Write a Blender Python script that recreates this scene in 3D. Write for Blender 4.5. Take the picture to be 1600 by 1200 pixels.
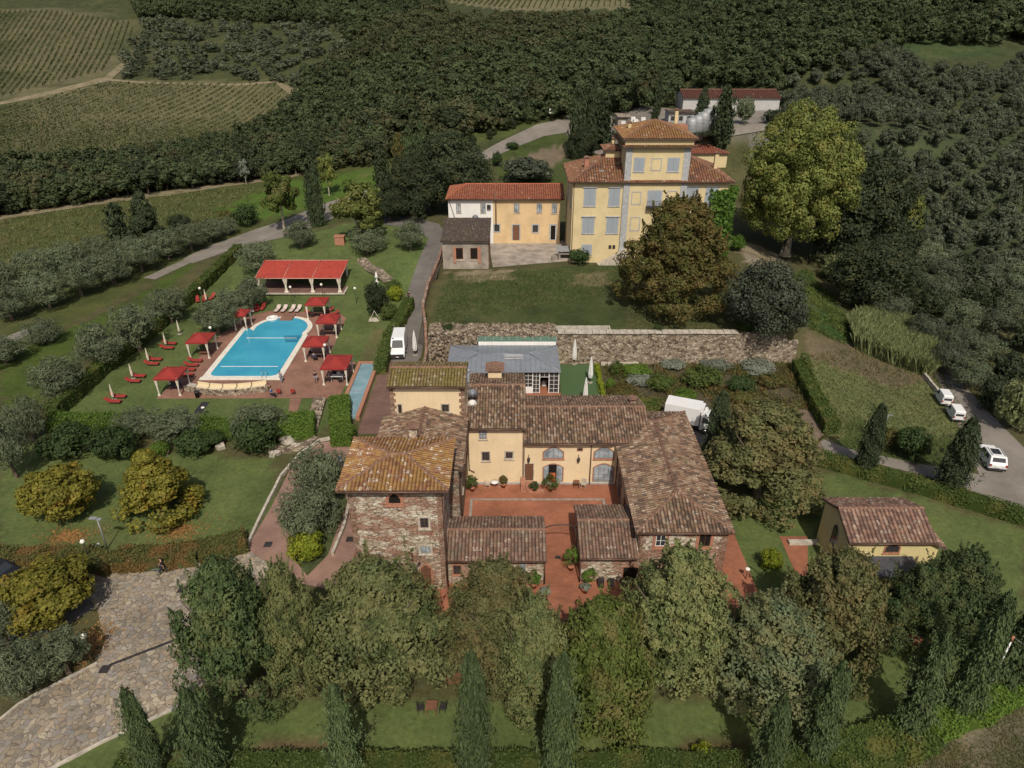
import bpy, bmesh, math, random
import numpy as np
from mathutils import Vector, Matrix
for o in list(bpy.data.objects): bpy.data.objects.remove(o)
scene = bpy.context.scene
C = scene.collection
R = math.radians
PI = math.pi
random.seed(5)
rng = np.random.default_rng(5)

# ------------------------------------------------------------------ camera, light, exposure
CAM_H, PITCH, FOC = 45.0, R(28.5), 1111.0
cam = bpy.data.cameras.new('camera')
cam.sensor_width = 36.0
cam.lens = 36.0 * FOC / 1600.0
cam.clip_end = 5000
camo = bpy.data.objects.new('camera', cam)
C.objects.link(camo)
camo.location = (0, 0, CAM_H)
camo.rotation_euler = (R(90) - PITCH, 0, 0)
scene.camera = camo

SUN_EL, SUN_HEAD = R(50), R(-5)        # elevation; compass heading of the shadows, measured from +Y towards +X
world = bpy.data.worlds.new('World')
scene.world = world
world.use_nodes = True
wn = world.node_tree
sky = wn.nodes.new('ShaderNodeTexSky')
sky.sky_type = 'NISHITA'
sky.sun_disc = False
sky.dust_density = 4.0
sky.ozone_density = 0.4
sky.sun_elevation = SUN_EL
sky.sun_rotation = PI + SUN_HEAD
bg = wn.nodes['Background']
bg.inputs['Strength'].default_value = 0.068
wn.links.new(sky.outputs[0], bg.inputs[0])
sl = bpy.data.lights.new('sun', 'SUN')
sl.energy = 3.0
sl.angle = R(0.6)
sl.color = (1.0, 0.92, 0.79)
so = bpy.data.objects.new('sun', sl)
C.objects.link(so)
sd = Vector((math.sin(SUN_HEAD) * math.cos(SUN_EL), math.cos(SUN_HEAD) * math.cos(SUN_EL), -math.sin(SUN_EL)))
so.rotation_euler = sd.to_track_quat('-Z', 'Y').to_euler()
so.location = (20, -60, 120)
vs = scene.view_settings
vs.view_transform = 'Standard'
vs.look = 'None'
vs.exposure = 0.24
vs.gamma = 1
vs.use_curve_mapping = False
cy = scene.cycles
cy.max_bounces = 5
cy.diffuse_bounces = 2
cy.glossy_bounces = 2
cy.transmission_bounces = 3
cy.transparent_max_bounces = 4

# ------------------------------------------------------------------ terrain height and survey helpers
def sm(a, b, x):
    t = np.clip((np.asarray(x, float) - a) / (b - a), 0, 1)
    return t * t * (3 - 2 * t)

def wall_x(Y):                           # the drive-side wall runs along this line
    return np.interp(Y, [80, 90, 97, 106, 118, 150], [-11.6, -11.8, -13.0, -13.2, -12.6, -12.6])

def h(X, Y):
    X = np.asarray(X, float); Y = np.asarray(Y, float)
    u = X / np.maximum(Y, 1.0)
    wl = 1 - sm(-.38, -.12, u)
    wr = sm(.18, .42, u)
    wc = 1 - wl - wr
    f = lambda d: np.where(d > 0, d * d / (np.abs(d) + 25), 0)
    z = wl * .27 * f(Y - 285) + wc * .155 * f(Y - 165) + wr * .24 * f(Y - 118)
    s1 = sm(89.2, 90.0, Y)
    s2 = sm(96, 126, Y - 14 * sm(-19, -27, X))
    s3 = sm(78, 108, Y)
    sy = np.where(X < wall_x(Y), s2, np.where(X < 39.3, s1, s3))
    sx = sm(-64, -26, X) * (1 - sm(39.5, 58, X))
    z = z + 4.4 * sx * sy
    yd = sm(24, 40, X) * (1 - sm(100, 116, X)) * sm(174, 188, Y) * (1 - sm(224, 246, Y))
    z = z * (1 - yd) + 17.0 * yd
    far = sm(140, 200, Y) * (1 - yd)
    z = z + far * (1.3 * np.sin(X * .031 + 1) * np.sin(Y * .027) + .6 * np.sin(X * .09) * np.cos(Y * .07))
    z = z - 0.0 * X
    return z

def hz(x, y): return float(h(x, y))

cp, sp_ = math.cos(PITCH), math.sin(PITCH)
def ray(px, py):
    a = (px - 800) / FOC; b = (600 - py) / FOC
    return np.array([a, cp + b * sp_, -sp_ + b * cp])

_t = np.arange(20, 1200, .5)
def gp(px, py, dz=0.0):                  # where the sight line of a surveyed point meets the ground (+dz)
    d = ray(px, py)
    g = CAM_H + d[2] * _t - h(d[0] * _t, d[1] * _t) - dz
    k = np.argmax(g < 0)
    if not (g < 0).any(): k = len(_t) - 1
    lo, hi = _t[max(k - 1, 0)], _t[k]
    for _ in range(14):
        m = (lo + hi) / 2
        if CAM_H + d[2] * m - hz(d[0] * m, d[1] * m) - dz < 0: hi = m
        else: lo = m
    return Vector((d[0] * hi, d[1] * hi, hz(d[0] * hi, d[1] * hi)))

def onz(px, py, z):
    d = ray(px, py); t = (z - CAM_H) / d[2]
    return Vector((d[0] * t, d[1] * t, z))

def onY(px, py, Y):
    d = ray(px, py); t = Y / d[1]
    return d[0] * t, CAM_H + d[2] * t

def proj(X, Y, Z):
    X = np.asarray(X, float)
    dz = np.asarray(Z, float) - CAM_H
    dep = Y * cp - dz * sp_
    up = Y * sp_ + dz * cp
    dep = np.where(dep < 1, 1, dep)
    return 800 + FOC * X / dep, 600 - FOC * up / dep

def inpoly(px, py, poly):
    px = np.asarray(px, float); py = np.asarray(py, float)
    c = np.zeros(px.shape, bool)
    n = len(poly)
    for i in range(n):
        x1, y1 = poly[i]; x2, y2 = poly[(i + 1) % n]
        if y1 == y2: continue
        cond = ((y1 > py) != (y2 > py)) & (px < (x2 - x1) * (py - y1) / (y2 - y1) + x1)
        c ^= cond
    return c

# ------------------------------------------------------------------ object helpers
def tag(o, label=None, cat=None, group=None, kind=None):
    if label: o['label'] = label
    if cat: o['category'] = cat
    if group: o['group'] = group
    if kind: o['kind'] = kind
    return o

def thing(name, label, cat, loc=(0, 0, 0), rz=0, group=None):
    o = bpy.data.objects.new(name, None)
    o.empty_display_size = .3
    C.objects.link(o)
    o.location = loc; o.rotation_euler = (0, 0, rz)
    return tag(o, label, cat, group)

def link(name, me, mat=None, parent=None, loc=None):
    o = bpy.data.objects.new(name, me)
    C.objects.link(o)
    if mat is not None:
        me.materials.clear(); me.materials.append(mat)
    if parent is not None: o.parent = parent
    if loc is not None: o.location = loc
    return o

def np_mesh(name, V, F, lv=None, uv=None, smooth=False):
    """V (n,3); F (m,4) or (m,3) int."""
    me = bpy.data.meshes.new(name)
    V = np.asarray(V, np.float32); F = np.asarray(F, np.int32)
    k = F.shape[1]
    me.vertices.add(len(V)); me.vertices.foreach_set('co', V.ravel())
    me.loops.add(F.size); me.loops.foreach_set('vertex_index', F.ravel())
    me.polygons.add(len(F))
    me.polygons.foreach_set('loop_start', np.arange(0, F.size, k, dtype=np.int32))
    me.polygons.foreach_set('loop_total', np.full(len(F), k, np.int32))
    me.polygons.foreach_set('use_smooth', np.full(len(F), smooth))
    if lv is not None:
        a = me.attributes.new('lv', 'FLOAT', 'FACE'); a.data.foreach_set('value', np.asarray(lv, np.float32))
    if uv is not None:
        l = me.uv_layers.new(name='UVMap'); l.data.foreach_set('uv', np.asarray(uv, np.float32)[F.ravel()].ravel())
    me.update(); me.validate()
    return me

class MB:
    def __init__(s): s.v = []; s.f = []; s.sm = []
    def add(s, V, F, smooth=False):
        b = len(s.v)
        s.v += [tuple(p) for p in V]
        s.f += [tuple(b + i for i in f) for f in F]
        s.sm += [smooth] * len(F)
        return s
    def box(s, x0, y0, z0, x1, y1, z1, M=None):
        V = [Vector(p) for p in ((x0, y0, z0), (x1, y0, z0), (x1, y1, z0), (x0, y1, z0), (x0, y0, z1), (x1, y0, z1), (x1, y1, z1), (x0, y1, z1))]
        if M is not None: V = [M @ p for p in V]
        return s.add(V, [(3, 2, 1, 0), (4, 5, 6, 7), (0, 1, 5, 4), (1, 2, 6, 5), (2, 3, 7, 6), (3, 0, 4, 7)])
    def prism(s, poly, axis, a, b):      # poly of (p,q); axis 'x': (y,z), 'y': (x,z), 'z': (x,y)
        def mk(p, t):
            return {'x': (t, p[0], p[1]), 'y': (p[0], t, p[1]), 'z': (p[0], p[1], t)}[axis]
        n = len(poly)
        V = [mk(p, a) for p in poly] + [mk(p, b) for p in poly]
        F = [tuple(range(n)), tuple(range(2 * n - 1, n - 1, -1))] + [(i, (i + 1) % n + 0, n + (i + 1) % n, n + i)[::-1] for i in range(n)]
        return s.add(V, F)
    def tube(s, pts, r, n=8, cap=True, smooth=True):
        pts = [Vector(p) for p in pts]
        rs = r if isinstance(r, (list, tuple)) else [r] * len(pts)
        V = []; F = []
        for i, p in enumerate(pts):
            d = (pts[min(i + 1, len(pts) - 1)] - pts[max(i - 1, 0)])
            if d.length < 1e-6: d = Vector((0, 0, 1))
            d.normalize()
            a = d.orthogonal() if abs(d.z) < .99 else Vector((1, 0, 0))
            if abs(d.z) < .99:
                a = d.cross(Vector((0, 0, 1))).normalized()
            b = d.cross(a).normalized()
            a = b.cross(d).normalized()
            for k in range(n):
                t = 2 * PI * k / n
                V.append(p + (a * math.cos(t) + b * math.sin(t)) * rs[i])
        for i in range(len(pts) - 1):
            for k in range(n):
                F.append((i * n + k, i * n + (k + 1) % n, (i + 1) * n + (k + 1) % n, (i + 1) * n + k))
        if cap:
            F.append(tuple(range(n))[::-1]); F.append(tuple((len(pts) - 1) * n + k for k in range(n)))
        return s.add(V, F, smooth)
    def lathe(s, prof, n=12, c=(0, 0, 0), smooth=True):
        V = []; F = []
        for r, z in prof:
            for k in range(n):
                t = 2 * PI * k / n
                V.append((c[0] + r * math.cos(t), c[1] + r * math.sin(t), c[2] + z))
        for i in range(len(prof) - 1):
            for k in range(n):
                F.append((i * n + k, i * n + (k + 1) % n, (i + 1) * n + (k + 1) % n, (i + 1) * n + k))
        F.append(tuple(range(n))[::-1]); F.append(tuple((len(prof) - 1) * n + k for k in range(n)))
        return s.add(V, F, smooth)
    def build(s, name, mat, parent=None, loc=None, bevel=0):
        me = bpy.data.meshes.new(name)
        me.from_pydata([tuple(p) for p in s.v], [], s.f)
        bm = bmesh.new(); bm.from_mesh(me)
        for i, f in enumerate(bm.faces): f.smooth = s.sm[i]
        bmesh.ops.recalc_face_normals(bm, faces=bm.faces)
        bm.to_mesh(me); bm.free()
        me.update()
        o = link(name, me, mat, parent, loc)
        if bevel:
            m = o.modifiers.new('bevel', 'BEVEL'); m.width = bevel; m.segments = 2; m.limit_method = 'ANGLE'
        return o

def copy_thing(src, loc, rz=None, scale=None, label=None, mats=None, group=None):
    r = src.copy(); C.objects.link(r)
    r.location = loc
    if rz is not None: r.rotation_euler = (0, 0, rz)
    if scale is not None: r.scale = scale
    if label: r['label'] = label
    if group: r['group'] = group
    for ch in list(src.children):
        c = ch.copy(); C.objects.link(c); c.parent = r
        for g in list(ch.children):
            d = g.copy(); C.objects.link(d); d.parent = c
        if mats and ch.name.split('.')[0] in mats:
            c.material_slots[0].link = 'OBJECT'
            c.material_slots[0].material = mats[ch.name.split('.')[0]]
    return r

# ------------------------------------------------------------------ materials
class NT:
    def __init__(s, name, rough=.8, spec=.3):
        s.m = bpy.data.materials.new(name); s.m.use_nodes = True
        s.t = s.m.node_tree; s.n = s.t.nodes; s.b = s.n['Principled BSDF']
        s.b.inputs['Roughness'].default_value = rough
        s.b.inputs['Specular IOR Level'].default_value = spec
        s.out = s.n['Material Output']
    def new(s, t, **k):
        x = s.n.new(t)
        for a, b in k.items(): setattr(x, a, b)
        return x
    def l(s, a, b): s.t.links.new(a, b)
    def coord(s, kind='Object', scale=(1, 1, 1)):
        c = s.new('ShaderNodeTexCoord'); mp = s.new('ShaderNodeMapping'); mp.inputs['Scale'].default_value = scale
        s.l(c.outputs[kind], mp.inputs[0]); return mp.outputs[0]
    def noise(s, sc, co=None, det=3, rough=.55, dim='3D'):
        x = s.new('ShaderNodeTexNoise'); x.inputs['Scale'].default_value = sc
        x.inputs['Detail'].default_value = det; x.inputs['Roughness'].default_value = rough
        if co is not None: s.l(co, x.inputs['Vector'])
        return x.outputs['Fac']
    def ramp(s, fac, stops, interp='LINEAR'):
        x = s.new('ShaderNodeValToRGB'); x.color_ramp.interpolation = interp
        e = x.color_ramp.elements
        while len(e) < len(stops): e.new(.5)
        for i, (p, c) in enumerate(stops):
            e[i].position = p; e[i].color = (c[0], c[1], c[2], 1) if isinstance(c, (tuple, list)) else (c, c, c, 1)
        s.l(fac, x.inputs[0]); return x.outputs[0]
    def mix(s, f, a, b, mode='MIX'):
        x = s.new('ShaderNodeMix', data_type='RGBA', blend_type=mode)
        for i, v in ((0, f), (6, a), (7, b)):
            if isinstance(v, (float, int)): x.inputs[i].default_value = v
            elif isinstance(v, tuple): x.inputs[i].default_value = (*v[:3], 1)
            else: s.l(v, x.inputs[i])
        return x.outputs[2]
    def math(s, op, a, b=None):
        x = s.new('ShaderNodeMath', operation=op)
        for i, v in ((0, a), (1, b)):
            if v is None: continue
            if isinstance(v, (float, int)): x.inputs[i].default_value = v
            else: s.l(v, x.inputs[i])
        return x.outputs[0]
    def bump(s, hgt, st=.3, dist=.05):
        x = s.new('ShaderNodeBump'); x.inputs['Strength'].default_value = st; x.inputs['Distance'].default_value = dist
        s.l(hgt, x.inputs['Height']); s.l(x.outputs[0], s.b.inputs['Normal'])
    def base(s, c):
        if isinstance(c, tuple): s.b.inputs['Base Color'].default_value = (*c, 1)
        else: s.l(c, s.b.inputs['Base Color'])
        return s.m

def plain(name, c, rough=.6, metal=0, var=.25, sc=3.0):
    t = NT(name, rough); t.b.inputs['Metallic'].default_value = metal
    n = t.noise(sc, t.coord(), 4)
    k = t.ramp(n, [(.3, tuple(v * (1 - var) for v in c)), (.7, tuple(min(1, v * (1 + var)) for v in c))])
    return t.base(k)

LK = 1.5
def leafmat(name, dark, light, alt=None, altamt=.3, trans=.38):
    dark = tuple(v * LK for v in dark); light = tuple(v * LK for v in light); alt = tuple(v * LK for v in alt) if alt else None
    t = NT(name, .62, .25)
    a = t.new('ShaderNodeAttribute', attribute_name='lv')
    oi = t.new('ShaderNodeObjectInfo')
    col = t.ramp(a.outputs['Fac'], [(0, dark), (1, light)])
    if alt:
        n = t.noise(.55, t.coord('Object'), 2)
        f = t.ramp(n, [(.62 - altamt * .45, 0.0), (.78 - altamt * .3, 1.0)])
        x = t.math('MULTIPLY', f, .85)
        col = t.mix(x, col, alt)
    k = t.math('MULTIPLY_ADD', oi.outputs['Random'], .3)
    t.n[-1].inputs[2].default_value = .85
    v = t.new('ShaderNodeHueSaturation'); t.l(col, v.inputs['Color']); t.l(k, v.inputs['Value'])
    t.l(v.outputs[0], t.b.inputs['Base Color'])
    if trans:
        tr = t.new('ShaderNodeBsdfTranslucent'); t.l(v.outputs[0], tr.inputs[0])
        mx = t.new('ShaderNodeMixShader'); mx.inputs[0].default_value = trans
        t.l(t.b.outputs[0], mx.inputs[1]); t.l(tr.outputs[0], mx.inputs[2]); t.l(mx.outputs[0], t.out.inputs[0])
    return t.m

def tilemat(name, cols, speck=(.5, .42, .33), sp=.9, lichen=(.30, .17, .03), la=.5, dirt=.6):
    t = NT(name, .85, .2)
    uv = t.new('ShaderNodeUVMap')
    fl = t.new('ShaderNodeVectorMath', operation='FLOOR'); t.l(uv.outputs[0], fl.inputs[0])
    w = t.new('ShaderNodeTexWhiteNoise', noise_dimensions='3D'); t.l(fl.outputs[0], w.inputs[0])
    n = len(cols)
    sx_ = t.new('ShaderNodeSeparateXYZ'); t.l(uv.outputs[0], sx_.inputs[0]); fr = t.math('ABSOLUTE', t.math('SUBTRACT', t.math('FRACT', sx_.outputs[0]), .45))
    c = t.ramp(w.outputs['Value'], [(i / n, cols[i]) for i in range(n)], 'CONSTANT')
    ad = t.new('ShaderNodeVectorMath', operation='ADD'); t.l(fl.outputs[0], ad.inputs[0]); ad.inputs[1].default_value = (17.3, 5.1, 3.3)
    w2 = t.new('ShaderNodeTexWhiteNoise', noise_dimensions='3D'); t.l(ad.outputs[0], w2.inputs[0])
    co = t.coord('Object')
    big = t.noise(.55, co, 5, .65)
    fine = t.noise(6, co, 4, .7)
    li = t.ramp(t.math('MULTIPLY', t.math('ADD', big, t.math('MULTIPLY', fine, .45)), 1.0), [(.86 - la * .5, 0.0), (.98 - la * .35, 1.0)])
    c = t.mix(t.math('MULTIPLY', li, .8), c, lichen)
    s = t.math('GREATER_THAN', w2.outputs['Value'], sp + (1 - sp) * .25)
    s = t.math('MULTIPLY', s, t.ramp(fine, [(.47, 0.0), (.58, .85)]))
    c = t.mix(s, c, speck)
    d = t.ramp(t.noise(2.2, co, 5, .7), [(.3, (dirt,) * 3), (.62, (1.0,) * 3)])
    c = t.mix(1.0, c, d, 'MULTIPLY')
    c = t.mix(1.0, c, t.ramp(fr, [(.26, (1.12,) * 3), (.42, (.5,) * 3)]), 'MULTIPLY')  # channel shade painted into the tile colour: covers lighter, channels darker
    t.bump(fine, .25, .04)
    return t.base(c)

def stonemat(name, stops, brick=None, bamt=.5, sc=2.2, joint=(.10, .08, .06), fl=1.9):
    t = NT(name, .9, .2)
    co = t.coord('Object', (1, 1, fl))
    n0 = t.noise(1.5, co, 3)
    dis = t.new('ShaderNodeVectorMath', operation='MULTIPLY_ADD')
    nn = t.new('ShaderNodeTexNoise'); nn.inputs['Scale'].default_value = 2.5; t.l(co, nn.inputs['Vector'])
    t.l(nn.outputs['Color'], dis.inputs[0]); dis.inputs[1].default_value = (.25, .25, .25); t.l(co, dis.inputs[2])
    v = t.new('ShaderNodeTexVoronoi'); v.inputs['Scale'].default_value = sc; t.l(dis.outputs[0], v.inputs['Vector'])
    e = t.new('ShaderNodeTexVoronoi', feature='DISTANCE_TO_EDGE'); e.inputs['Scale'].default_value = sc; t.l(dis.outputs[0], e.inputs['Vector'])
    sepc = t.new('ShaderNodeSeparateColor'); t.l(v.outputs['Color'], sepc.inputs[0])
    c = t.ramp(sepc.outputs[0], stops)
    if brick:
        m = t.ramp(t.noise(.55, t.coord('Object', (.6, .6, 1.7)), 4, .6), [(.62 - bamt * .3, 0.0), (.7 - bamt * .3, 1.0)])
        c = t.mix(t.math('MULTIPLY', m, .8), c, t.mix(sepc.outputs[1], brick, tuple(k * .7 for k in brick)))
    j = t.ramp(e.outputs['Distance'], [(.02, 0.0), (.10, 1.0)])
    jn = t.ramp(t.noise(1.3, co, 3), [(.4, 0.45), (.6, 1.0)])
    c = t.mix(t.math('MULTIPLY', t.math('SUBTRACT', 1.0, j), jn), c, joint)
    c = t.mix(1.0, c, t.ramp(t.noise(.8, co, 5, .7), [(.3, (.72,) * 3), (.65, (1.0,) * 3)]), 'MULTIPLY')
    t.bump(j, .5, .06)
    return t.base(c)

def plaster(name, c, stain=.35):
    t = NT(name, .9, .2)
    co = t.coord('Object')
    a = t.ramp(t.noise(.45, co, 5, .65), [(.3, tuple(v * (1 - stain * .45) for v in c)), (.62, c)])
    st = t.noise(1.0, t.coord('Object', (3.5, 3.5, .25)), 4, .6)
    a = t.mix(t.ramp(st, [(.55, 0.0), (.8, stain)]), a, tuple(v * .55 for v in c))
    a = t.mix(t.ramp(t.noise(9, co, 3), [(.35, .12), (.6, 0.0)]), a, (.16, .12, .09))
    return t.base(a)

def brickpave(name, c1, c2, mortar, sx=.5, rot=0):
    t = NT(name, .85, .25)
    co = t.new('ShaderNodeTexCoord'); mp = t.new('ShaderNodeMapping'); mp.inputs['Rotation'].default_value = (0, 0, rot)
    t.l(co.outputs['Object'], mp.inputs[0])
    b = t.new('ShaderNodeTexBrick'); b.inputs['Scale'].default_value = 1.0
    b.inputs['Color1'].default_value = (*c1, 1); b.inputs['Color2'].default_value = (*c2, 1); b.inputs['Mortar'].default_value = (*mortar, 1)
    b.inputs['Brick Width'].default_value = sx; b.inputs['Row Height'].default_value = sx * .5; b.inputs['Mortar Size'].default_value = .012
    t.l(mp.outputs[0], b.inputs[0])
    c = t.mix(1.0, b.outputs[0], t.ramp(t.noise(.35, mp.outputs[0], 6, .7), [(.3, (.62,) * 3), (.65, (1.08,) * 3)]), 'MULTIPLY')
    c = t.mix(t.ramp(t.noise(3.5, mp.outputs[0], 4, .7), [(.6, 0.0), (.75, .3)]), c, (.07, .06, .05))
    return t.base(c)

M = {}
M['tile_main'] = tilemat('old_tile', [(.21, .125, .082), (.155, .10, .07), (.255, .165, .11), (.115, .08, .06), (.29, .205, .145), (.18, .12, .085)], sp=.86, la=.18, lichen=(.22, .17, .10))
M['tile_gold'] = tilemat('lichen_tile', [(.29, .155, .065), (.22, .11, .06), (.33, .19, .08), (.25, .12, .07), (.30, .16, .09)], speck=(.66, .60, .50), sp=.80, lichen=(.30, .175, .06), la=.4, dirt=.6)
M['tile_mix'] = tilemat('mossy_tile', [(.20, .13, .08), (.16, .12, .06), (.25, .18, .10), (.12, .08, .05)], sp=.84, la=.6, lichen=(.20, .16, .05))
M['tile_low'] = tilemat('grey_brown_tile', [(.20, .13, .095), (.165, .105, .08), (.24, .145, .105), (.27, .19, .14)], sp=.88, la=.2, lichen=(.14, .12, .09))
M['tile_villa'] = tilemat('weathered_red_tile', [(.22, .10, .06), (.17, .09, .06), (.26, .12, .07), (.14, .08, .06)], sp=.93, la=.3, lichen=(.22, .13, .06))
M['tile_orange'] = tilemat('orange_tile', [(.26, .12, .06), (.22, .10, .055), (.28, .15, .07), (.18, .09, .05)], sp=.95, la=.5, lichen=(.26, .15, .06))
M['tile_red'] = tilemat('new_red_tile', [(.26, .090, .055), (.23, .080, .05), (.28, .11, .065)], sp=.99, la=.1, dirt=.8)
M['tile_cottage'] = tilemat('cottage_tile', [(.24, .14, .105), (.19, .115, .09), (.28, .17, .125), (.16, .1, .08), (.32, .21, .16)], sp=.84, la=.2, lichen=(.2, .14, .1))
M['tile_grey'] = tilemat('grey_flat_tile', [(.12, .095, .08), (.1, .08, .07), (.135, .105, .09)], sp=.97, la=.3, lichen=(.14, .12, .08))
M['ridge'] = plain('ridge_cap_terracotta', (.20, .115, .08), .85, 0, .4, 4)
M['ridge_red'] = plain('ridge_cap_red', (.36, .11, .06), .85, 0, .2, 4)
M['eave'] = plain('eave_timber', (.10, .07, .055), .8)
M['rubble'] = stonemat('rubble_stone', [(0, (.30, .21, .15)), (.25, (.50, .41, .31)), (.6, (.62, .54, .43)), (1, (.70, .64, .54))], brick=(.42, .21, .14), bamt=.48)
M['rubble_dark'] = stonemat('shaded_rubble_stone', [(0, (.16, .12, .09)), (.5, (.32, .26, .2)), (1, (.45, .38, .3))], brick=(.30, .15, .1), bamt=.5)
M['retain'] = stonemat('retaining_stone', [(0, (.12, .09, .065)), (.3, (.27, .21, .155)), (.7, (.37, .30, .22)), (1, (.50, .43, .34))], sc=2.6, fl=1.4, joint=(.05, .04, .03))
M['brickwall'] = stonemat('mixed_brick_wall', [(0, (.24, .15, .11)), (.5, (.36, .24, .175)), (1, (.48, .38, .30))], brick=(.34, .18, .12), bamt=.6, sc=3)
M['yellow'] = plaster('yellow_plaster', (.77, .61, .395), .25)
M['villa'] = plaster('villa_plaster', (.67, .55, .32), .35)
M['annex'] = plaster('ochre_plaster', (.70, .51, .29), .45)
M['white'] = plaster('white_plaster', (.80, .79, .76), .25)
M['cottage'] = plaster('pale_yellow_plaster', (.68, .58, .29), .2)
M['grey_trim'] = plain('grey_pietra_serena', (.36, .37, .38), .8, 0, .2)
M['stone_trim'] = plain('pale_stone_trim', (.45, .40, .33), .8, 0, .3)
M['brick_trim'] = plain('brick_trim', (.36, .17, .11), .85, 0, .4, 8)
M['shutter'] = plain('grey_blue_shutter', (.30, .34, .38), .6, 0, .15, 6)
M['frame_brown'] = plain('brown_window_frame', (.10, .055, .035), .6)
M['frame_blue'] = plain('grey_green_frame', (.16, .20, .21), .6)
M['frame_white'] = plain('white_frame', (.72, .72, .70), .5, 0, .08)
g = NT('window_glass', .12, .6); M['glass'] = g.base((.035, .04, .045))
g = NT('pale_curtained_glass', .25, .5); M['glass_pale'] = g.base(g.ramp(g.noise(1.2, g.coord(), 3), [(.35, (.16, .19, .22)), (.65, (.42, .46, .5))]))
g = NT('dark_opening', .9, .1); M['dark'] = g.base((.018, .014, .012))
M['door_wood'] = plain('door_wood', (.16, .075, .045), .6, 0, .3, 5)
M['orange_in'] = plain('orange_door_panel', (.45, .12, .04), .7, 0, .2)  # plain orange of the open door
M['metal_dark'] = plain('dark_metal', (.05, .045, .045), .5, .3)
M['copper'] = plain('brown_copper_pipe', (.13, .075, .055), .5, .3)
M['steel'] = plain('steel', (.34, .35, .36), .6, .4, .15)
M['zinc'] = plain('grey_zinc', (.23, .25, .28), .5, .2, .12, 1.2)
M['zinc_green'] = plain('green_zinc', (.10, .17, .13), .5, .1, .2, 1.5)
M['concrete'] = plain('concrete', (.30, .26, .22), .9, 0, .35, .6)
M['grey_strip'] = plain('grey_stone_strip', (.26, .235, .21), .9, 0, .3, 2)
M['kerb'] = plain('pale_stone_kerb', (.42, .38, .32), .85, 0, .3, 2)
M['asphalt'] = None
t = NT('asphalt', .9, .25); co = t.coord(); c_ = t.ramp(t.noise(.25, co, 7, .7), [(.3, (.105, .095, .09)), (.7, (.18, .165, .15))])
c_ = t.mix(t.ramp(t.noise(.9, t.coord('Object', (1, .25, 1)), 5, .7), [(.58, 0.0), (.75, .5)]), c_, (.08, .072, .068)); M['asphalt'] = t.base(c_)
t = NT('gravel_road', .95, .15); co = t.coord(); M['gravel'] = t.base(t.mix(t.ramp(t.noise(5, co, 4, .8), [(.5, 0.0), (.7, .35)]), t.ramp(t.noise(.2, co, 7, .7), [(.3, (.15, .135, .115)), (.7, (.26, .235, .205))]), (.10, .085, .065)))
t = NT('dirt_track', .95, .15); co = t.coord(); M['dirt'] = t.base(t.ramp(t.noise(.3, co, 7, .75), [(.3, (.10, .095, .05)), (.5, (.19, .16, .10)), (.7, (.27, .23, .16))]))
M['terracotta'] = brickpave('terracotta_paving', (.36, .135, .075), (.30, .115, .065), (.24, .12, .08), .32)
M['brickdrive'] = brickpave('brick_drive', (.21, .12, .095), (.17, .10, .08), (.11, .075, .06), .35)
M['pinkpath'] = brickpave('pink_porphyry_path', (.33, .20, .155), (.28, .17, .135), (.24, .15, .12), .16, .6)
M['deck'] = brickpave('pool_deck_brick', (.30, .155, .11), (.25, .13, .095), (.2, .12, .09), .3)
# crazy paving
t = NT('crazy_paving', .85, .25); co = t.coord('Object', (1, 1, 0))
nn = t.new('ShaderNodeTexNoise'); nn.inputs['Scale'].default_value = 1.2; t.l(co, nn.inputs['Vector'])
dd = t.new('ShaderNodeVectorMath', operation='MULTIPLY_ADD'); t.l(nn.outputs['Color'], dd.inputs[0]); dd.inputs[1].default_value = (.75, .75, 0); t.l(co, dd.inputs[2])
v = t.new('ShaderNodeTexVoronoi'); v.inputs['Scale'].default_value = 2.4; t.l(dd.outputs[0], v.inputs['Vector'])
e = t.new('ShaderNodeTexVoronoi', feature='DISTANCE_TO_EDGE'); e.inputs['Scale'].default_value = 2.4; t.l(dd.outputs[0], e.inputs['Vector'])
sc_ = t.new('ShaderNodeSeparateColor'); t.l(v.outputs['Color'], sc_.inputs[0])
c_ = t.ramp(sc_.outputs[0], [(0, (.20, .18, .15)), (.3, (.33, .27, .19)), (.55, (.26, .24, .22)), (.8, (.42, .36, .27)), (1, (.30, .23, .16))])
c_ = t.mix(t.ramp(e.outputs['Distance'], [(.02, 1.0), (.07, 0.0)]), c_, (.16, .13, .10))
c_ = t.mix(1.0, c_, t.ramp(t.noise(.3, co, 6, .7), [(.3, (.6,) * 3), (.65, (1.05,) * 3)]), 'MULTIPLY')
t.bump(e.outputs['Distance'], .4, .05); M['crazy'] = t.base(c_)
# terrain
t = NT('ground_cover', .95, .1)
ca = t.new('ShaderNodeAttribute', attribute_name='gcol'); co = t.coord()
n1 = t.noise(.18, co, 9, .75); n2 = t.noise(2.2, co, 8, .8)
c_ = t.mix(1.0, ca.outputs['Color'], t.ramp(n1, [(.3, (.58, .60, .6)), (.5, (.95, .95, .95)), (.7, (1.35, 1.22, 1.2))]), 'MULTIPLY')
c_ = t.mix(1.0, c_, t.ramp(n2, [(.3, (.6,) * 3), (.7, (1.3,) * 3)]), 'MULTIPLY')
n3 = t.noise(.11, t.coord('Object', (1, .6, 1)), 10, .8)
c_ = t.mix(t.ramp(n3, [(.54, 0.0), (.68, .55)]), c_, (.135, .115, .060))
t.bump(n2, .6, .12); M['ground'] = t.base(c_)
M['lawn'] = plain('island_grass', (.055, .07, .026), .95, 0, .35, 1.2)
M['turf'] = plain('artificial_turf', (.06, .105, .042), .9, 0, .12, 5)
M['water'] = NT('pool_water', .06, .5).base((.02, .33, .55))
g = NT('pool_water', .07, .5); co = g.coord(); g.bump(g.noise(1.6, co, 3), .12, .05)
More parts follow.
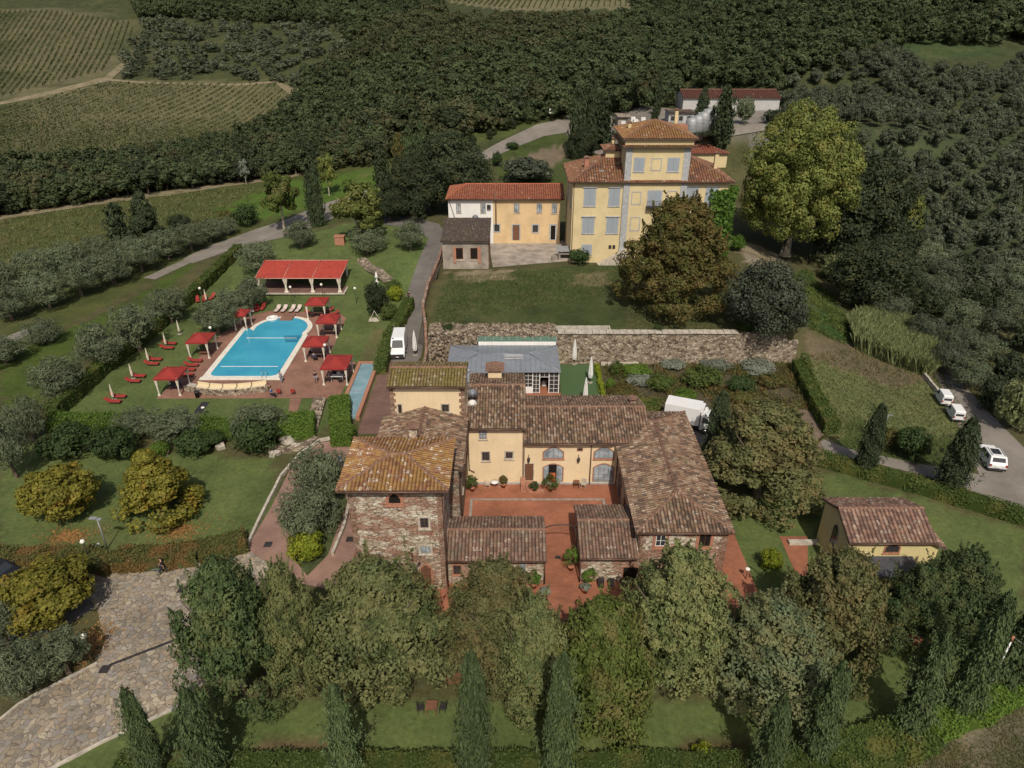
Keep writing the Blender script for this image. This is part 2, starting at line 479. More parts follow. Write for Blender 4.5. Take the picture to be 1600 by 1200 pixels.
M['water'] = g.base(g.ramp(g.noise(.25, co, 4), [(.3, (.035, .27, .41)), (.7, (.06, .36, .49))]))
g = NT('trough_cover', .3, .4); M['trough'] = g.base(g.ramp(g.noise(.8, g.coord(), 4), [(.3, (.14, .25, .29)), (.7, (.24, .36, .40))]))
M['pool_white'] = plain('white_pool_coping', (.66, .62, .54), .7, 0, .12, 1.5)
M['pool_step'] = plain('dark_pool_step', (.01, .09, .17), .3, 0, .1)
M['red'] = plain('red_canvas', (.26, .030, .024), .8, 0, .10, 1.2)
M['red_bright'] = plain('bright_red_awning', (.34, .050, .034), .8, 0, .15, 1.2)
M['cream'] = plain('cream_curtain', (.62, .56, .46), .9, 0, .12, 5)
M['white_cloth'] = plain('white_cover', (.66, .65, .63), .8, 0, .12, 3)
M['redseat'] = plain('red_cushion', (.30, .035, .03), .85, 0, .2, 4)
M['pinkseat'] = plain('pale_cushion', (.52, .42, .38), .85, 0, .15, 4)
M['car_white'] = plain('white_car_paint', (.72, .72, .72), .25, 0, .04, .8)
M['car_black'] = plain('black_car_paint', (.015, .016, .02), .2, 0, .1)
M['tyre'] = plain('tyre_rubber', (.02, .02, .02), .9)
M['rim'] = plain('wheel_rim', (.35, .35, .36), .35, .6)
g = NT('car_glass', .08, .6); M['carglass'] = g.base((.03, .035, .04))
M['lampglobe'] = plain('white_globe', (.75, .73, .66), .4, 0, .03)
M['bark'] = plain('bark', (.13, .10, .075), .95, 0, .4, 3)
M['bark_pale'] = plain('pale_bark', (.30, .27, .21), .9, 0, .4, 2)
M['pot'] = plain('terracotta_pot', (.33, .14, .08), .85)
M['skin'] = plain('skin', (.45, .27, .19), .6, 0, .05)
M['hair'] = plain('dark_hair', (.03, .02, .015), .7)
M['blue'] = plain('blue_cloth', (.05, .13, .32), .85)
M['black'] = plain('black_cloth', (.02, .02, .025), .85)
M['greycloth'] = plain('grey_cloth', (.22, .24, .28), .85)
M['whitecl'] = plain('white_shirt', (.6, .6, .58), .85)
M['plastic_blue'] = plain('blue_lettering', (.02, .06, .12), .5)
# foliage
L = {}
L['oak'] = leafmat('oak_leaf', (.038, .055, .020), (.130, .158, .060), (.165, .165, .068), .55)
L['oak_green'] = leafmat('green_oak_leaf', (.026, .046, .018), (.085, .120, .045), (.12, .13, .05), .3)
L['oak_grey'] = leafmat('silver_oak_leaf', (.038, .056, .026), (.135, .17, .09), (.15, .145, .065), .5)
L['oak_bronze'] = leafmat('bronze_oak_leaf', (.046, .053, .019), (.142, .145, .060), (.15, .12, .05), .35)
L['oak_lime'] = leafmat('fresh_oak_leaf', (.04, .06, .012), (.12, .15, .035), (.14, .12, .045), .3)
L['maple'] = leafmat('turning_maple_leaf', (.058, .062, .010), (.185, .168, .028), (.21, .135, .022), .18)
L['plane'] = leafmat('plane_leaf', (.048, .066, .014), (.160, .180, .048), (.17, .16, .045), .25)
L['rust'] = leafmat('rusty_leaf', (.055, .045, .014), (.14, .105, .035), (.07, .08, .022), .5)
L['holm'] = leafmat('dark_holm_leaf', (.016, .024, .011), (.05, .065, .032), (.07, .07, .025), .15)
L['holm_grey'] = leafmat('grey_holm_leaf', (.022, .028, .018), (.09, .105, .07), None)
L['olive'] = leafmat('olive_leaf', (.048, .062, .034), (.165, .195, .115), (.11, .12, .06), .25)
L['olive_far'] = leafmat('grove_olive_leaf', (.032, .042, .024), (.125, .142, .092), (.06, .07, .035), .3)
L['cypress'] = leafmat('cypress_leaf', (.028, .044, .018), (.084, .116, .046), (.09, .10, .04), .1, .2)
L['cypress_dark'] = leafmat('dark_cypress_leaf', (.016, .026, .012), (.045, .06, .026), None, .1, .15)
L['hedge'] = leafmat('hedge_leaf', (.028, .045, .010), (.085, .12, .03), (.11, .11, .03), .3)
L['hedge_bright'] = leafmat('bright_hedge_leaf', (.04, .07, .012), (.12, .19, .03), None)
L['hedge_brown'] = leafmat('brown_green_hedge_leaf', (.05, .055, .016), (.11, .11, .035), (.14, .08, .03), .35)
L['bush'] = leafmat('dark_shrub_leaf', (.018, .035, .010), (.055, .085, .028), None)
L['lime'] = leafmat('lime_shrub_leaf', (.08, .12, .008), (.26, .28, .03), None)
L['wood'] = leafmat('wood_leaf', (.030, .044, .018), (.072, .098, .042), (.085, .090, .038), .25)
L['wood2'] = leafmat('brown_wood_leaf', (.034, .042, .018), (.085, .096, .042), (.09, .074, .034), .25)
L['vine'] = leafmat('vine_leaf', (.035, .052, .014), (.095, .12, .038), (.10, .09, .03), .3)
L['reed'] = leafmat('reed_leaf', (.07, .085, .03), (.21, .23, .11), None)
L['ivy'] = leafmat('ivy_leaf', (.025, .06, .008), (.09, .16, .025), None)
L['weed'] = leafmat('weed_leaf', (.055, .065, .022), (.13, .14, .055), (.13, .11, .05), .3)
L['grass'] = leafmat('long_grass_leaf', (.035, .055, .015), (.10, .13, .045), (.12, .11, .05), .35)
L['agave'] = leafmat('agave_leaf', (.10, .14, .13), (.22, .28, .26), None)
L['sage'] = leafmat('silver_sage_leaf', (.09, .10, .08), (.22, .24, .19), None)
# ------------------------------------------------------------------ roofs, walls, windows
def tile_plane(poly, pitch=.30, row=.42, amp=.09):
    """corrugated barrel-tile sheet filling a convex planar roof polygon; returns V, F, UV."""
    P = [Vector(p) for p in poly]
    n = (P[1] - P[0]).cross(P[2] - P[1]).normalized()
    if n.z < 0: n = -n
    u = Vector((-n.y, n.x, 0)).normalized()
    if u.length < .5: u = Vector((1, 0, 0))
    v = n.cross(u).normalized()
    if v.z < 0: v = -v; u = -u
    o = min(P, key=lambda p: p.z)
    q = np.array([((p - o).dot(u), (p - o).dot(v)) for p in P])
    u0, u1 = q[:, 0].min(), q[:, 0].max(); v1 = q[:, 1].max(); v0 = 0
    nc = max(2, int(round((u1 - u0) / pitch))); pitch = (u1 - u0) / nc
    nr = max(2, int(round((v1 - v0) / row))); row = (v1 - v0) / nr
    prof = [0, .05, .2, .38, .5, .62, .8, .95]
    hh = [0, .25, .8, 1, 1, .8, .25, 0]
    us = []; hs = []
    for c in range(nc):
        for a, b in zip(prof[:-1] if c < nc - 1 else prof, hh[:-1] if c < nc - 1 else hh):
            us.append((c + a)); hs.append(b)
    us = np.array(us); hs = np.array(hs)
    nU = len(us)
    colj = rng.uniform(-.5, .5, nc + 1)
    V = []; UV = []; F = []
    vv = []
    for r in range(nr):
        vv.append((r * row, .045, r + .01)); vv.append(((r + 1) * row, .0, r + .97))
    ci = np.clip(us.astype(int), 0, nc)
    jig = rng.normal(0, .012, (len(vv), nc + 1))
    jig[1::2] = jig[0::2]
    arr = np.zeros((len(vv), nU, 3)); uva = np.zeros((len(vv), nU, 2))
    on, uu, vn, nn_ = np.array(o), np.array(u), np.array(v), np.array(n)
    for i, (y, lift, rv) in enumerate(vv):
        hgt = hs * amp + lift + jig[i][ci]
        arr[i] = on + np.outer(u0 + us * pitch, uu) + y * vn + np.outer(hgt + .02, nn_)
        uva[i, :, 0] = us; uva[i, :, 1] = rv + colj[ci] * .0
    idx = np.arange(len(vv) * nU).reshape(len(vv), nU)
    Fq = np.stack([idx[:-1, :-1], idx[:-1, 1:], idx[1:, 1:], idx[1:, :-1]], -1).reshape(-1, 4)
    A = arr.reshape(-1, 3); U = uva.reshape(-1, 2)
    cen = A[Fq].mean(1) - on
    cu = cen @ uu; cv = cen @ vn
    # convex test with small slack
    area = 0
    for i in range(len(q)): area += q[i, 0] * q[(i + 1) % len(q), 1] - q[(i + 1) % len(q), 0] * q[i, 1]
    sgn = 1 if area > 0 else -1
    ok = np.ones(len(Fq), bool)
    for i in range(len(q)):
        a = q[i]; b = q[(i + 1) % len(q)]; e = b - a; L_ = np.hypot(*e)
        if L_ < 1e-6: continue
        ok &= sgn * (e[0] * (cv - a[1]) - e[1] * (cu - a[0])) / L_ > -.06
    Fq = Fq[ok]
    used = np.unique(Fq); mp = np.zeros(len(A), int); mp[used] = np.arange(len(used))
    return A[used], mp[Fq], U[used]

def roof_mesh(name, polys, mat, parent, ridges=(), ridge_mat=None, pitch=.30, thick=.13, flat=False):
    Vs = []; Fs = []; Us = []; b = 0
    for poly in polys:
        if not flat:
            A, F, U = tile_plane(poly, pitch)
            Vs.append(A); Fs.append(F + b); Us.append(U); b += len(A)
    # boarding under the tiles
    mb = MB()
    for poly in polys:
        P = [Vector(p) for p in poly]; k = len(P)
        V = [p - Vector((0, 0, .0)) for p in P] + [p - Vector((0, 0, thick)) for p in P]
        mb.add(V, [tuple(range(k)), tuple(range(2 * k - 1, k - 1, -1))] + [(i, k + i, k + (i + 1) % k, (i + 1) % k) for i in range(k)])
    if flat:
        o = mb.build(name, mat, parent)
    else:
        o = link(name, np_mesh(name, np.vstack(Vs), np.vstack(Fs), uv=np.vstack(Us), smooth=False), mat, parent)
        mb.build('roof_board', M['eave'], o)
    if ridges:
        V = []; F = []; UV = []
        for (a, c) in ridges:
            a = Vector(a); c = Vector(c); Lr = (c - a).length; k = max(2, int(Lr / .42)); d = (c - a) / k
            side = d.cross(Vector((0, 0, 1))).normalized(); up = side.cross(d).normalized()
            for s in range(k):
                base = len(V)
                for e, (tt, rr) in enumerate(((0, .17), (1.0, .13))):
                    p = a + d * (s + tt)
                    for j in range(6):
                        th = PI * j / 5
                        V.append(p + side * math.cos(th) * rr + up * (math.sin(th) * rr + .03)); UV.append((s * 1.0 + .5, 500 + j * .1))
                for j in range(5): F.append((base + j, base + j + 1, base + 7 + j, base + 6 + j))
        link('ridge_cap', np_mesh('ridge_cap', V, F, uv=UV), ridge_mat or M['ridge'], o)
    return o

def roof(parent, kind, x0, x1, y0, y1, ze, slope=.3, over=.5, mat=None, ridge_mat=None, name='roof', pitch=.30, oy=None):
    """ze: height of the roof edge (eave). footprint is the wall line; overhang added."""
    ov = over; oyv = over if oy is None else oy
    if kind in ('gx',): X0, X1, Y0, Y1 = x0 - .2, x1 + .2, y0 - ov, y1 + ov
    elif kind in ('gy',): X0, X1, Y0, Y1 = x0 - ov, x1 + ov, y0 - .2, y1 + .2
    else: X0, X1, Y0, Y1 = x0 - ov, x1 + ov, y0 - oyv, y1 + oyv
    W, D = X1 - X0, Y1 - Y0
    polys = []; ridges = []
    if kind == 'gx':
        ym = (Y0 + Y1) / 2; zr = ze + D / 2 * slope
        polys = [[(X0, Y0, ze), (X1, Y0, ze), (X1, ym, zr), (X0, ym, zr)], [(X1, Y1, ze), (X0, Y1, ze), (X0, ym, zr), (X1, ym, zr)]]
        ridges = [((X0, ym, zr), (X1, ym, zr))]
    elif kind == 'gy':
        xm = (X0 + X1) / 2; zr = ze + W / 2 * slope
        polys = [[(X0, Y1, ze), (X0, Y0, ze), (xm, Y0, zr), (xm, Y1, zr)], [(X1, Y0, ze), (X1, Y1, ze), (xm, Y1, zr), (xm, Y0, zr)]]
        ridges = [((xm, Y0, zr), (xm, Y1, zr))]
    else:
        if D > W + .1:
            i = W / 2; xm = (X0 + X1) / 2; zr = ze + i * slope; a = (xm, Y0 + i, zr); b = (xm, Y1 - i, zr)
            polys = [[(X0, Y0, ze), (X1, Y0, ze), a], [(X1, Y1, ze), (X0, Y1, ze), b],
                     [(X0, Y1, ze), (X0, Y0, ze), a, b], [(X1, Y0, ze), (X1, Y1, ze), b, a]]
            ridges = [(a, b), ((X0, Y0, ze), a), ((X1, Y0, ze), a), ((X0, Y1, ze), b), ((X1, Y1, ze), b)]
        elif W > D + .1:
            i = D / 2; ym = (Y0 + Y1) / 2; zr = ze + i * slope; a = (X0 + i, ym, zr); b = (X1 - i, ym, zr)
            polys = [[(X0, Y0, ze), (X1, Y0, ze), b, a], [(X1, Y1, ze), (X0, Y1, ze), a, b],
                     [(X0, Y1, ze), (X0, Y0, ze), a], [(X1, Y0, ze), (X1, Y1, ze), b]]
            ridges = [(a, b), ((X0, Y0, ze), a), ((X0, Y1, ze), a), ((X1, Y0, ze), b), ((X1, Y1, ze), b)]
        else:
            a = ((X0 + X1) / 2, (Y0 + Y1) / 2, ze + min(W, D) / 2 * slope)
            polys = [[(X0, Y0, ze), (X1, Y0, ze), a], [(X1, Y0, ze), (X1, Y1, ze), a], [(X1, Y1, ze), (X0, Y1, ze), a], [(X0, Y1, ze), (X0, Y0, ze), a]]
            ridges = [((X0, Y0, ze), a), ((X1, Y0, ze), a), ((X0, Y1, ze), a), ((X1, Y1, ze), a)]
    return roof_mesh(name, polys, mat, parent, ridges, ridge_mat, pitch)

def walls(parent, x0, x1, y0, y1, z0, z1, mat, gable=None, slope=.3, name='wall', over=.5):
    mb = MB()
    if gable == 'gx':
        ym = (y0 + y1) / 2
        mb.prism([(y0, z0), (y1, z0), (y1, z1), (ym, z1 + (y1 - y0) / 2 * slope), (y0, z1)], 'x', x0, x1)
    elif gable == 'gy':
        xm = (x0 + x1) / 2
        mb.prism([(x0, z0), (x1, z0), (x1, z1), (xm, z1 + (x1 - x0) / 2 * slope), (x0, z1)], 'y', y0, y1)
    else:
        mb.box(x0, y0, z0, x1, y1, z1)
    return mb.build(name, mat, parent)

def facade_frame(axis, c):
    """matrix taking local (u right, d outward, z up) to the world for a wall plane. axis '-y','+x','-x'."""
    if axis == '-y': return lambda u, d, z: (u, c - d, z)
    if axis == '+x': return lambda u, d, z: (c + d, u, z)
    if axis == '-x': return lambda u, d, z: (c - d, u, z)

def opening(parent, axis, c, u0, u1, z0, z1, kind='window', arch=0, trim='grey_trim', tw=.16, frame='frame_brown', glass='glass', mull=(1, 1), sill=True, shutters=False, label=None, hood=False, trimd=.05):
    """a window or door: frame (with glazing bars) + pane, surround, sill as sub-parts."""
    T = facade_frame(axis, c)
    def shape(a0, a1, b0, b1, arc):
        pts = [(a0, b0), (a1, b0), (a1, b1)]
        if arc > 0:
            k = 8
            for i in range(1, k): t = i / k; pts.append((a1 + (a0 - a1) * t, b1 + arc * math.sin(PI * t)))
        pts.append((a0, b1)); return pts
    def slab(mb, poly, d0, d1):
        n = len(poly)
        V = [T(p[0], d0, p[1]) for p in poly] + [T(p[0], d1, p[1]) for p in poly]
        mb.add(V, [tuple(range(n)), tuple(range(2 * n - 1, n - 1, -1))] + [(i, (i + 1) % n, n + (i + 1) % n, n + i) for i in range(n)])
    def ring(mb, o, i, d0, d1):
        n = len(o)
        V = [T(p[0], d0, p[1]) for p in o] + [T(p[0], d1, p[1]) for p in o] + [T(p[0], d0, p[1]) for p in i] + [T(p[0], d1, p[1]) for p in i]
        F = []
        for k in range(n):
            k2 = (k + 1) % n
            F += [(n + k, n + k2, 3 * n + k2, 3 * n + k), (k, k2, n + k2, n + k), (2 * n + k, 3 * n + k, 3 * n + k2, 2 * n + k2)]
        mb.add(V, F)
    f = .06
    o = shape(u0, u1, z0, z1, arch); i = shape(u0 + f, u1 - f, z0 + f, z1 - (f if not arch else 0), max(0, arch - f) if arch else 0)
    mb = MB(); ring(mb, o, i, -.02, .035)
    if not shutters:
        for m in range(mull[0]):
            u = u0 + (u1 - u0) * (m + 1) / (mull[0] + 1); slab(mb, [(u - .025, z0), (u + .025, z0), (u + .025, z1 + arch * .7), (u - .025, z1 + arch * .7)], .012, .03)
        for m in range(mull[1]):
            z = z0 + (z1 - z0) * (m + 1) / (mull[1] + 1); slab(mb, [(u0, z - .02), (u1, z - .02), (u1, z + .02), (u0, z + .02)], .013, .028)
    w = mb.build(kind, M[frame] if not shutters else M['shutter'], parent)
    if label: w['label'] = label
    mb = MB(); slab(mb, o, -.05, .008)
    mb.build('pane' if kind == 'window' and not shutters else ('door_leaf' if kind == 'door' else 'pane'), M[glass], w)
    if shutters:
        um = (u0 + u1) / 2
        for a, b in ((u0 + .03, um - .012), (um + .012, u1 - .03)):
            mb = MB(); slab(mb, shape(a, b, z0 + .03, z1 - .03, 0), .012, .045)
            k = int((z1 - z0) / .16)
            for s in range(k):
                z = z0 + .08 + s * (z1 - z0 - .12) / k
                slab(mb, [(a + .06, z), (b - .06, z), (b - .06, z + .05), (a + .06, z + .05)], .045, .06)
            mb.build('shutter', M['shutter'], w)
    if trim:
        mb = MB(); ring(mb, shape(u0 - tw, u1 + tw, z0 - (tw if kind == 'window' else 0), z1 + (tw if not arch else 0), arch + tw if arch else 0), o, -.02, trimd)
        mb.build('surround', M[trim], w)
    if sill and kind == 'window':
        mb = MB(); slab(mb, [(u0 - tw - .05, z0 - tw - .08), (u1 + tw + .05, z0 - tw - .08), (u1 + tw + .05, z0 - tw + .0), (u0 - tw - .05, z0 - tw)], -.02, .12)
        mb.build('sill', M[trim or 'stone_trim'], w)
    if hood:
        mb = MB(); slab(mb, [(u0 - tw - .15, z1 + tw + .05), (u1 + tw + .15, z1 + tw + .05), (u1 + tw + .15, z1 + tw + .2), (u0 - tw - .15, z1 + tw + .2)], -.02, .2)
        mb.build('cornice', M['grey_trim'], w)
    return w

def win_px(parent, Y, rect, **k):
    x0, z1 = onY(rect[0], rect[1], Y); x1, z0 = onY(rect[2], rect[3], Y)
    return opening(parent, '-y', Y, x0, x1, z0, z1, **k)

def pipe(parent, pts, r=.06, name='drainpipe', mat='copper'):
    return MB().tube(pts, r, 6).build(name, M[mat], parent)

def chimney(parent, x, y, z0, z1, w=.7, mat='yellow', cap='tile_main'):
    mb = MB().box(x - w / 2, y - w / 2, z0, x + w / 2, y + w / 2, z1)
    o = mb.build('chimney', M[mat], parent)
    m2 = MB()
    for sx in (-1, 1):
        for sy in (-1, 1): m2.box(x + sx * w * .38 - .06, y + sy * w * .38 - .06, z1, x + sx * w * .38 + .06, y + sy * w * .38 + .06, z1 + .25)
    m2.prism([(x - w * .7, z1 + .25), (x + w * .7, z1 + .25), (x + w * .7, z1 + .31), (x, z1 + .48), (x - w * .7, z1 + .31)], 'y', y - w * .7, y + w * .7)
    m2.build('chimney_cap', M['ridge'], o)
    return o

# ------------------------------------------------------------------ the ground
LAWN = (.100, .132, .044); DARKLAWN = (.065, .09, .03); WILD = (.085, .083, .038); DRY = (.125, .095, .05); MEADOW = (.085, .10, .026)
GC = [  # painted from first to last: (picture polygon, real ground colour)
    ([(0, 330), (300, 285), (600, 240), (610, 330), (300, 400), (180, 470), (0, 560)], (.072, .085, .028)),
    ([(330, 330), (440, 285), (590, 262), (590, 295), (470, 330), (380, 350)], (.07, .12, .022)),
    ([(190, 480), (330, 385), (300, 420), (130, 560), (0, 700), (0, 560)], (.065, .095, .022)),
    ([(80, 660), (380, 380), (600, 340), (640, 360), (690, 370), (600, 600), (500, 680)], (.095, .128, .043)),
    ([(560, 560), (590, 500), (600, 520), (575, 580)], (.12, .12, .05)), ([(640, 350), (690, 360), (640, 450), (600, 460)], (.10, .14, .045)), ([(400, 490), (560, 470), (570, 560), (545, 600)], (.10, .135, .045)),
    ([(0, 690), (430, 720), (440, 850), (0, 870)], LAWN),
    ([(280, 1100), (1600, 1080), (1600, 1300), (0, 1300), (0, 1250), (200, 1120)], LAWN),
    ([(1140, 780), (1290, 735), (1600, 830), (1600, 1100), (1280, 1190), (1100, 1100)], LAWN),
    ([(390, 1160), (560, 1150), (560, 1185), (390, 1185)], DRY),
    ([(1060, 1150), (1190, 1150), (1190, 1185), (1060, 1185)], (.09, .075, .035)),
    ([(1300, 1200), (1450, 1165), (1600, 1085), (1700, 1050), (1700, 1400), (1250, 1400)], (.165, .145, .095)),
    ([(670, 500), (700, 430), (980, 410), (980, 515), (850, 520)], (.055, .072, .026)),
    ([(700, 425), (800, 420), (800, 437), (720, 440)], (.22, .18, .12)),
    ([(890, 428), (945, 425), (960, 445), (905, 447)], (.18, .15, .09)),
    ([(1140, 380), (1210, 395), (1240, 430), (1190, 430)], (.25, .21, .16)),
    ([(1215, 430), (1260, 420), (1330, 500), (1330, 545), (1250, 500)], (.035, .068, .02)),
    ([(940, 572), (1250, 566), (1285, 690), (1130, 640), (950, 640)], (.085, .075, .045)),
    ([(1240, 560), (1330, 545), (1470, 570), (1540, 690), (1500, 740), (1300, 690)], (.125, .145, .058)),
    ([(1250, 520), (1350, 540), (1460, 590), (1400, 610), (1270, 560)], (.135, .11, .07)),
    ([(1240, 640), (1270, 640), (1300, 700), (1270, 700)], (.17, .13, .10)),
    ([(1330, 660), (1500, 690), (1530, 735), (1400, 720), (1300, 700)], (.06, .085, .025)),
    ([(770, 225), (880, 205), (895, 290), (780, 300)], (.06, .08, .025)),
    ([(800, 250), (880, 225), (890, 245), (830, 275)], (.16, .13, .09)),
    ([(560, 245), (800, 185), (860, 190), (800, 210), (600, 262)], (.075, .095, .03)),
    ([(880, 180), (1240, 165), (1240, 240), (1080, 215), (900, 230)], (.16, .15, .13)),
    ([(1370, 60), (1480, 45), (1570, 90), (1380, 95)], (.05, .075, .03)),
    ([(1290, 190), (1600, 180), (1600, 420), (1430, 420), (1330, 300)], (.055, .072, .034)),
    ([(1430, 395), (1560, 395), (1600, 470), (1440, 430)], (.05, .075, .025)),
    ([(0, 15), (75, 12), (215, 35), (212, 60), (165, 118), (0, 158)], (.115, .11, .062)),
    ([(0, 165), (170, 125), (430, 128), (470, 150), (425, 200), (330, 230), (230, 250), (0, 275)], (.125, .12, .065)),
    ([(680, 0), (1000, 0), (985, 14), (800, 18)], (.15, .14, .08)),
]
xs = np.concatenate([np.linspace(-1500, -170, 60), np.arange(-160, -90, 4.0), np.arange(-90, 90.1, 1.0), np.arange(94, 161, 4.0), np.linspace(170, 1500, 60)])
ys = np.concatenate([np.linspace(-300, 10, 24), np.arange(15, 150.1, 1.0), np.arange(154, 560, 4.0), np.linspace(570, 1500, 40)])
GX, GY = np.meshgrid(xs, ys)
GZ = h(GX, GY)
gcol = np.zeros(GX.shape + (3,)); gcol[:] = WILD
far_ = sm(150, 220, GY)[..., None]
gcol = gcol * (1 - far_) + np.array((.055, .065, .028)) * far_
ppx, ppy = proj(GX, np.maximum(GY, 1), GZ)
jx = 7 * np.sin(GX * 1.7 + GY * .9) + 5 * np.sin(GX * .61 - GY * 2.3); jy = 3 * np.sin(GX * 1.1 - GY * 1.9)
for poly, col in GC:
    m = inpoly(ppx + jx * .5, ppy + jy * .5, poly) & (GY > 12)
    gcol[m] = col
ny, nx = GX.shape
idx = np.arange(nx * ny).reshape(ny, nx)
Fg = np.stack([idx[:-1, :-1], idx[:-1, 1:], idx[1:, 1:], idx[1:, :-1]], -1).reshape(-1, 4)
me = np_mesh('ground', np.stack([GX, GY, GZ], -1).reshape(-1, 3), Fg, smooth=True)
at_ = me.color_attributes.new('gcol', 'FLOAT_COLOR', 'POINT')
at_.data.foreach_set('color', np.concatenate([gcol.reshape(-1, 3), np.ones((nx * ny, 1))], 1).astype(np.float32).ravel())
go = link('ground', me, M['ground']); tag(go, kind='structure')

def drape(name, pts, mat, off=.02, step=2.0, kind='structure', flat=False, wob=0):
    """sheet over the terrain from a world polygon."""
    bm = bmesh.new()
    P = [Vector((p[0], p[1], 0)) for p in pts]
    if wob:
        Q = []
        for i in range(len(P)):
            a, b = P[i], P[(i + 1) % len(P)]; k = max(1, int((b - a).length / 1.5))
            for j in range(k):
                q = a.lerp(b, j / k); Q.append(q + Vector((random.uniform(-wob, wob), random.uniform(-wob, wob), 0)))
        P = Q
    vs_ = [bm.verts.new(p) for p in P]
    bm.faces.new(vs_)
    bmesh.ops.triangulate(bm, faces=bm.faces[:])
    if not flat:
        x0 = min(p.x for p in P); x1 = max(p.x for p in P); y0 = min(p.y for p in P); y1 = max(p.y for p in P)
        for ax, a, b in ((0, x0, x1), (1, y0, y1)):
            v = math.floor(a / step) * step + step
            while v < b:
                co = Vector((v, 0, 0)) if ax == 0 else Vector((0, v, 0)); no = Vector((1, 0, 0)) if ax == 0 else Vector((0, 1, 0))
                bmesh.ops.bisect_plane(bm, geom=bm.verts[:] + bm.edges[:] + bm.faces[:], plane_co=co, plane_no=no)
                v += step
    for v in bm.verts: v.co.z = (hz(v.co.x, v.co.y) if not flat else 0) + off
    bmesh.ops.recalc_face_normals(bm, faces=bm.faces[:])
    me = bpy.data.meshes.new(name); bm.to_mesh(me); bm.free()
    if me.polygons and me.polygons[0].normal.z < 0:
        me.flip_normals()
    o = link(name, me, mat)
    return tag(o, kind=kind)

def W(pp): return [tuple(gp(*p)[:2]) for p in pp]
def rect(x0, y0, x1, y1): return [(x0, y0), (x1, y0), (x1, y1), (x0, y1)]

drape('plaza', W([(110, 903), (255, 884), (385, 858), (470, 905), (430, 1000), (300, 1080), (280, 1103), (160, 1162), (60, 1215), (-60, 1250), (-60, 1140), (0, 1122), (90, 1070), (150, 1035), (165, 1000), (150, 950)]), M['crazy'], .012, wob=.12)
drape('road', W([(-90, 900), (20, 883), (112, 903), (150, 950), (90, 985), (-90, 1020)]), M['asphalt'], .008)
drape('path', W([(385, 858), (425, 790), (455, 730), (500, 692), (560, 683), (612, 684), (650, 700), (600, 860), (560, 930), (470, 912)]), M['pinkpath'], .016)
drape('island_lawn', W([(512, 868), (543, 785), (530, 738), (508, 730), (484, 765), (462, 820), (455, 868), (480, 900)]), M['lawn'], .030)
drape('drive', [(-18.2, 70.6), (-13.2, 70.6), (-12.4, 89.4), (-18.3, 89.4)], M['brickdrive'], .014)
drape('road', W([(600, 566), (652, 566), (664, 500), (680, 440), (692, 400), (702, 376), (672, 369), (655, 405), (634, 465), (618, 520)]), M['asphalt'], .05)
drape('road', W([(598, 351), (600, 337), (640, 339), (686, 350), (704, 377), (690, 384), (669, 372), (648, 358)]), M['asphalt'], .062)
drape('road', W([(600, 286), (560, 303), (500, 320), (445, 344), (400, 358), (330, 383), (285, 405), (300, 412), (380, 384), (440, 372), (500, 352), (560, 320), (610, 300)]), M['gravel'], .06)
def lane(name, cl, width, mat, off):
    for a, b in zip(cl[:-1], cl[1:]):
        a = Vector(a); b = Vector(b); d = (b - a).normalized(); n = Vector((-d.y, d.x)) * width / 2; b = b + d * .3
        drape(name, [a - n, b - n, b + n, a + n], mat, off)
        off += .006
lane('road', W([(298, 406), (235, 435)]), 2.6, M['gravel'], .066)
lane('road', W([(50, 516), (-30, 549)]), 2.6, M['gravel'], .066)
drape('road', W([(872, 187), (890, 190), (892, 206), (850, 213), (800, 233), (762, 250), (740, 246), (770, 228), (800, 213), (838, 195)]), M['gravel'], .08)
drape('road', W([(1455, 572), (1480, 572), (1540, 640), (1600, 700), (1680, 770), (1650, 830), (1560, 782), (1450, 745), (1380, 728), (1290, 708), (1278, 684), (1330, 703), (1440, 726), (1530, 742), (1512, 700), (1475, 615)]), M['gravel'], .05)
drape('track', W([(0, 336), (200, 306), (340, 286), (470, 266), (590, 248), (590, 254), (470, 274), (345, 293), (200, 314), (0, 344)]), M['dirt'], .08)
drape('track', W([(0, 159), (163, 121), (204, 88), (215, 50), (219, 50), (212, 90), (175, 124), (430, 126), (470, 140), (480, 158), (470, 160), (430, 129), (172, 127), (0, 164)]), M['dirt'], .1)
drape('track', W([(1130, 375), (1190, 385), (1235, 420), (1225, 430), (1180, 398), (1125, 390)]), M['dirt'], .07)
drape('yard', W([(764, 379), (890, 376), (892, 408), (770, 418)]), M['concrete'], .05)
drape('yard', W([(900, 232), (900, 205), (960, 178), (1060, 172), (1240, 172), (1240, 200), (1130, 215), (1000, 215)]), M['gravel'], .1)
drape('courtyard_paving', rect(-14.5, 41.5, 21.2, 60.9), M['terracotta'], .02, flat=True)
drape('pavement', rect(18.95, 50.5, 21.1, 54), M['terracotta'], .024, flat=True)
drape('terrace', rect(-7, 71.5, 6.3, 80.5), M['terracotta'], .02, flat=True)
drape('terrace', rect(-13.0, 80.5, -8.5, 88), M['brickdrive'], .02, flat=True)
drape('turf_lawn', rect(6.4, 74.8, 11.6, 88.5), M['turf'], .025, flat=True)
drape('patio', W([(1218, 838), (1262, 838), (1262, 900), (1245, 900)]), M['terracotta'], .02)
drape('patio', rect(28.2, 39.5, 33.5, 46.6), M['terracotta'], .02, flat=True)
drape('parking', rect(14.5, 68.5, 25, 77.5), M['asphalt'], .012, flat=True)
dk = W([(244, 623), (530, 622), (557, 567), (516, 553), (541, 497), (530, 489), (421, 486), (381, 496), (335, 530), (300, 570)])
drape('pool_deck', dk, M['deck'], .016, flat=True)
drape('garden_path', W([(453, 623), (471, 623), (463, 648), (450, 648)]), M['deck'], .02)
for a, b in (((-4.1, 55.9), (-3.9, 58.2)), ): pass
kb = MB()
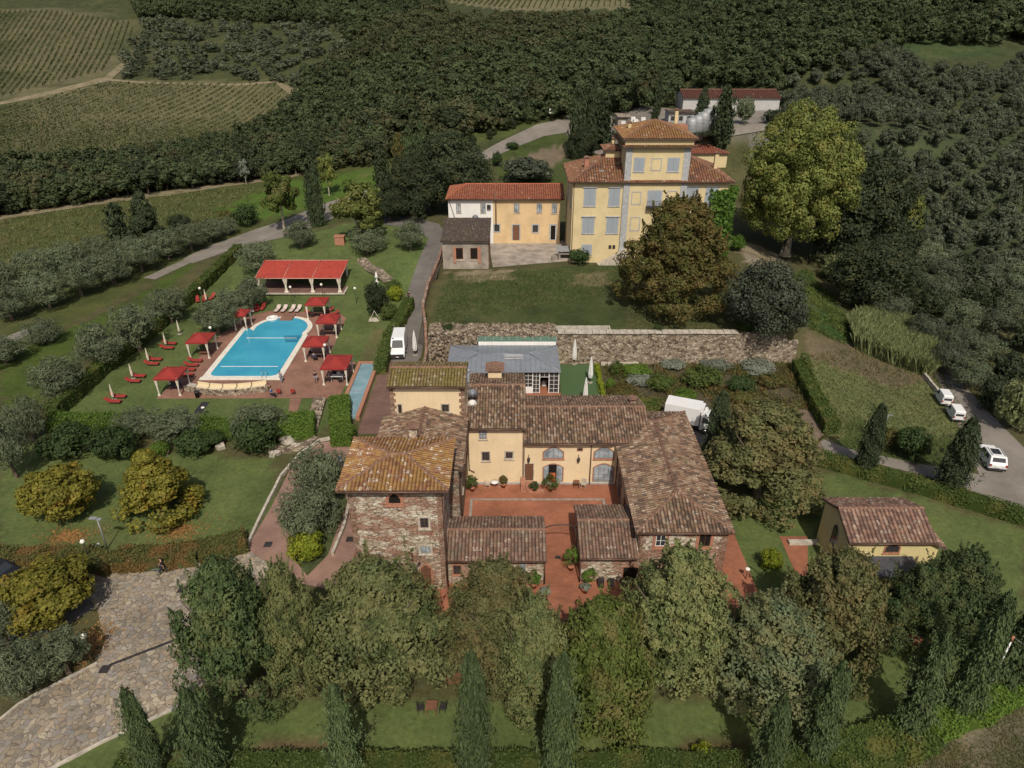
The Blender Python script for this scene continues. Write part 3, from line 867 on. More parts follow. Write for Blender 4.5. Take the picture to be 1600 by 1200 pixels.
for x0, y0, x1, y1 in ((-4.0, 58.0, 9.2, 58.25), (-4.25, 55.3, -4.0, 58.25), (9.2, 57.0, 9.45, 58.25), (-5.0, 55.05, -4.0, 55.3)): kb.box(x0, y0, .03, x1, y1, .06)
tag(kb.build('paving_border', M['grey_strip']), kind='structure')
# ------------------------------------------------------------------ buildings of the farm court
t = thing('stone_tower', 'tall square rubble-stone tower house with lichen-gold hip roof', 'tower', (0, 0, 0))
walls(t, -13.1, -5.7, 45.7, 51.9, 0, 11.15, M['rubble'])
roof(t, 'hip', -13.1, -5.7, 45.7, 51.9, 11.0, .23, .75, M['tile_gold'], M['ridge'])
Yf = 45.7
win_px(t, Yf, (606, 779, 627, 787), arch=.55, trim='brick_trim', glass='dark', frame='brick_trim', mull=(0, 0), sill=True, trimd=.06, tw=.22)
win_px(t, Yf, (656, 809, 670, 824), trim='stone_trim', mull=(1, 2))
win_px(t, Yf, (657, 853.5, 673, 863.6), trim='stone_trim', glass='glass_pale', frame='frame_blue', mull=(1, 0))
win_px(t, Yf, (658, 889, 675, 918), kind='door', arch=.45, trim='brick_trim', glass='door_wood', mull=(1, 2), tw=.2)
mb = MB()
for x0, x1 in ((-13.16, -12.75), (-6.05, -5.64)):
    mb = MB()
    for z in np.arange(0, 10.9, .5): mb.box(x0, 45.66, z, x1 + (.15 if int(z * 2) % 2 and x0 < -10 else 0), 45.9, z + .47)
    mb.build('quoins', M['brickwall'], t)
pipe(t, [(-5.5, 45.55, 10.9), (-5.5, 45.55, .1)])
pipe(t, [(-13.8, 44.9, 10.95), (-5.0, 44.9, 10.95)], .08, 'gutter')
chimney(t, -8.6, 52.6, 8.5, 12.0, .7, 'rubble')

t = thing('farmhouse_wing', 'low-pitched brown-roofed stone wing joining the gold-roofed tower to the yellow tower', 'house')
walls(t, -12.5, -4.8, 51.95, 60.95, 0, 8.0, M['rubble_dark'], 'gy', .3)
roof(t, 'gy', -12.5, -4.8, 52.15, 60.95, 7.95, .3, .4, M['tile_main'])
pipe(t, [(-4.7, 53.4, 7.9), (-4.7, 53.4, .1)])
opening(t, '+x', -4.8, 55.2, 56.1, 3.2, 4.4, trim='stone_trim')
pipe(t, [(-4.3, 53.1, 7.9), (-4.3, 60.6, 7.9)], .08, 'gutter')

t = thing('plastered_tower', 'cream-yellow plastered tower with two small windows and mossy ridged roof', 'tower')
walls(t, -12.0, -4.7, 61.0, 65.4, 0, 11.85, M['yellow'], 'gx', .3)
roof(t, 'gx', -12.0, -4.7, 61.0, 65.4, 11.75, .3, .45, M['tile_mix'])
win_px(t, 61.0, (621.7, 631.7, 628.3, 645), trim='stone_trim', tw=.1, mull=(1, 0), glass='dark')
win_px(t, 61.0, (690, 631.7, 701.7, 642.7), trim='stone_trim', tw=.1)
ma = MB(); mb = MB()
for k, z in enumerate(np.arange(6, 11.4, .35)):
    e = .18 if k % 2 else 0
    ma.box(-12.05, 60.95, z, -11.65 + e, 61.2, z + .34); mb.box(-5.05 - e, 60.95, z, -4.65, 61.2, z + .34)
ma.build('quoins', M['brickwall'], t); mb.build('quoins', M['brickwall'], t)
pipe(t, [(-12.2, 60.5, 11.7), (-4.5, 60.5, 11.7)], .07, 'gutter')

t = thing('farmhouse', 'taller yellow farmhouse with three small windows on the courtyard', 'house')
walls(t, -4.6, 1.25, 60.8, 71.8, 0, 7.15, M['yellow'], 'gx', .3)
roof(t, 'gx', -4.6, 1.25, 60.8, 71.8, 7.08, .3, .45, M['tile_main'])
win_px(t, 60.8, (749, 672.6, 760, 685), trim='stone_trim', glass='glass_pale', tw=.1)
win_px(t, 60.8, (753, 706, 765, 719), trim='stone_trim', tw=.1)
win_px(t, 60.8, (790, 706, 801, 715.5), trim='stone_trim', tw=.16)
pipe(t, [(1.15, 60.7, 6.7), (1.15, 60.7, .1)]); pipe(t, [(-4.6, 60.3, 7.03), (1.4, 60.3, 7.03)], .08, 'gutter')
pipe(t, [(-4.45, 60.68, 6.7), (-4.45, 60.68, 1.9), (-3.9, 60.66, 1.6)])
chimney(t, -1.9, 70.3, 6.5, 8.7, 1.5, 'yellow')
MB().box(-4.6, 60.74, 0, 1.25, 60.8, .25).build('plinth', M['grey_trim'], t)

t = thing('arcade_wing', 'yellow courtyard wing with arched glazed doors and lunettes', 'house')
walls(t, 1.3, 10.85, 60.8, 69.6, 0, 5.45, M['yellow'], 'gx', .3)
roof(t, 'gx', 1.45, 14.0, 60.8, 69.6, 5.36, .3, .5, M['tile_main'])
for (a, b) in ((849.5, 879.6), (929, 958)):
    win_px(t, 60.8, (a, 706, b, 715.7), arch=.55, trim='brick_trim', glass='glass_pale', frame='frame_blue', mull=(3, 0), tw=.11)
for i, (a, b) in enumerate(((849.5, 878.4), (928, 957))):
    w = win_px(t, 60.8, (a, 730, b, 752), kind='door', arch=.4, trim='brick_trim', glass='glass_pale', frame='frame_blue', mull=(3, 1), tw=.11)
    if i == 0:
        x0, z1 = onY(857.6, 727, 60.8); x1, z0 = onY(869, 751, 60.8)
        MB().box(x0, 60.74, .3, x1, 60.785, z1 + .1).build('open_doorway', M['dark'], w)
        MB().box(x0 + .12, 60.72, .32, x1 - .1, 60.76, z1 - .9).build('orange_panel', M['orange_in'], w)
win_px(t, 60.8, (820, 724.4, 833, 750), kind='door', trim='stone_trim', glass='door_wood', mull=(0, 4), tw=.08)
win_px(t, 60.8, (902.4, 700, 910, 704), trim='brick_trim', mull=(1, 0), tw=.05, sill=False)
for px_, py_ in ((904, 718), (826, 718)):
    x, z = onY(px_, py_, 60.6)
    MB().tube([(x, 60.8, z + .45), (x, 60.5, z + .5), (x, 60.5, z + .3)], .03, 5).lathe([(.05, .3), (.16, .2), (.12, -.2), (.04, -.3)], 6, (x, 60.5, z)).build('lantern', M['metal_dark'], t)
for px_ in (923,):
    x, _ = onY(px_, 720, 60.7); pipe(t, [(x, 60.68, 5), (x, 60.68, .1)])
pipe(t, [(1.4, 60.25, 5.3), (10.3, 60.25, 5.3)], .08, 'gutter')
MB().box(1.3, 60.73, 0, 10.7, 60.8, .22).build('plinth', M['grey_trim'], t)
MB().box(1.45, 59.7, 0, 2.6, 60.72, .45).box(1.7, 59.2, 0, 3.3, 59.7, .2).box(.9, 59.3, 0, 1.4, 60.7, 1.0).build('doorstep', M['brick_trim'], t)

t = thing('east_wing', 'long stone wing with big brown hip roof on the right of the courtyard', 'house')
walls(t, 10.95, 18.55, 47.5, 66.8, 0, 5.0, M['rubble'])
roof(t, 'hip', 10.95, 18.55, 47.5, 66.8, 4.98, .3, .42, M['tile_main'])
win_px(t, 47.5, (1025.5, 836, 1039, 853), trim='brick_trim', tw=.25, frame='frame_white', mull=(1, 1))
win_px(t, 47.5, (1093.6, 835, 1108.6, 853), trim='brick_trim', tw=.25, frame='frame_brown', mull=(1, 0), glass='dark')
ma = MB(); mb = MB()
for k, z in enumerate(np.arange(0, 4.8, .4)):
    e = .2 if k % 2 else 0
    ma.box(10.9, 47.45, z, 11.35 + e, 47.7, z + .38); mb.box(18.15 - e, 47.45, z, 18.6, 47.7, z + .38)
ma.build('quoins', M['brickwall'], t); mb.build('quoins', M['brickwall'], t)
opening(t, '-x', 10.95, 57.5, 59.5, .1, 2.4, kind='door', arch=.5, trim='brick_trim', frame='frame_blue')
opening(t, '-x', 10.95, 54.5, 55.5, 1.2, 2.4, trim='brick_trim')
pipe(t, [(11.0, 47.35, 4.9), (11.0, 47.35, .1)]); pipe(t, [(10.5, 47.05, 4.95), (19.0, 47.05, 4.95)], .08, 'gutter')
chimney(t, 13.1, 67.0, 4.5, 6.6, .6, 'rubble')

t = thing('low_outbuilding', 'low stone outbuilding with brown tiles, against the stone tower', 'house')
walls(t, -5.65, 2.75, 46.3, 51.5, 0, 2.95, M['rubble'], 'gx', .34)
roof(t, 'gx', -5.65, 2.75, 46.3, 51.5, 2.85, .34, .35, M['tile_low'])
win_px(t, 46.3, (708, 883, 720.7, 896.7), trim='brick_trim', tw=.1, mull=(1, 1))
win_px(t, 46.3, (813, 880, 821, 893), trim='stone_trim', tw=.06, glass='glass_pale', frame='frame_blue', mull=(0, 1))
pipe(t, [(-5.3, 45.85, 2.9), (2.9, 45.85, 2.9)], .08, 'gutter'); pipe(t, [(2.8, 46.15, 2.8), (2.8, 46.15, .1)])

t = thing('low_outbuilding', 'low stone outbuilding with brown tiles, against the long hip-roofed wing', 'house')
walls(t, 6.0, 10.9, 46.6, 53.2, 0, 2.95, M['rubble'], 'gx', .34)
roof(t, 'gx', 6.0, 10.6, 46.6, 53.2, 2.85, .34, .35, M['tile_low'])
win_px(t, 46.6, (974, 886, 995, 912), kind='door', trim='brick_trim', glass='dark', tw=.1, mull=(0, 0))
pipe(t, [(5.8, 46.15, 2.9), (10.7, 46.15, 2.9)], .08, 'gutter'); pipe(t, [(5.9, 46.4, 2.8), (5.9, 46.4, .1)])

mb = MB(); mb.tube([(2.95 + 1.5 - 1.5 * math.cos(a), 50.3, 2.7 + .55 * math.sin(a)) for a in np.linspace(0, PI, 13)], .05, 6)
mb.tube([(2.95, 50.3, 0), (2.95, 50.3, 2.7)], .04, 6).tube([(5.93, 50.3, 0), (5.93, 50.3, 2.7)], .04, 6)
tag(mb.build('iron_arch', M['metal_dark']), 'thin dark iron arch spanning the passage between low outbuildings', 'arch')
tag(MB().box(2.82, 46.25, 0, 2.9, 51.4, .9).build('gate_rail', M['metal_dark']), 'dark rail along the left side of the passage', 'railing')
for x, y, lb in ((4.2, 49.6, 'small dark drain grate in the passage paving'), (5.3, 49.2, 'small dark drain grate at the right edge of the passage')):
    tag(MB().box(x - .25, y - .2, .02, x + .25, y + .2, .05).build('drain_grate', M['metal_dark']), lb, 'drain')
for lb, p in (('square drain cover on the crazy paving beside the walking person', (285, 922)), ('square drain cover at the kerb end of the drainage channel', (164, 1046)), ('drain cover on the pink path near the low hedge', (419, 851)), ('drain cover beside the stone tower wall', (547, 843))):
    q = gp(*p); tag(MB().box(-.35, -.35, 0, .35, .35, .04).build('drain_cover', M['metal_dark'], loc=(q.x, q.y, .02)), lb, 'drain cover')
a = gp(170, 1040); b = gp(300, 990); d = (b - a).normalized(); n = Vector((-d.y, d.x, 0)) * .13
drape('drainage_channel', [a + n, a - n, b - n, b + n], M['metal_dark'], .03, flat=True)

# satellite dishes on the farmhouse roof
for i, (px_, py_, m, lb) in enumerate(((738, 613, 'zinc', 'dark grey satellite dish on the mast by the yellow tower'), (738, 628, 'white_cloth', 'white satellite dish with red centre below the dark dish'))):
    x, z = onY(px_, py_, 64.0)
    o = MB().lathe([(.02, 0), (.25, .04), (.45, .14), (.5, .2)], 16).build('satellite_dish', M[m], loc=(x, 63.8 - .2 * i, z))
    o.rotation_euler = (R(75), 0, R(8)); tag(o, lb, 'satellite dish')
    if i: 
        r_ = MB().lathe([(.13, 0), (.13, .02)], 12).build('dish_badge', M['red'], o, (0, 0, .12))
    MB().tube([(0, .0, .1), (0, -.25, .55)], .02, 5).build('feed_arm', M['steel'], o)
x, _ = onY(733, 613, 64.4)
mb = MB().tube([(x, 64.4, 7.2), (x, 64.4, 11.4)], .04, 6); mb.lathe([(.05, -.2), (.2, -.1), (.2, .15), (.05, .22)], 10, (x, 64.4, 11.6)); tag(mb.build('antenna_mast', M['steel']), 'thin mast with white dome rising behind the satellite dishes', 'antenna')

# ------------------------------------------------------------------ conservatory
t = thing('conservatory', 'grey zinc-roofed conservatory with white glazed front', 'conservatory')
walls(t, -7.9, -.9, 80.4, 87.6, 0, 3.2, M['white'])
def zinc_roof(t, X0, X1, Y0, Y1, z0, rise, mat, name='roof'):
    i = (Y1 - Y0) / 2; a = (X0 + i, (Y0 + Y1) / 2, z0 + rise); b = (X1 - i, (Y0 + Y1) / 2, z0 + rise)
    o = roof_mesh(name, [[(X0, Y0, z0), (X1, Y0, z0), b, a], [(X1, Y1, z0), (X0, Y1, z0), a, b], [(X0, Y1, z0), (X0, Y0, z0), a], [(X1, Y0, z0), (X1, Y1, z0), b]], mat, t, flat=True, thick=.1)
    mb = MB()
    n = int((X1 - X0) / .62)
    for k in range(n + 1):
        x = X0 + (X1 - X0) * k / n
        f = min(1, (x - X0) / i, (X1 - x) / i)
        for s in (-1, 1):
            ye = Y0 if s < 0 else Y1
            ym = ye + (i * f) * (1 if s < 0 else -1)
            if f > .02: mb.tube([(x, ye, z0 + .03), (x, ym, z0 + rise * f + .03)], .022, 4, False)
    k = int(2 * i / .62)
    for q in range(1, k):
        y = Y0 + 2 * i * q / k; f = 1 - abs(y - (Y0 + i)) / i
        mb.tube([(X0, y, z0 + .03), (X0 + i * f, y, z0 + rise * f + .03)], .022, 4, False); mb.tube([(X1, y, z0 + .03), (X1 - i * f, y, z0 + rise * f + .03)], .022, 4, False)
    for c in ((X0, Y0), (X0, Y1)): mb.tube([(c[0], c[1], z0 + .04), (a[0], a[1], a[2] + .05)], .06, 5)
    for c in ((X1, Y0), (X1, Y1)): mb.tube([(c[0], c[1], z0 + .04), (b[0], b[1], b[2] + .05)], .06, 5)
    mb.tube([(a[0], a[1], a[2] + .05), (b[0], b[1], b[2] + .05)], .06, 5)
    mb.build('standing_seams', mat, o); return o
zinc_roof(t, -8.4, 6.2, 80.0, 87.9, 3.3, .62, M['zinc'])
MB().box(-1.0, 83.0, 3.9, 1.4, 83.5, 4.12).box(-1.0, 82.5, 3.82, 1.4, 82.7, 4.0).build('roof_vent', M['grey_trim'], t)
mb = MB().prism([(76.6, 2.75), (80.3, 3.25), (80.3, 3.35), (76.6, 2.85)], 'x', -8.1, -1.2)
for k in range(12): mb.tube([(-8.1 + k * .62, 76.6, 2.87), (-8.1 + k * .62, 80.2, 3.37)], .025, 4, False)
mb.build('lean_to_roof', M['zinc'], t); MB().box(-8, 76.9, 0, -7.9, 80.4, 2.75).box(-1.35, 76.9, 0, -1.25, 80.4, 2.8).build('lean_to_wall', M['white'], t)
mb = MB().box(-.85, 80.5, .02, 6.0, 87.6, .06); mb.build('interior_floor', M['terracotta'], t)
MB().box(-.9, 87.45, 0, 6.05, 87.6, 3.2).build('rear_wall', M['dark'], t)
MB().box(5.98, 80.5, 0, 6.08, 87.4, 3.2).build('side_glazing', M['glass'], t)
xs_ = [-.85, .35, 1.5, 2.65, 3.55, 4.75, 6.0]
for i in range(6):
    door = i in (3, 5)
    if i == 4:
        w = opening(t, '-y', 80.4, xs_[i], xs_[i + 1], 2.35, 3.1, trim=None, frame='frame_white', glass='glass', mull=(1, 0), sill=False); continue
    w = opening(t, '-y', 80.4, xs_[i], xs_[i + 1], .1 if door else .9, 3.1, kind='door' if door else 'window', trim=None, frame='frame_white', glass='glass', mull=(1, 3) if not door else (1, 4), sill=False)
mb = MB().box(-.9, 80.3, 3.1, 6.1, 80.45, 3.3).box(-.9, 80.35, 0, 2.6, 80.45, .9)
for x in xs_: mb.box(x - .05, 80.33, 0, x + .05, 80.46, 3.1)
mb.build('front_frame', M['frame_white'], t)
mb = MB().box(3.9, 82.0, .72, 4.6, 82.7, .76).lathe([(.35, .74), (.38, .3), (.42, 0)], 10, (4.2, 82.4, .03)); tag(mb.build('round_table', M['white_cloth']), 'white draped table inside the open conservatory doorway', 'table')

t = thing('glazed_lean_to', 'green-tinted low glass lean-to behind the conservatory', 'lean-to')
roof_mesh('roof', [[(-4.7, 88.0, 3.9), (6.1, 88.0, 3.9), (6.1, 90.8, 4.75), (-4.7, 90.8, 4.75)]], M['zinc_green'], t, flat=True, thick=.08)
mb = MB()
for k in range(11): mb.tube([(-4.7 + k * 1.08, 88.0, 3.95), (-4.7 + k * 1.08, 90.8, 4.8)], .035, 4)
mb.build('glazing_bar', M['steel'], t)
MB().box(-4.6, 88.0, 0, 6.0, 88.1, 3.8).build('wall', M['white'], t)

# ------------------------------------------------------------------ retaining wall, drive wall
def wall_ribbon(pts, thick, z0f, topf, step=.5, coping=None):
    """continuous wall along a polyline with an uneven top."""
    P = []
    for i in range(len(pts) - 1):
        a, b = Vector(pts[i]), Vector(pts[i + 1]); k = max(1, int((b - a).length / step))
        for j in range(k): P.append(a.lerp(b, j / k))
    P.append(Vector(pts[-1]))
    V = []; F = []
    for i, p in enumerate(P):
        d = (P[min(i + 1, len(P) - 1)] - P[max(i - 1, 0)]).normalized(); n = Vector((-d.y, d.x)) * thick / 2
        zt = topf(p.x, p.y); zb = z0f(p.x, p.y)
        for s in (1, -1):
            V += [(p.x + s * n.x, p.y + s * n.y, zb), (p.x + s * n.x * .85, p.y + s * n.y * .85, zt)]
    for i in range(len(P) - 1):
        a = i * 4; b = a + 4
        F += [(a, b, b + 1, a + 1), (a + 2, a + 3, b + 3, b + 2), (a + 1, b + 1, b + 3, a + 3)]
    F += [(0, 1, 3, 2), (len(V) - 4, len(V) - 2, len(V) - 1, len(V) - 3)]
    return V, F
nz = lambda x, s, k: math.sin(x * 1.9 + s) * .5 + math.sin(x * 4.3 + s * 2) * .3 + math.sin(x * .7 + s) * .6
rt = thing('retaining_wall', 'long rubble-stone retaining wall below the upper lawn', 'wall')
V, F = wall_ribbon([(-11.6, 89.3), (39.5, 89.3)], .9, lambda x, y: -.1, lambda x, y: (4.55 + (.12 if x > 6 else .3) * nz(x, 1, 1) + (-.5 if x < -6 else 0) - (1.2 if x > 37.5 else 0)))
MB().add(V, F).build('wall', M['retain'], rt)
mb = MB()
for k in range(26): mb.box(6.3 + k * .95, 88.7, 4.62 + random.uniform(-.03, .03), 7.2 + k * .95, 89.85, 4.78 + random.uniform(-.03, .03))
mb.build('coping', M['kerb'], rt)
mb = MB().box(6.0, 90.6, 4.4, 13.6, 90.8, 4.95).box(13.4, 89.9, 4.4, 13.6, 90.6, 4.9); tag(mb.build('concrete_curb', M['kerb']), 'low pale concrete curb at the lawn edge above the wall', 'kerb')
# collapsed stones along the left half: uncountable rubble
def stone(mb, c, s):
    a = [random.uniform(.7, 1.2) for _ in range(8)]
    V = [Vector(((k & 1) * 2 - 1, ((k >> 1) & 1) * 2 - 1, ((k >> 2) & 1) * 2 - 1)) * s * .5 * a[k] for k in range(8)]
    Mx = Matrix.Rotation(random.uniform(0, 6), 3, 'Z') @ Matrix.Rotation(random.uniform(-.5, .5), 3, 'X')
    V = [Mx @ v + Vector(c) for v in V]
    mb.add(V, [(0, 2, 3, 1), (4, 5, 7, 6), (0, 1, 5, 4), (1, 3, 7, 5), (3, 2, 6, 7), (2, 0, 4, 6)])
mb = MB()
for k in range(2300):
    x = random.uniform(-11.4, 6.0); y = random.uniform(88.3, 91.2); 
    z = (4.3 + (y - 89) * .25) if y > 88.9 else random.uniform(.1, 4.2)
    if y < 88.9: y = 88.85 - (4.4 - z) * .12
    stone(mb, (x, y, z + random.uniform(0, .25)), random.uniform(.1, .32))
tag(mb.build('rubble', M['retain']), kind='stuff')

V, F = wall_ribbon([(float(wall_x(y)) - .1, y) for y in np.arange(83.0, 125.1, 1.5)], .45, lambda x, y: hz(x - .8, y) - .2, lambda x, y: max(hz(x - .8, y), hz(x + .8, y)) + 1.0 + .1 * nz(y, 2, 1) + (1.0 if y < 90 else 0))
dw = MB().add(V, F).build('drive_wall', M['brickwall']); tag(dw, 'crumbling brick and stone wall running up beside the tarmac drive', 'wall')
V, F = wall_ribbon([(-11.7, 83.0), (-13.4, 79.0)], .4, lambda x, y: -.1, lambda x, y: 3.2 - (83 - y) * .55)
tag(MB().add(V, F).build('wing_wall', M['brickwall']), 'sloping brick wing wall behind the yellow tower roof', 'wall')

# ------------------------------------------------------------------ villa
ZV = 4.35
t = thing('villa', 'grand yellow villa with central belvedere tower and grey shutters', 'villa')
walls(t, 10.1, 36.0, 119.2, 132.6, ZV - .5, 18.4, M['villa'])
roof(t, 'hip', 10.1, 36.0, 119.2, 132.6, 18.35, .45, .7, M['tile_villa'], pitch=.42)
walls(t, 18.5, 28.9, 118.9, 129.5, ZV, 24.0, M['villa'], name='belvedere')
mb = MB()
for (a, b) in ((18.45, 19.5), (27.9, 28.95)): mb.box(a, 118.82, ZV, b, 118.95, 24.0)
mb.build('pilaster', M['grey_trim'], t)
roof(t, 'hip', 18.5, 28.9, 118.9, 129.5, 24.0, .22, .75, M['tile_orange'], name='eave_roof', pitch=.42)
MB().box(18.2, 118.6, 24.3, 29.2, 129.8, 25.3).build('attic_band', M['villa'], t)
roof(t, 'hip', 18.3, 29.1, 118.7, 129.7, 25.25, .34, .6, M['tile_orange'], pitch=.42)
K = dict(shutters=True, tw=.16)
for r_ in ((914, 295, 929, 321), (953, 295, 966.5, 321), (1073, 294, 1088, 320), (1104.5, 294, 1118, 320)): win_px(t, 119.2, r_, hood=True, **K)
for r_ in ((911, 341, 926.6, 363.7), (949, 341, 964, 363.7), (1072, 338, 1086, 361), (1100.5, 338, 1113, 361)): win_px(t, 119.2, r_, hood=True, **K)
win_px(t, 119.2, (910, 383, 923, 396), **K)
win_px(t, 119.2, (951, 383, 955, 389), trim=None, mull=(0, 0), sill=False); win_px(t, 119.2, (957, 383, 961, 389), trim=None, mull=(0, 0), sill=False)
for r_ in ((992, 247.5, 1005, 267), (1045, 247.5, 1059, 267)): win_px(t, 118.9, r_, **K)
win_px(t, 118.9, (1014, 299, 1031, 324), kind='door', shutters=True, tw=.22, sill=False)
for r_ in ((1019, 248, 1032, 266), (988, 300, 1000, 319), (1044, 299, 1056, 318), (986, 340, 998, 360), (1045, 340, 1057, 360)):
    win_px(t, 118.9, r_, trim='grey_trim', frame='grey_trim', glass='villa', mull=(0, 0), sill=False, tw=.1)
x0, z0 = onY(1011, 324, 118); x1, _ = onY(1034, 324, 118)
mb = MB().box(x0, 117.9, z0 - .15, x1, 118.9, z0)
for k in range(9): mb.tube([(x0 + (x1 - x0) * k / 8, 117.95, z0), (x0 + (x1 - x0) * k / 8, 117.95, z0 + 1)], .03, 4)
mb.box(x0, 117.92, z0 + 1, x1, 117.98, z0 + 1.06); mb.build('balcony', M['metal_dark'], t)
opening(t, '-x', 10.1, 122, 123.1, 13.5, 15.6, shutters=True); opening(t, '-x', 10.1, 127, 128.1, 13.5, 15.6, shutters=True)
pipe(t, [(9.4, 118.45, 18.3), (36.7, 118.45, 18.3)], .09, 'gutter'); pipe(t, [(10.3, 119.1, 18.2), (10.3, 119.1, ZV)])
pipe(t, [(9.35, 118.6, 18.3), (9.35, 133.2, 18.3)], .09, 'gutter')
d_ = walls(t, 15.9, 18.4, 124.6, 128.4, 18.5, 22.4, M['villa'], name='roof_turret')
roof(t, 'hip', 15.9, 18.4, 124.6, 128.4, 22.4, .3, .45, M['tile_villa'], name='turret_roof')
chimney(t, 12.6, 123.4, 19.0, 21.2, .7, 'brick_trim'); chimney(t, 34.6, 124.0, 19.5, 21.8, .6, 'villa'); chimney(t, 17.4, 127.2, 22.3, 23.6, .5, 'villa')
chimney(t, 19.6, 124.6, 25.2, 26.6, .5, 'villa'); chimney(t, 28.9, 132.4, 18, 27.6, .55, 'villa'); 
MB().box(27.3, 129.6, 20, 30.5, 131.8, 25.6).build('brick_stack', M['brick_trim'], t)
MB().box(14.5, 121.1, 19.35, 15.3, 121.7, 19.75).build('skylight', M['glass_pale'], t)
V, F = wall_ribbon([(14.8, 118.6), (19.5, 118.6)], .9, lambda x, y: ZV - .2, lambda x, y: ZV + .1 + (x - 14.8) * .55)
st_ = MB().add(V, F)
for k in range(12): st_.box(14.9 + k * .4, 117.7, ZV - .1, 15.3 + k * .4, 118.15, ZV + .15 + k * .21)
st_.build('outside_stair', M['stone_trim'], t)

t = thing('annex', 'long two-storey annex with new red roof, half white and half ochre', 'house')
walls(t, -3.5, 8.9, 130.2, 139.8, 4.0, 12.75, M['annex'])
walls(t, -11.7, -3.5, 130.2, 139.8, 4.0, 12.75, M['white'], name='white_wall')
ov = .45; a0, a1, b0, b1 = -12.1, 9.6, 129.7, 140.3; zr = 12.75 + 5.3 * .3
roof_mesh('roof', [[(a0, b0, 12.75), (a1, b0, 12.75), (a1, 135, zr), (a0 + 3.4, 135, zr)], [(a1, b1, 12.75), (a0, b1, 12.75), (a0 + 3.4, 135, zr), (a1, 135, zr)], [(a0, b1, 12.75), (a0, b0, 12.75), (a0 + 3.4, 135, zr)]], M['tile_red'], t,
          [((a0 + 3.4, 135, zr), (a1, 135, zr)), ((a0, b0, 12.75), (a0 + 3.4, 135, zr))], M['ridge_red'], pitch=.42)
for r_ in ((713, 318, 720, 332), (751, 318, 758.5, 332), (803.3, 318, 811, 332), (839, 318, 846.5, 332), (862.7, 318, 870, 333)):
    win_px(t, 130.2, r_, trim='stone_trim', tw=.08, glass='glass_pale', frame='frame_brown', mull=(1, 0))
for r_ in ((772.4, 351, 780.4, 361.4), (832.4, 351.7, 840.6, 362.5)): win_px(t, 130.2, r_, trim='grey_trim', tw=.2, mull=(1, 1), sill=False)
win_px(t, 130.2, (801.2, 351.7, 811.4, 375), kind='door', trim='grey_trim', tw=.2, glass='door_wood', mull=(0, 0))
win_px(t, 130.2, (860, 351.7, 868, 375), kind='door', trim='grey_trim', tw=.2, glass='dark', mull=(0, 0), frame='frame_white')
x, z = onY(774.5, 298, 129.8); pipe(t, [(x, 129.85, 8.0), (x, 129.85, z)], .11, 'flue', 'copper')
pipe(t, [(-12.1, 129.65, 12.7), (9.2, 129.65, 12.7)], .09, 'gutter'); pipe(t, [(-11.5, 130.0, 12.6), (-10.2, 130.0, 8)], .05)
MB().box(-4.6, 129.8, 11.0, -3.9, 130.2, 11.7).build('air_conditioner', M['metal_dark'], t)
o = MB().lathe([(.02, 0), (.3, .04), (.55, .18)], 14).build('satellite_dish', M['zinc'], loc=(onY(743, 339, 129)[0], 128.6, onY(743, 339, 129)[1])); o.rotation_euler = (R(80), 0, 0); tag(o, 'dark satellite dish above the grey shed roof', 'satellite dish')

t = thing('stone_shed', 'grey stone shed with two dark openings and flat brown tiled roof', 'shed')
walls(t, -11.7, -4.0, 115.9, 125.0, 3.2, 9.2, M['concrete'])
roof_mesh('roof', [[(-12.0, 115.5, 9.25), (-3.7, 115.5, 9.25), (-3.7, 125.6, 10.5), (-12.0, 125.6, 10.5)]], M['tile_grey'], t, pitch=.25)
for r_ in ((711.7, 387, 724, 405), (734.4, 387, 746.8, 405)):
    w = win_px(t, 115.9, r_, trim=None, glass='dark', mull=(0, 0), frame='brick_trim')
for px_ in (710, 749):
    x, z1 = onY(px_, 386, 115.8); _, z0 = onY(px_, 411, 115.8); MB().box(x - .25, 115.8, z0, x + .2, 115.9, z1).build('brick_jamb', M['brick_trim'], t)
MB().box(-3.98, 116, 4.4, -3.9, 124.8, 9.0).build('side_wall', M['brickwall'], t)

t = thing('garden_store', 'small concrete store with pale metal roof beside the villa', 'shed', tuple(gp(882, 405)))
MB().box(-1.1, -.8, 0, 1.1, .8, 1.5).box(-2.3, -.9, 0, -1.3, .2, .8).build('wall', M['concrete'], t); MB().prism([(-1.1, 1.7), (1.1, 2.0), (1.1, 2.08), (-1.1, 1.78)], 'x', -1.5, 1.4).build('roof', M['steel'], t)
MB().box(-.8, -.83, .5, .9, -.79, 1.1).build('opening', M['dark'], t)

# ------------------------------------------------------------------ cottage on the right
t = thing('cottage', 'small pale-yellow cottage with pink-brown tiled roof on the right lawn', 'cottage')
walls(t, 28.7, 35.6, 46.6, 52.0, 0, 4.7, M['cottage'], 'gx', .42)
roof(t, 'gx', 28.6, 35.7, 46.6, 52.0, 4.62, .42, .35, M['tile_cottage'], pitch=.36)
win_px(t, 46.6, (1384, 855, 1403, 862.5), arch=.3, trim='brick_trim', tw=.12, mull=(2, 0))
opening(t, '-x', 28.7, 48.6, 49.6, 2.0, 3.7, arch=.5, trim='stone_trim', tw=.08)
pipe(t, [(28.9, 46.45, 4.6), (28.9, 46.45, .1)], .06); pipe(t, [(28.4, 46.15, 4.6), (35.9, 46.15, 4.6)], .07, 'gutter')
walls(t, 35.6, 37.0, 47.4, 51.5, 0, 3.4, M['cottage'], name='lean_to')
roof_mesh('lean_to_roof', [[(37.4, 47.0, 3.3), (37.4, 52.0, 3.3), (35.65, 52.0, 4.2), (35.65, 47.0, 4.2)]], M['tile_cottage'], t, pitch=.3)
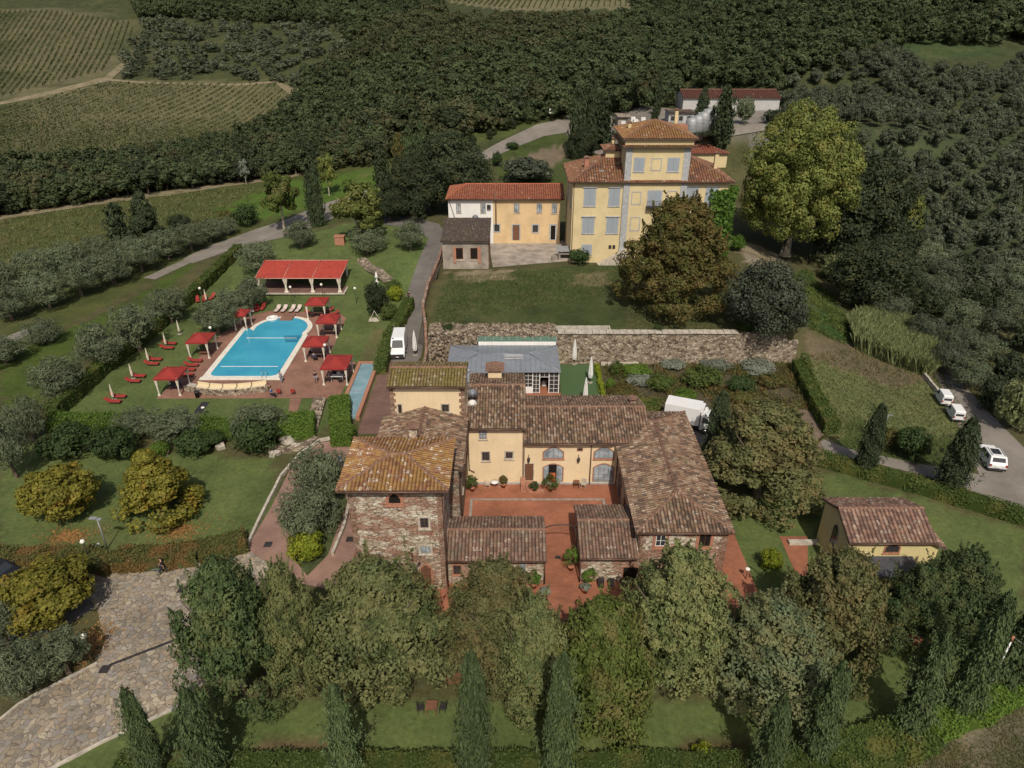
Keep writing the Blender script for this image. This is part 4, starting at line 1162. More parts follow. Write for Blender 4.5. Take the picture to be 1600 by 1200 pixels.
MB().prism([(44.6, 2.35), (46.6, 2.8), (46.6, 2.88), (44.6, 2.43)], 'x', 29.6, 34.4).build('awning', plain('dark_awning', (.06, .06, .07), .7, 0, .2), t)
mb = MB()
for x in (29.7, 32, 34.3): mb.tube([(x, 44.7, 0), (x, 44.7, 2.35)], .05, 6)
mb.build('awning_post', M['frame_brown'], t)
mb = MB()
for x in (29.9, 30.7, 31.5): mb.box(x, 43.9, .02, x + .5, 44.3, .85)
tag(mb.build('wooden_bench', M['door_wood']), 'wooden seats under the dark cottage awning', 'bench')
mb = MB().box(25.9, 51.2, .05, 28.6, 51.7, .35); tag(mb.build('low_wall', M['kerb']), 'low stone-topped wall on the small red patio by the cottage', 'wall')

# ------------------------------------------------------------------ buildings behind the villa
M['barn_white'] = plaster('cloud_shaded_white_wall', (.48, .48, .47), .4)  # cloud shade over the barn put into the white as a darker tone
def far_house(name, lb, cat, p0, p1, depth, hgt, wm, rm, slope=.25, kind='gx', red=None, wins=0, pitch=.6):
    a = gp(*p0); b = gp(*p1); X0, X1 = a.x, b.x; Y = a.y
    X1 = X0 + (p1[0] - p0[0]) / FOC * (Y * cp - (a.z - CAM_H) * sp_)
    z = min(hz(X0, Y), hz(X1, Y)) - .5
    t = thing(name, lb, cat, (X0, Y, z)); w_ = X1 - X0
    walls(t, 0, w_, 0, depth, 0, hgt + .5, wm, 'gx' if kind == 'gx' else None, slope)
    roof(t, kind, 0, w_, 0, depth, hgt + .5, slope, .5, rm, red, pitch=pitch)
    for k in range(wins):
        u = w_ * (k + .5) / wins; opening(t, '-y', 0, u - .5, u + .5, hgt * .45, hgt * .45 + 1.1, trim='grey_trim', frame='frame_brown')
    return t, w_
far_house('winery_barn', 'long white barn with dark brown-red roof at the foot of the woods', 'barn', (1066, 173), (1216, 173), 10, 3.4, M['barn_white'], tilemat('dark_red_sheet', [(.11, .045, .035), (.10, .04, .03)], sp=.99, la=0, dirt=.8), .3)
far_house('winery_office', 'small white winery building with flat brown roof behind the villa tower', 'building', (1044, 193), (1082, 193), 5, 2.6, M['barn_white'], M['tile_grey'], .1, wins=3)
far_house('red_roof_house', 'house with broad red hip roof right behind the villa', 'house', (1066, 262), (1134, 262), 15, 3.4, M['villa'], tilemat('dull_red_tile', [(.22, .075, .05), (.20, .07, .05), (.24, .09, .06)], sp=.99, la=.1, dirt=.8), .3, 'hip')
far_house('winery_store', 'low grey winery store with pale roof left of the villa tower', 'building', (965, 198), (1040, 198), 7, 2.6, M['concrete'], M['concrete'], .08)
tk = None
for i, (px_, py_, lb) in enumerate(((1078, 222, 'largest steel wine tank nearest the villa chimney'), (1088, 218, 'steel wine tank second from the villa chimney'), (1097, 213, 'steel wine tank third from the villa chimney'), (1104, 208, 'farthest steel wine tank by the tall cypress'))):
    q = gp(px_, py_)
    if tk is None:
        tk = thing('wine_tank', lb, 'tank', q, group='steel tanks behind the villa')
        MB().lathe([(1.5, 0), (1.5, 5), (1.2, 5.5), (.2, 5.9)], 18).build('tank_body', M['steel'], tk)
        mb = MB()
        for z in (1, 2.5, 4): mb.lathe([(1.53, z), (1.56, z + .05), (1.53, z + .1)], 18)
        mb.build('tank_band', M['zinc'], tk); MB().tube([(0, 0, 5.8), (0, 0, 6.3)], .3, 8).build('hatch', M['steel'], tk)
    else: copy_thing(tk, q, label=lb)
for i, (px_, py_, lb) in enumerate(((985, 196, 'left-hand white polytunnel heap of crates in the winery yard'), (1000, 193, 'white crate stack in the winery yard nearest the villa tower'), (1030, 200, 'pale pallet stack beside the small cypress in the winery yard'))):
    q = gp(px_, py_); mb = MB()
    for k in range(7): x, y = random.uniform(-2, 2), random.uniform(-1.5, 1.5); mb.box(x - .6, y - .5, 0, x + .6, y + .5, random.uniform(.5, 1.6))
    tag(mb.build('crate_stack', M['white_cloth'], loc=q), lb, 'crates')
q = gp(862, 184); mb = MB().tube([(-.5, 0, 0), (-.5, 0, 2.6)], .06, 6).tube([(.5, 0, 0), (.5, 0, 2.6)], .06, 6); t = thing('road_sign', 'white board sign at the edge of the gravel clearing by the woods', 'sign', q)
mb.build('post', M['steel'], t); MB().box(-.8, -.06, 1.3, .8, -.01, 2.7).build('board', M['white_cloth'], t)
# ------------------------------------------------------------------ vegetation
def unit(n):
    v = rng.normal(size=(n, 3)); return v / np.linalg.norm(v, axis=1)[:, None]

def cards(P, N, size, aspect=.55, up=0.0, twist=True):
    """rhombic leaf clusters at P facing N. up>0 turns the long axis towards +z."""
    n = len(P); t = unit(n)
    if up: t = t * (1 - up) + np.array([0, 0, 1.0]) * up
    N = N / (np.linalg.norm(N, axis=1)[:, None] + 1e-9)
    t = t - (t * N).sum(1)[:, None] * N
    t /= np.linalg.norm(t, axis=1)[:, None] + 1e-9
    b = np.cross(N, t)
    s = (size * rng.uniform(.6, 1.35, n))[:, None]
    fold = N * s * .18
    V = np.stack([P + t * s, P + b * s * aspect + fold, P - t * s, P - b * s * aspect + fold], 1).reshape(-1, 3)
    F = np.arange(4 * n).reshape(n, 4)
    return V, F

def ball(c, r, sub=2, jit=.12):
    bm = bmesh.new(); bmesh.ops.create_icosphere(bm, subdivisions=sub, radius=1)
    V = np.array([v.co[:] for v in bm.verts]); F = np.array([[v.index for v in f.verts] for f in bm.faces]); bm.free()
    V = V * (1 + rng.normal(0, jit, (len(V), 1))) * np.array(r) + np.array(c)
    return V, F

def crown_pts(w, z0, z1, nl, npl, lobe=.22, shape='round', irr=.22):
    R_ = w / 2; hh = (z1 - z0) / 2; zc = (z0 + z1) / 2
    d = unit(nl * 3); d = d[d[:, 2] > -.75][:nl]
    if shape == 'round':
        f = 1 - lobe + rng.uniform(-irr, irr * .6, len(d))
        c = d * f[:, None] * np.array([R_, R_, hh]) + np.array([0, 0, zc])
        lr = R_ * lobe * rng.uniform(.75, 1.35, len(d))
    elif shape == 'cone':
        tz = rng.uniform(0, 1, len(d)) ** .9; rr = np.where(tz < .22, .80 + tz, 1.08 * (1 - (tz - .15) / .9) ** .95)
        an = rng.uniform(0, 2 * PI, len(d)); rad = R_ * rr * (1 - lobe * .7 + rng.uniform(-irr, irr * .5, len(d)))
        c = np.stack([np.cos(an) * rad, np.sin(an) * rad, z0 + tz * (z1 - z0) * .95], 1)
        d = np.stack([np.cos(an), np.sin(an), np.full(len(d), .3)], 1); d /= np.linalg.norm(d, axis=1)[:, None]
        lr = R_ * lobe * rng.uniform(.7, 1.3, len(d)) * (1 - tz * .4)
    elif shape == 'oak':
        tz = rng.uniform(0, 1, len(d)) ** .85; an = rng.uniform(0, 2 * PI, len(d))
        pr = np.interp(tz, [0, .12, .3, .5, .7, .85, 1], [.95, 1.02, 1.0, .90, .70, .46, .12])
        rad = R_ * pr * (1 - lobe * .75 + rng.uniform(-irr, irr * .55, len(d))) * (1 + .10 * np.sin(an * 3 + 1) + .07 * np.sin(an * 5))
        c = np.stack([np.cos(an) * rad, np.sin(an) * rad, z0 + lobe * R_ * .5 + tz * (z1 - z0 - lobe * R_) + rng.normal(0, .2, len(d))], 1)
        d = np.stack([np.cos(an), np.sin(an), -.1 + tz * 1.3], 1); d /= np.linalg.norm(d, axis=1)[:, None]
        lr = R_ * lobe * rng.uniform(.65, 1.35, len(d)) * (1.05 - tz * .3)
    P = []; N = []; lv = []
    lb = rng.uniform(-.22, .22, len(c))
    for i in range(len(c)):
        q = unit(npl); q = q[(q @ d[i]) > -.35]
        k = len(q); rr = lr[i] * (.72 + .42 * rng.random(k))
        sc = np.array([1, 1, .85])
        P.append(c[i] + q * rr[:, None] * sc); N.append(q + d[i] * .35 + rng.normal(0, .38, (k, 3)) + np.array([0, 0, .15]))
        lv.append(np.clip(.5 + lb[i] + rng.normal(0, .20, k), 0, 1))
    if shape == 'oak':
        m = len(c) // 2; pick = rng.integers(0, len(c), m)
        for i in pick:
            b0 = c[i] + d[i] * lr[i] * .8; k = 26; s_ = np.linspace(0, 1, k)
            dr = d[i] * .6 + np.array([0, 0, .9]) + rng.normal(0, .25, 3)
            P.append(b0 + np.outer(s_, dr) * lr[i] * .95 + rng.normal(0, .11, (k, 3)) * (1.1 - s_)[:, None]); N.append(rng.normal(size=(k, 3)) + d[i]); lv.append(np.clip(.6 + lb[i] + rng.normal(0, .2, k), 0, 1))
    return np.vstack(P), np.vstack(N), np.concatenate(lv)

def trunk_mb(hgt, r, crown_w, forks=5, multi=1, lean=.0):
    mb = MB()
    for m in range(multi):
        a0 = random.uniform(0, 6.28); off = (.0 if multi == 1 else r * 1.6)
        bx, by = math.cos(a0 + m * 2.1) * off, math.sin(a0 + m * 2.1) * off
        tx, ty = bx + random.uniform(-1, 1) * .08 * hgt + lean, by + random.uniform(-1, 1) * .08 * hgt
        top = Vector((tx, ty, hgt * .45))
        mb.tube([(bx, by, -.3), (bx * .9, by * .9, .15), (bx * .7 + tx * .3, by * .7 + ty * .3, hgt * .2), top], [r * 1.5, r * 1.1, r * .9, r * .7], 8, False)
        for k in range(forks):
            a = a0 + k * 2 * PI / forks + random.uniform(-.4, .4); l = crown_w * random.uniform(.22, .36)
            e = top + Vector((math.cos(a) * l, math.sin(a) * l, hgt * random.uniform(.2, .42)))
            m_ = top.lerp(e, .5) + Vector((0, 0, -.04 * hgt))
            mb.tube([top + Vector((0, 0, -.1)), m_, e], [r * .5, r * .33, r * .1], 5, False)
    return mb

def make_tree(name, label, cat, w, hgt, mat, bark, nl, npl, leaf, aspect=.55, shape='round', lobe=.22, z0=None, core=.62, multi=1, group=None, r=None, irr=.22, up=0, sub=2):
    t = thing(name, label, cat, (0, 0, 0), 0, group)
    z0 = hgt * .14 if z0 is None else z0
    P, N, lv = crown_pts(w, z0, hgt, nl, npl, lobe, shape, irr)
    P[:, 2] = np.maximum(P[:, 2], .1)
    V, F = cards(P, N, leaf, aspect, up)
    me = np_mesh('crown', V, F, lv=lv)
    c = link('crown', me, mat, t)
    if core:
        zc = (z0 + hgt) / 2
        if shape == 'cone': bv, bf = ball((0, 0, z0 + (hgt - z0) * .4), (w * .32 * core / .6, w * .32 * core / .6, (hgt - z0) * .40), sub)
        else: bv, bf = ball((0, 0, zc), (w / 2 * core, w / 2 * core, (hgt - z0) / 2 * core), sub)
        # leafy inner mass, same foliage: many more cards inside
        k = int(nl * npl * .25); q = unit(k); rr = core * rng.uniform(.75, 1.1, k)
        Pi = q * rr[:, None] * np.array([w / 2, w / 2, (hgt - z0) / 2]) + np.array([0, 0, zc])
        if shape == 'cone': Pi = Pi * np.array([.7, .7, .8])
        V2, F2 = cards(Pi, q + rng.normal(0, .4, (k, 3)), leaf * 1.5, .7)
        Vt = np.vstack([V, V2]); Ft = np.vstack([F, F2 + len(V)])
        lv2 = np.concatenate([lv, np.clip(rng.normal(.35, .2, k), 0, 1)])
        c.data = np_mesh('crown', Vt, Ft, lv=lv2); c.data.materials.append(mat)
        bpy.data.meshes.remove(me)
    if bark: trunk_mb(hgt, r or max(.12, w * .035), w, multi=multi).build('trunk', bark, t)
    return t

def make_cypress(name, label, w, hgt, mat, n, leaf, group=None, seed=0, cat='cypress', tips=9):
    t = thing(name, label, cat, (0, 0, 0), 0, group)
    nl_ = 1 + tips // 3
    la = rng.uniform(0, 2 * PI, nl_); lo = np.where(np.arange(nl_) == 0, 0, w * .17); lh = np.where(np.arange(nl_) == 0, 1.0, rng.uniform(.72, .96, nl_)); lw = np.where(np.arange(nl_) == 0, .86, .66)
    kk = rng.integers(0, nl_, n)
    tz = rng.uniform(0, 1, n) ** 1.05
    an = rng.uniform(0, 2 * PI, n)
    prof = np.interp(tz, [0, .08, .3, .55, .8, .93, 1], [.55, .85, 1, .86, .52, .26, .02])
    ridge = .78 + .26 * np.abs(np.sin(an * 2.5 + 3 * np.sin(tz * 9 + kk))) + .16 * np.sin(tz * 23 + an * 3 + kk)
    rad = w / 2 * prof * ridge * rng.uniform(.72, 1.08, n) * lw[kk]
    off = np.stack([np.cos(la) * lo, np.sin(la) * lo], 1)[kk] * np.minimum(1, .4 + tz)[:, None]
    P = np.stack([np.cos(an) * rad + off[:, 0], np.sin(an) * rad + off[:, 1], .15 + tz * hgt * lh[kk] + rng.normal(0, .08, n)], 1)
    N = np.stack([np.cos(an), np.sin(an), np.full(n, .35)], 1) + rng.normal(0, .42, (n, 3))
    V, F = cards(P, N, leaf, .34, .75)
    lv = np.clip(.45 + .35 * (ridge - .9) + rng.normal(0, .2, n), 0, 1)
    # a few stray tufts breaking the outline
    m = 60; tz2 = rng.uniform(.05, .9, m); a2 = rng.uniform(0, 2 * PI, m); r2 = w / 2 * np.interp(tz2, [0, .3, .6, .9, 1], [.8, 1.1, .9, .45, .1]) * rng.uniform(1.0, 1.25, m)
    P2 = np.repeat(np.stack([np.cos(a2) * r2, np.sin(a2) * r2, tz2 * hgt + .3], 1), 10, 0) + rng.normal(0, .1, (m * 10, 3)) + np.tile(np.linspace(0, .5, 10), m)[:, None] * np.array([0, 0, 1])
    V2, F2 = cards(P2, rng.normal(size=(m * 10, 3)), leaf * .9, .34, .75)
    # inner stem mass
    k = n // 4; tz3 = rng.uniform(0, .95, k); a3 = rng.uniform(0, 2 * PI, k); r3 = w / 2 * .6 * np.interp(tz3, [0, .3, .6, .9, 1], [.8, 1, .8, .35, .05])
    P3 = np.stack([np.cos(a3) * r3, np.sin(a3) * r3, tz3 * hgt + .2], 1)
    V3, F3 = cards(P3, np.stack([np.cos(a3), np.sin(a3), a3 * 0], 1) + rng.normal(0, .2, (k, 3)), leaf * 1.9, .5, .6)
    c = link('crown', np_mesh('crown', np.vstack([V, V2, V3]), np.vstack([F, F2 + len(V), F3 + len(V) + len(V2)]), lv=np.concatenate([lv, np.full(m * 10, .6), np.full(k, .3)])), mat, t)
    MB().tube([(0, 0, -.3), (0, 0, hgt * .8)], [w * .09, w * .03], 7).build('trunk', M['bark'], t)
    return t

def hide_src(t):                         # prototypes are moved to their own spot later; unused ones are deleted
    t['_used'] = 0; return t

class Proto:
    def __init__(s, t, w, hgt): s.t = t; s.w = w; s.h = hgt; s.used = False
    def put(s, loc, w, hgt, label=None, mat=None, cat=None, group=None, rz=None, name=None):
        rz = random.uniform(0, 6.28) if rz is None else rz
        sc = (w / s.w, w / s.w, hgt / s.h)
        if s.used:
            o = copy_thing(s.t, loc, rz, sc)
        else:
            o = s.t; o.location = loc; o.rotation_euler = (0, 0, rz); o.scale = sc; s.used = True
        for k in ('group', 'label', 'category'):
            if k in o: 
                if k == 'group' or s.used: pass
        if label: o['label'] = label
        if cat: o['category'] = cat
        if group: o['group'] = group
        elif 'group' in o: del o['group']
        if name: o.name = name
        if mat is not None:
            for ch in o.children:
                if ch.name.startswith('crown') or ch.name.startswith('foliage'):
                    ch.material_slots[0].link = 'OBJECT'; ch.material_slots[0].material = mat
        return o

def fit(x0, x1, yt, yb, low=.6, frac=.5):
    """place a round-crowned tree from its surveyed outline: returns base, crown width, height"""
    px = (x0 + x1) / 2
    q = gp(px, yb, low); w = 4.0; hh = 4.0; X, Y = q.x, q.y
    for _ in range(10):
        Y = q.y + frac * w
        zb = hz(X, Y)
        dep = Y * cp - (zb + hh * .45 - CAM_H) * sp_
        X = (px - 800) / FOC * dep
        w = (x1 - x0) * dep / FOC
        d = ray(px, yt); t_ = (Y + w * .08) / d[1]; hh = max(1.0, CAM_H + d[2] * t_ - zb)
    return Vector((X, Y, zb)), w, hh

def fitb(bx, by, ty, wpx):
    """from the surveyed base point, tip row and width"""
    q = gp(bx, by); d = ray(bx, ty); zt = CAM_H + d[2] * q.y / d[1]
    dep = q.y * cp - (q.z + 3 - CAM_H) * sp_
    return q, wpx * dep / FOC, max(1.0, zt - q.z)

oakA = Proto(make_tree('oak_tree', '', 'tree', 9.5, 12, L['oak'], M['bark'], 170, 210, .155, .6, shape='oak', lobe=.19, z0=.5), 9.5, 12)
oakB = Proto(make_tree('oak_tree', '', 'tree', 9.5, 12, L['oak'], M['bark'], 140, 250, .155, .6, shape='oak', lobe=.22, z0=.5, irr=.28), 9.5, 12)
oakC = Proto(make_tree('oak_tree', '', 'tree', 9.5, 12, L['oak'], M['bark'], 200, 180, .15, .55, shape='oak', lobe=.165, z0=.5, irr=.3), 9.5, 12)
OAK = [
    (oakA, (284, 440, 856, 1128), 'oak_green', 'dark green holm oak at the left end of the front row, beside the stone plaza'),
    (oakC, (400, 508, 866, 1092), 'oak', 'narrow bronze-green oak squeezed between the leftmost oak and the one before the stone tower'),
    (oakB, (482, 692, 846, 1112), 'oak', 'wide bronze-green oak standing before the stone tower'),
    (oakC, (690, 858, 866, 1082), 'oak_bronze', 'olive-brown oak standing before the left low outbuilding'),
    (oakB, (770, 905, 905, 1135), 'oak', 'oak with brownish lower leaves between two front cypresses'),
    (oakA, (850, 1028, 922, 1166), 'oak_lime', 'fresh green oak with yellowish top in front of the passage'),
    (oakC, (966, 1152, 842, 1100), 'oak', 'tall pointed oak in front of the hip-roofed stone wing'),
    (oakB, (1108, 1300, 912, 1140), 'oak_grey', 'silver-green oak with pale shoots right of the stone wing'),
    (oakA, (1226, 1386, 848, 1068), 'oak_bronze', 'brown-green oak at the left corner of the yellow cottage'),
    (oakB, (1378, 1482, 866, 1020), 'oak_green', 'dark green oak hiding the right half of the cottage front'),
    (oakC, (1436, 1562, 850, 1012), 'oak_green', 'rightmost dark oak beyond the cottage lean-to roof'),
    (oakA, (1104, 1286, 616, 806), 'oak_bronze', 'big bronze oak on the lawn between the stone wing and the cottage'),
]
for pr, bb, m, lb in OAK:
    q, w, hh = fit(bb[0], bb[1], bb[2], bb[3] + 22, low=.3); pr.put(q, w, hh * (.90 if pr is oakB else .95), lb, L[m])
mapA = Proto(make_tree('maple_tree', '', 'tree', 5.5, 6, L['maple'], M['bark'], 110, 130, .135, .7, lobe=.2, z0=.4), 5.5, 6)
mapB = Proto(make_tree('maple_tree', '', 'tree', 6.0, 8, L['maple'], M['bark'], 130, 120, .135, .7, shape='cone', lobe=.24, z0=.3), 6, 8)
for pr, bb, m, lb in ((mapA, (38, 146, 728, 836), 'maple', 'round golden-green maple at the left edge of the lower lawn'), (mapB, (176, 304, 698, 842), 'maple', 'conical golden-green maple with fallen leaves at its foot'), (mapA, (0, 140, 884, 1010), 'maple', 'golden maple beside the stone plaza and the black car')):
    q, w, hh = fit(*bb, low=.3); pr.put(q, w, hh, lb, L[m])
# plane and big trees by the villa
big = Proto(make_tree('plane_tree', '', 'tree', 18, 22, L['plane'], M['bark_pale'], 350, 250, .20, .7, lobe=.14, z0=1.5, irr=.3, multi=3, core=.55, r=.4), 18, 22)
q, w, hh = fitb(1205, 402, 168, 160); big.put(q + Vector((3.3, 2, 0)), w, hh, 'huge yellow-green plane tree standing right of the villa')
rst = Proto(make_tree('broadleaf_tree', '', 'tree', 14, 16, L['rust'], M['bark'], 290, 190, .19, .6, shape='oak', lobe=.15, z0=1.0, irr=.3, core=.6), 14, 16)
rst.put(Vector((24.0, 98.0, 4.4)), 15.5, 16.5, 'rusty brown-green tree screening the villa front and its stair')
holmA = Proto(make_tree('holm_oak', '', 'tree', 11, 11, L['holm'], M['bark'], 150, 170, .19, .6, shape='oak', lobe=.2, z0=.5), 11, 11)
holmB = Proto(make_tree('holm_oak', '', 'tree', 11, 11, L['holm'], M['bark'], 130, 190, .19, .6, lobe=.22, z0=.5, irr=.3), 11, 11)
for pr, bb, m, lb, lo in (
    (holmB, (1136, 1256, 408, 570), 'holm_grey', 'dark grey-green holm oak leaning over the right end of the retaining wall', 1.5),
    (holmA, (1276, 1432, 246, 430), 'holm', 'tall dark green tree behind and right of the plane tree', .5),
    (holmB, (1300, 1440, 372, 498), 'holm', 'dense almost black holm oak above the reed bed', .5),
    (holmA, (596, 690, 240, 345), 'holm', 'left big dark oak beside the bend of the drive', .5),
    (holmB, (640, 768, 208, 340), 'holm', 'tallest dark oak left of the red-roofed annex', .5),
    (holmB, (575, 640, 285, 350), 'holm', 'low dark oak at the road edge beneath the poplars', .3),
    (holmA, (886, 932, 190, 250), 'holm', 'dark holm oak at the foot of the cypresses left of the villa tower', .5)):
    q, w, hh = fit(*bb, low=lo, frac=.4); pr.put(q, w, hh, lb, L[m])
# other broadleaf
brA = Proto(make_tree('small_tree', '', 'tree', 6, 9, L['plane'], M['bark_pale'], 60, 90, .22, .6, lobe=.2, z0=1.2, irr=.35, core=.35), 6, 9)
for bb, m, lb in (((410, 465, 262, 362), 'oak_lime', 'thin pale-leaved young tree on the grass beside the road'), ((522, 600, 278, 396), 'plane', 'yellow-green plane tree at the bend of the road by the lawn'), ((496, 526, 236, 306), 'plane', 'narrow yellow-green poplar behind the twin cypresses'),
                  ((1400, 1440, 300, 395), 'plane', 'yellowing tree at the right flank of the tall dark tree')):
    q, w, hh = fit(*bb); brA.put(q, w, hh, lb, L[m])

# cypresses
cyA = Proto(make_cypress('cypress_tree', '', 2.3, 10.5, L['cypress'], 9000, .15, tips=4), 2.3, 10.5)
cyB = Proto(make_cypress('cypress_tree', '', 2.5, 10, L['cypress'], 9000, .15, tips=11), 2.5, 10)
cyC = Proto(make_cypress('cypress_tree', '', 2.5, 10, L['cypress_dark'], 2200, .3, tips=7), 2.5, 10)
for i, (pr, b, m, lb) in enumerate((
    (cyA, (247, 1222, 1078, 44), 'cypress', 'leftmost slim cypress of the front row, on the plaza edge'),
    (cyB, (335, 1225, 1078, 66), 'cypress', 'shaggy cypress in front of the dark leftmost oak'),
    (cyA, (546, 1218, 1073, 56), 'cypress', 'cypress before the gap left of the garden table'),
    (cyB, (745, 1232, 1020, 58), 'cypress', 'tallest smooth cypress standing right of the garden bench'),
    (cyA, (872, 1228, 1023, 54), 'cypress', 'pointed cypress before the fresh green oak'),
    (cyB, (1188, 1232, 1086, 50), 'cypress', 'cypress at the hedge left of the lime ball shrub shadow'),
    (cyA, (1268, 1190, 1036, 54), 'cypress', 'cypress below the brown-green oak by the bend of the hedge'),
    (cyA, (1416, 1150, 988, 58), 'cypress', 'cypress with forked tip casting a long lawn shadow'),
    (cyB, (1492, 1118, 928, 62), 'cypress', 'broad cypress directly left of the white utility pole'),
    (cyA, (1566, 1075, 934, 60), 'cypress', 'cypress directly behind the white utility pole'),
    (cyB, (1606, 1040, 905, 50), 'cypress', 'cypress cut by the right edge of the picture'),
    (cyA, (1348, 740, 632, 38), 'cypress_dark', 'slim cypress on the road hedge nearest the bronze oak'),
    (cyB, (1482, 768, 654, 52), 'cypress_dark', 'bushy cypress on the road hedge beside the white car'),
    (cyA, (1113, 718, 612, 38), 'cypress_dark', 'cypress standing right of the white box truck'),
    (cyC, (196, 402, 318, 36), 'cypress_dark', 'dark cypress left of the conifer on the slope'),
    (cyC, (491, 355, 266, 16), 'cypress_dark', 'left one of the twin slim cypresses by the road'),
    (cyC, (501, 354, 252, 18), 'cypress_dark', 'taller right one of the twin slim cypresses by the road'),
    (cyC, (598, 292, 236, 24), 'cypress_dark', 'short cypress at the left end of the poplar clump'),
    (cyC, (626, 285, 208, 18), 'hedge_brown', 'brownish columnar tree in the clump left of the big oaks'),
    (cyC, (643, 285, 198, 22), 'cypress', 'columnar tree in the middle of the clump by the big oaks'),
    (cyC, (662, 282, 190, 22), 'cypress', 'tallest columnar tree of the clump by the big oaks'),
    (cyC, (682, 278, 205, 20), 'cypress', 'columnar tree at the right end of the clump by the big oaks'),
    (cyC, (900, 246, 134, 24), 'cypress_dark', 'tall cypress left of the villa at the gravel clearing'),
    (cyC, (922, 236, 118, 24), 'cypress_dark', 'tallest cypress behind the villa roof turret'),
    (cyC, (940, 232, 158, 34), 'cypress_dark', 'wide dark cypress next to the villa belvedere'),
    (cyC, (1027, 180, 122, 11), 'cypress_dark', 'thin cypress in the wood left of the barn'),
    (cyC, (1022, 196, 167, 12), 'cypress_dark', 'tiny cypress right behind the belvedere roof'),
    (cyC, (1125, 230, 134, 32), 'cypress_dark', 'tall dark cypress in front of the white barn'))):
    q, w, hh = fitb(*b); pr.put(q, w, hh, lb, L[m])
con = Proto(make_tree('conifer', '', 'conifer', 6, 10, L['holm'], M['bark'], 90, 70, .26, .4, shape='cone', lobe=.28, z0=.4), 6, 10)
q, w, hh = fitb(234, 378, 294, 52); con.put(q, w, hh, 'spreading dark conifer right of the slope cypress', L['cypress_dark'])
q, w, hh = fitb(1096, 190, 133, 28); con.put(q, w, hh, 'dark conifer in front of the barn roof', L['cypress_dark'])

# olives
olA = Proto(make_tree('olive_tree', '', 'olive tree', 4.8, 4.8, L['olive'], M['bark'], 70, 90, .17, .28, lobe=.24, z0=.7, irr=.32, core=.5, multi=2, r=.16, up=.3), 4.8, 4.8)
olB = Proto(make_tree('olive_tree', '', 'olive tree', 4.8, 4.8, L['olive'], M['bark'], 60, 110, .17, .28, lobe=.27, z0=.7, irr=.35, core=.45, r=.2, up=.3), 4.8, 4.8)
OL = [
    (olA, (458, 540, 698, 805), 'tall grey olive tree on the path island nearest the gold roof'), (olB, (436, 525, 762, 862), 'grey olive tree on the path island behind the bright bush'),
    (olB, (306, 368, 470, 532), 'olive tree in a ring bed beside the pool between two canopies'), (olA, (338, 398, 448, 500), 'olive tree behind the small pool-side canopy'), (olB, (372, 416, 432, 486), 'olive tree at the left end of the red pavilion'),
    (olA, (376, 430, 376, 436), 'olive tree at the top end of the long pool hedge'), (olB, (446, 492, 344, 394), 'olive tree on the grass edge below the thin pale tree'), (olA, (548, 602, 355, 408), 'dark olive beneath the yellow-green plane tree'),
    (olB, (618, 664, 346, 396), 'round olive tree in the curve of the drive'),
    (olA, (178, 240, 472, 558), 'large olive against the long hedge beside the closed parasols'), (olB, (118, 190, 505, 590), 'olive leaning over the long hedge left of the loungers'), (olA, (232, 290, 448, 512), 'olive against the upper part of the long hedge'), (olB, (52, 130, 560, 636), 'olive at the lower corner of the long hedge'),
    (olA, (12, 66, 620, 700), 'olive at the left edge below the long hedge'), (olB, (-20, 40, 650, 760), 'shaded olive cut by the left picture edge above the golden maple'),
    (olB, (-30, 38, 528, 580), 'olive at the left picture edge beside the dirt lane'), (olA, (40, 90, 498, 545), 'small olive on the grass near the left dirt lane'),
    (olA, (232, 308, 640, 704), 'grey shrubby olive behind the pool lawn hedge'), (olB, (362, 442, 634, 700), 'grey olive growing through the pool hedge near the steps'), (olA, (180, 245, 640, 695), 'grey olive in the pool hedge behind the conical maple'),
    (olB, (-10, 75, 1005, 1112), 'grey olive at the bottom left below the golden maple'), (olA, (62, 132, 985, 1075), 'olive between the golden maple and the stone plaza'), (olB, (-30, 34, 950, 1030), 'olive cut by the left edge behind the golden maple'),
]
for pr, bb, lb in OL:
    q, w, hh = fit(*bb, low=.3); pr.put(q, w * 1.05, hh, lb, L['olive'])
k = 0
for row in (((20, 500, 60), (75, 482, 66), (128, 462, 62), (178, 444, 62), (222, 424, 60), (262, 405, 56), (300, 392, 50)), ((5, 462, 60), (60, 448, 66), (110, 430, 60), (156, 418, 56), (200, 412, 50), (330, 380, 42), (355, 368, 34))):
    for bx, by, wp in row:
        q, w, hh = fitb(bx, by, by - wp * .85, wp); (olA if k % 2 else olB).put(q, w, max(3, hh), 'grey-green olive tree in the double row along the left slope', L['olive'], group='olives in the double row left of the pool'); k += 1

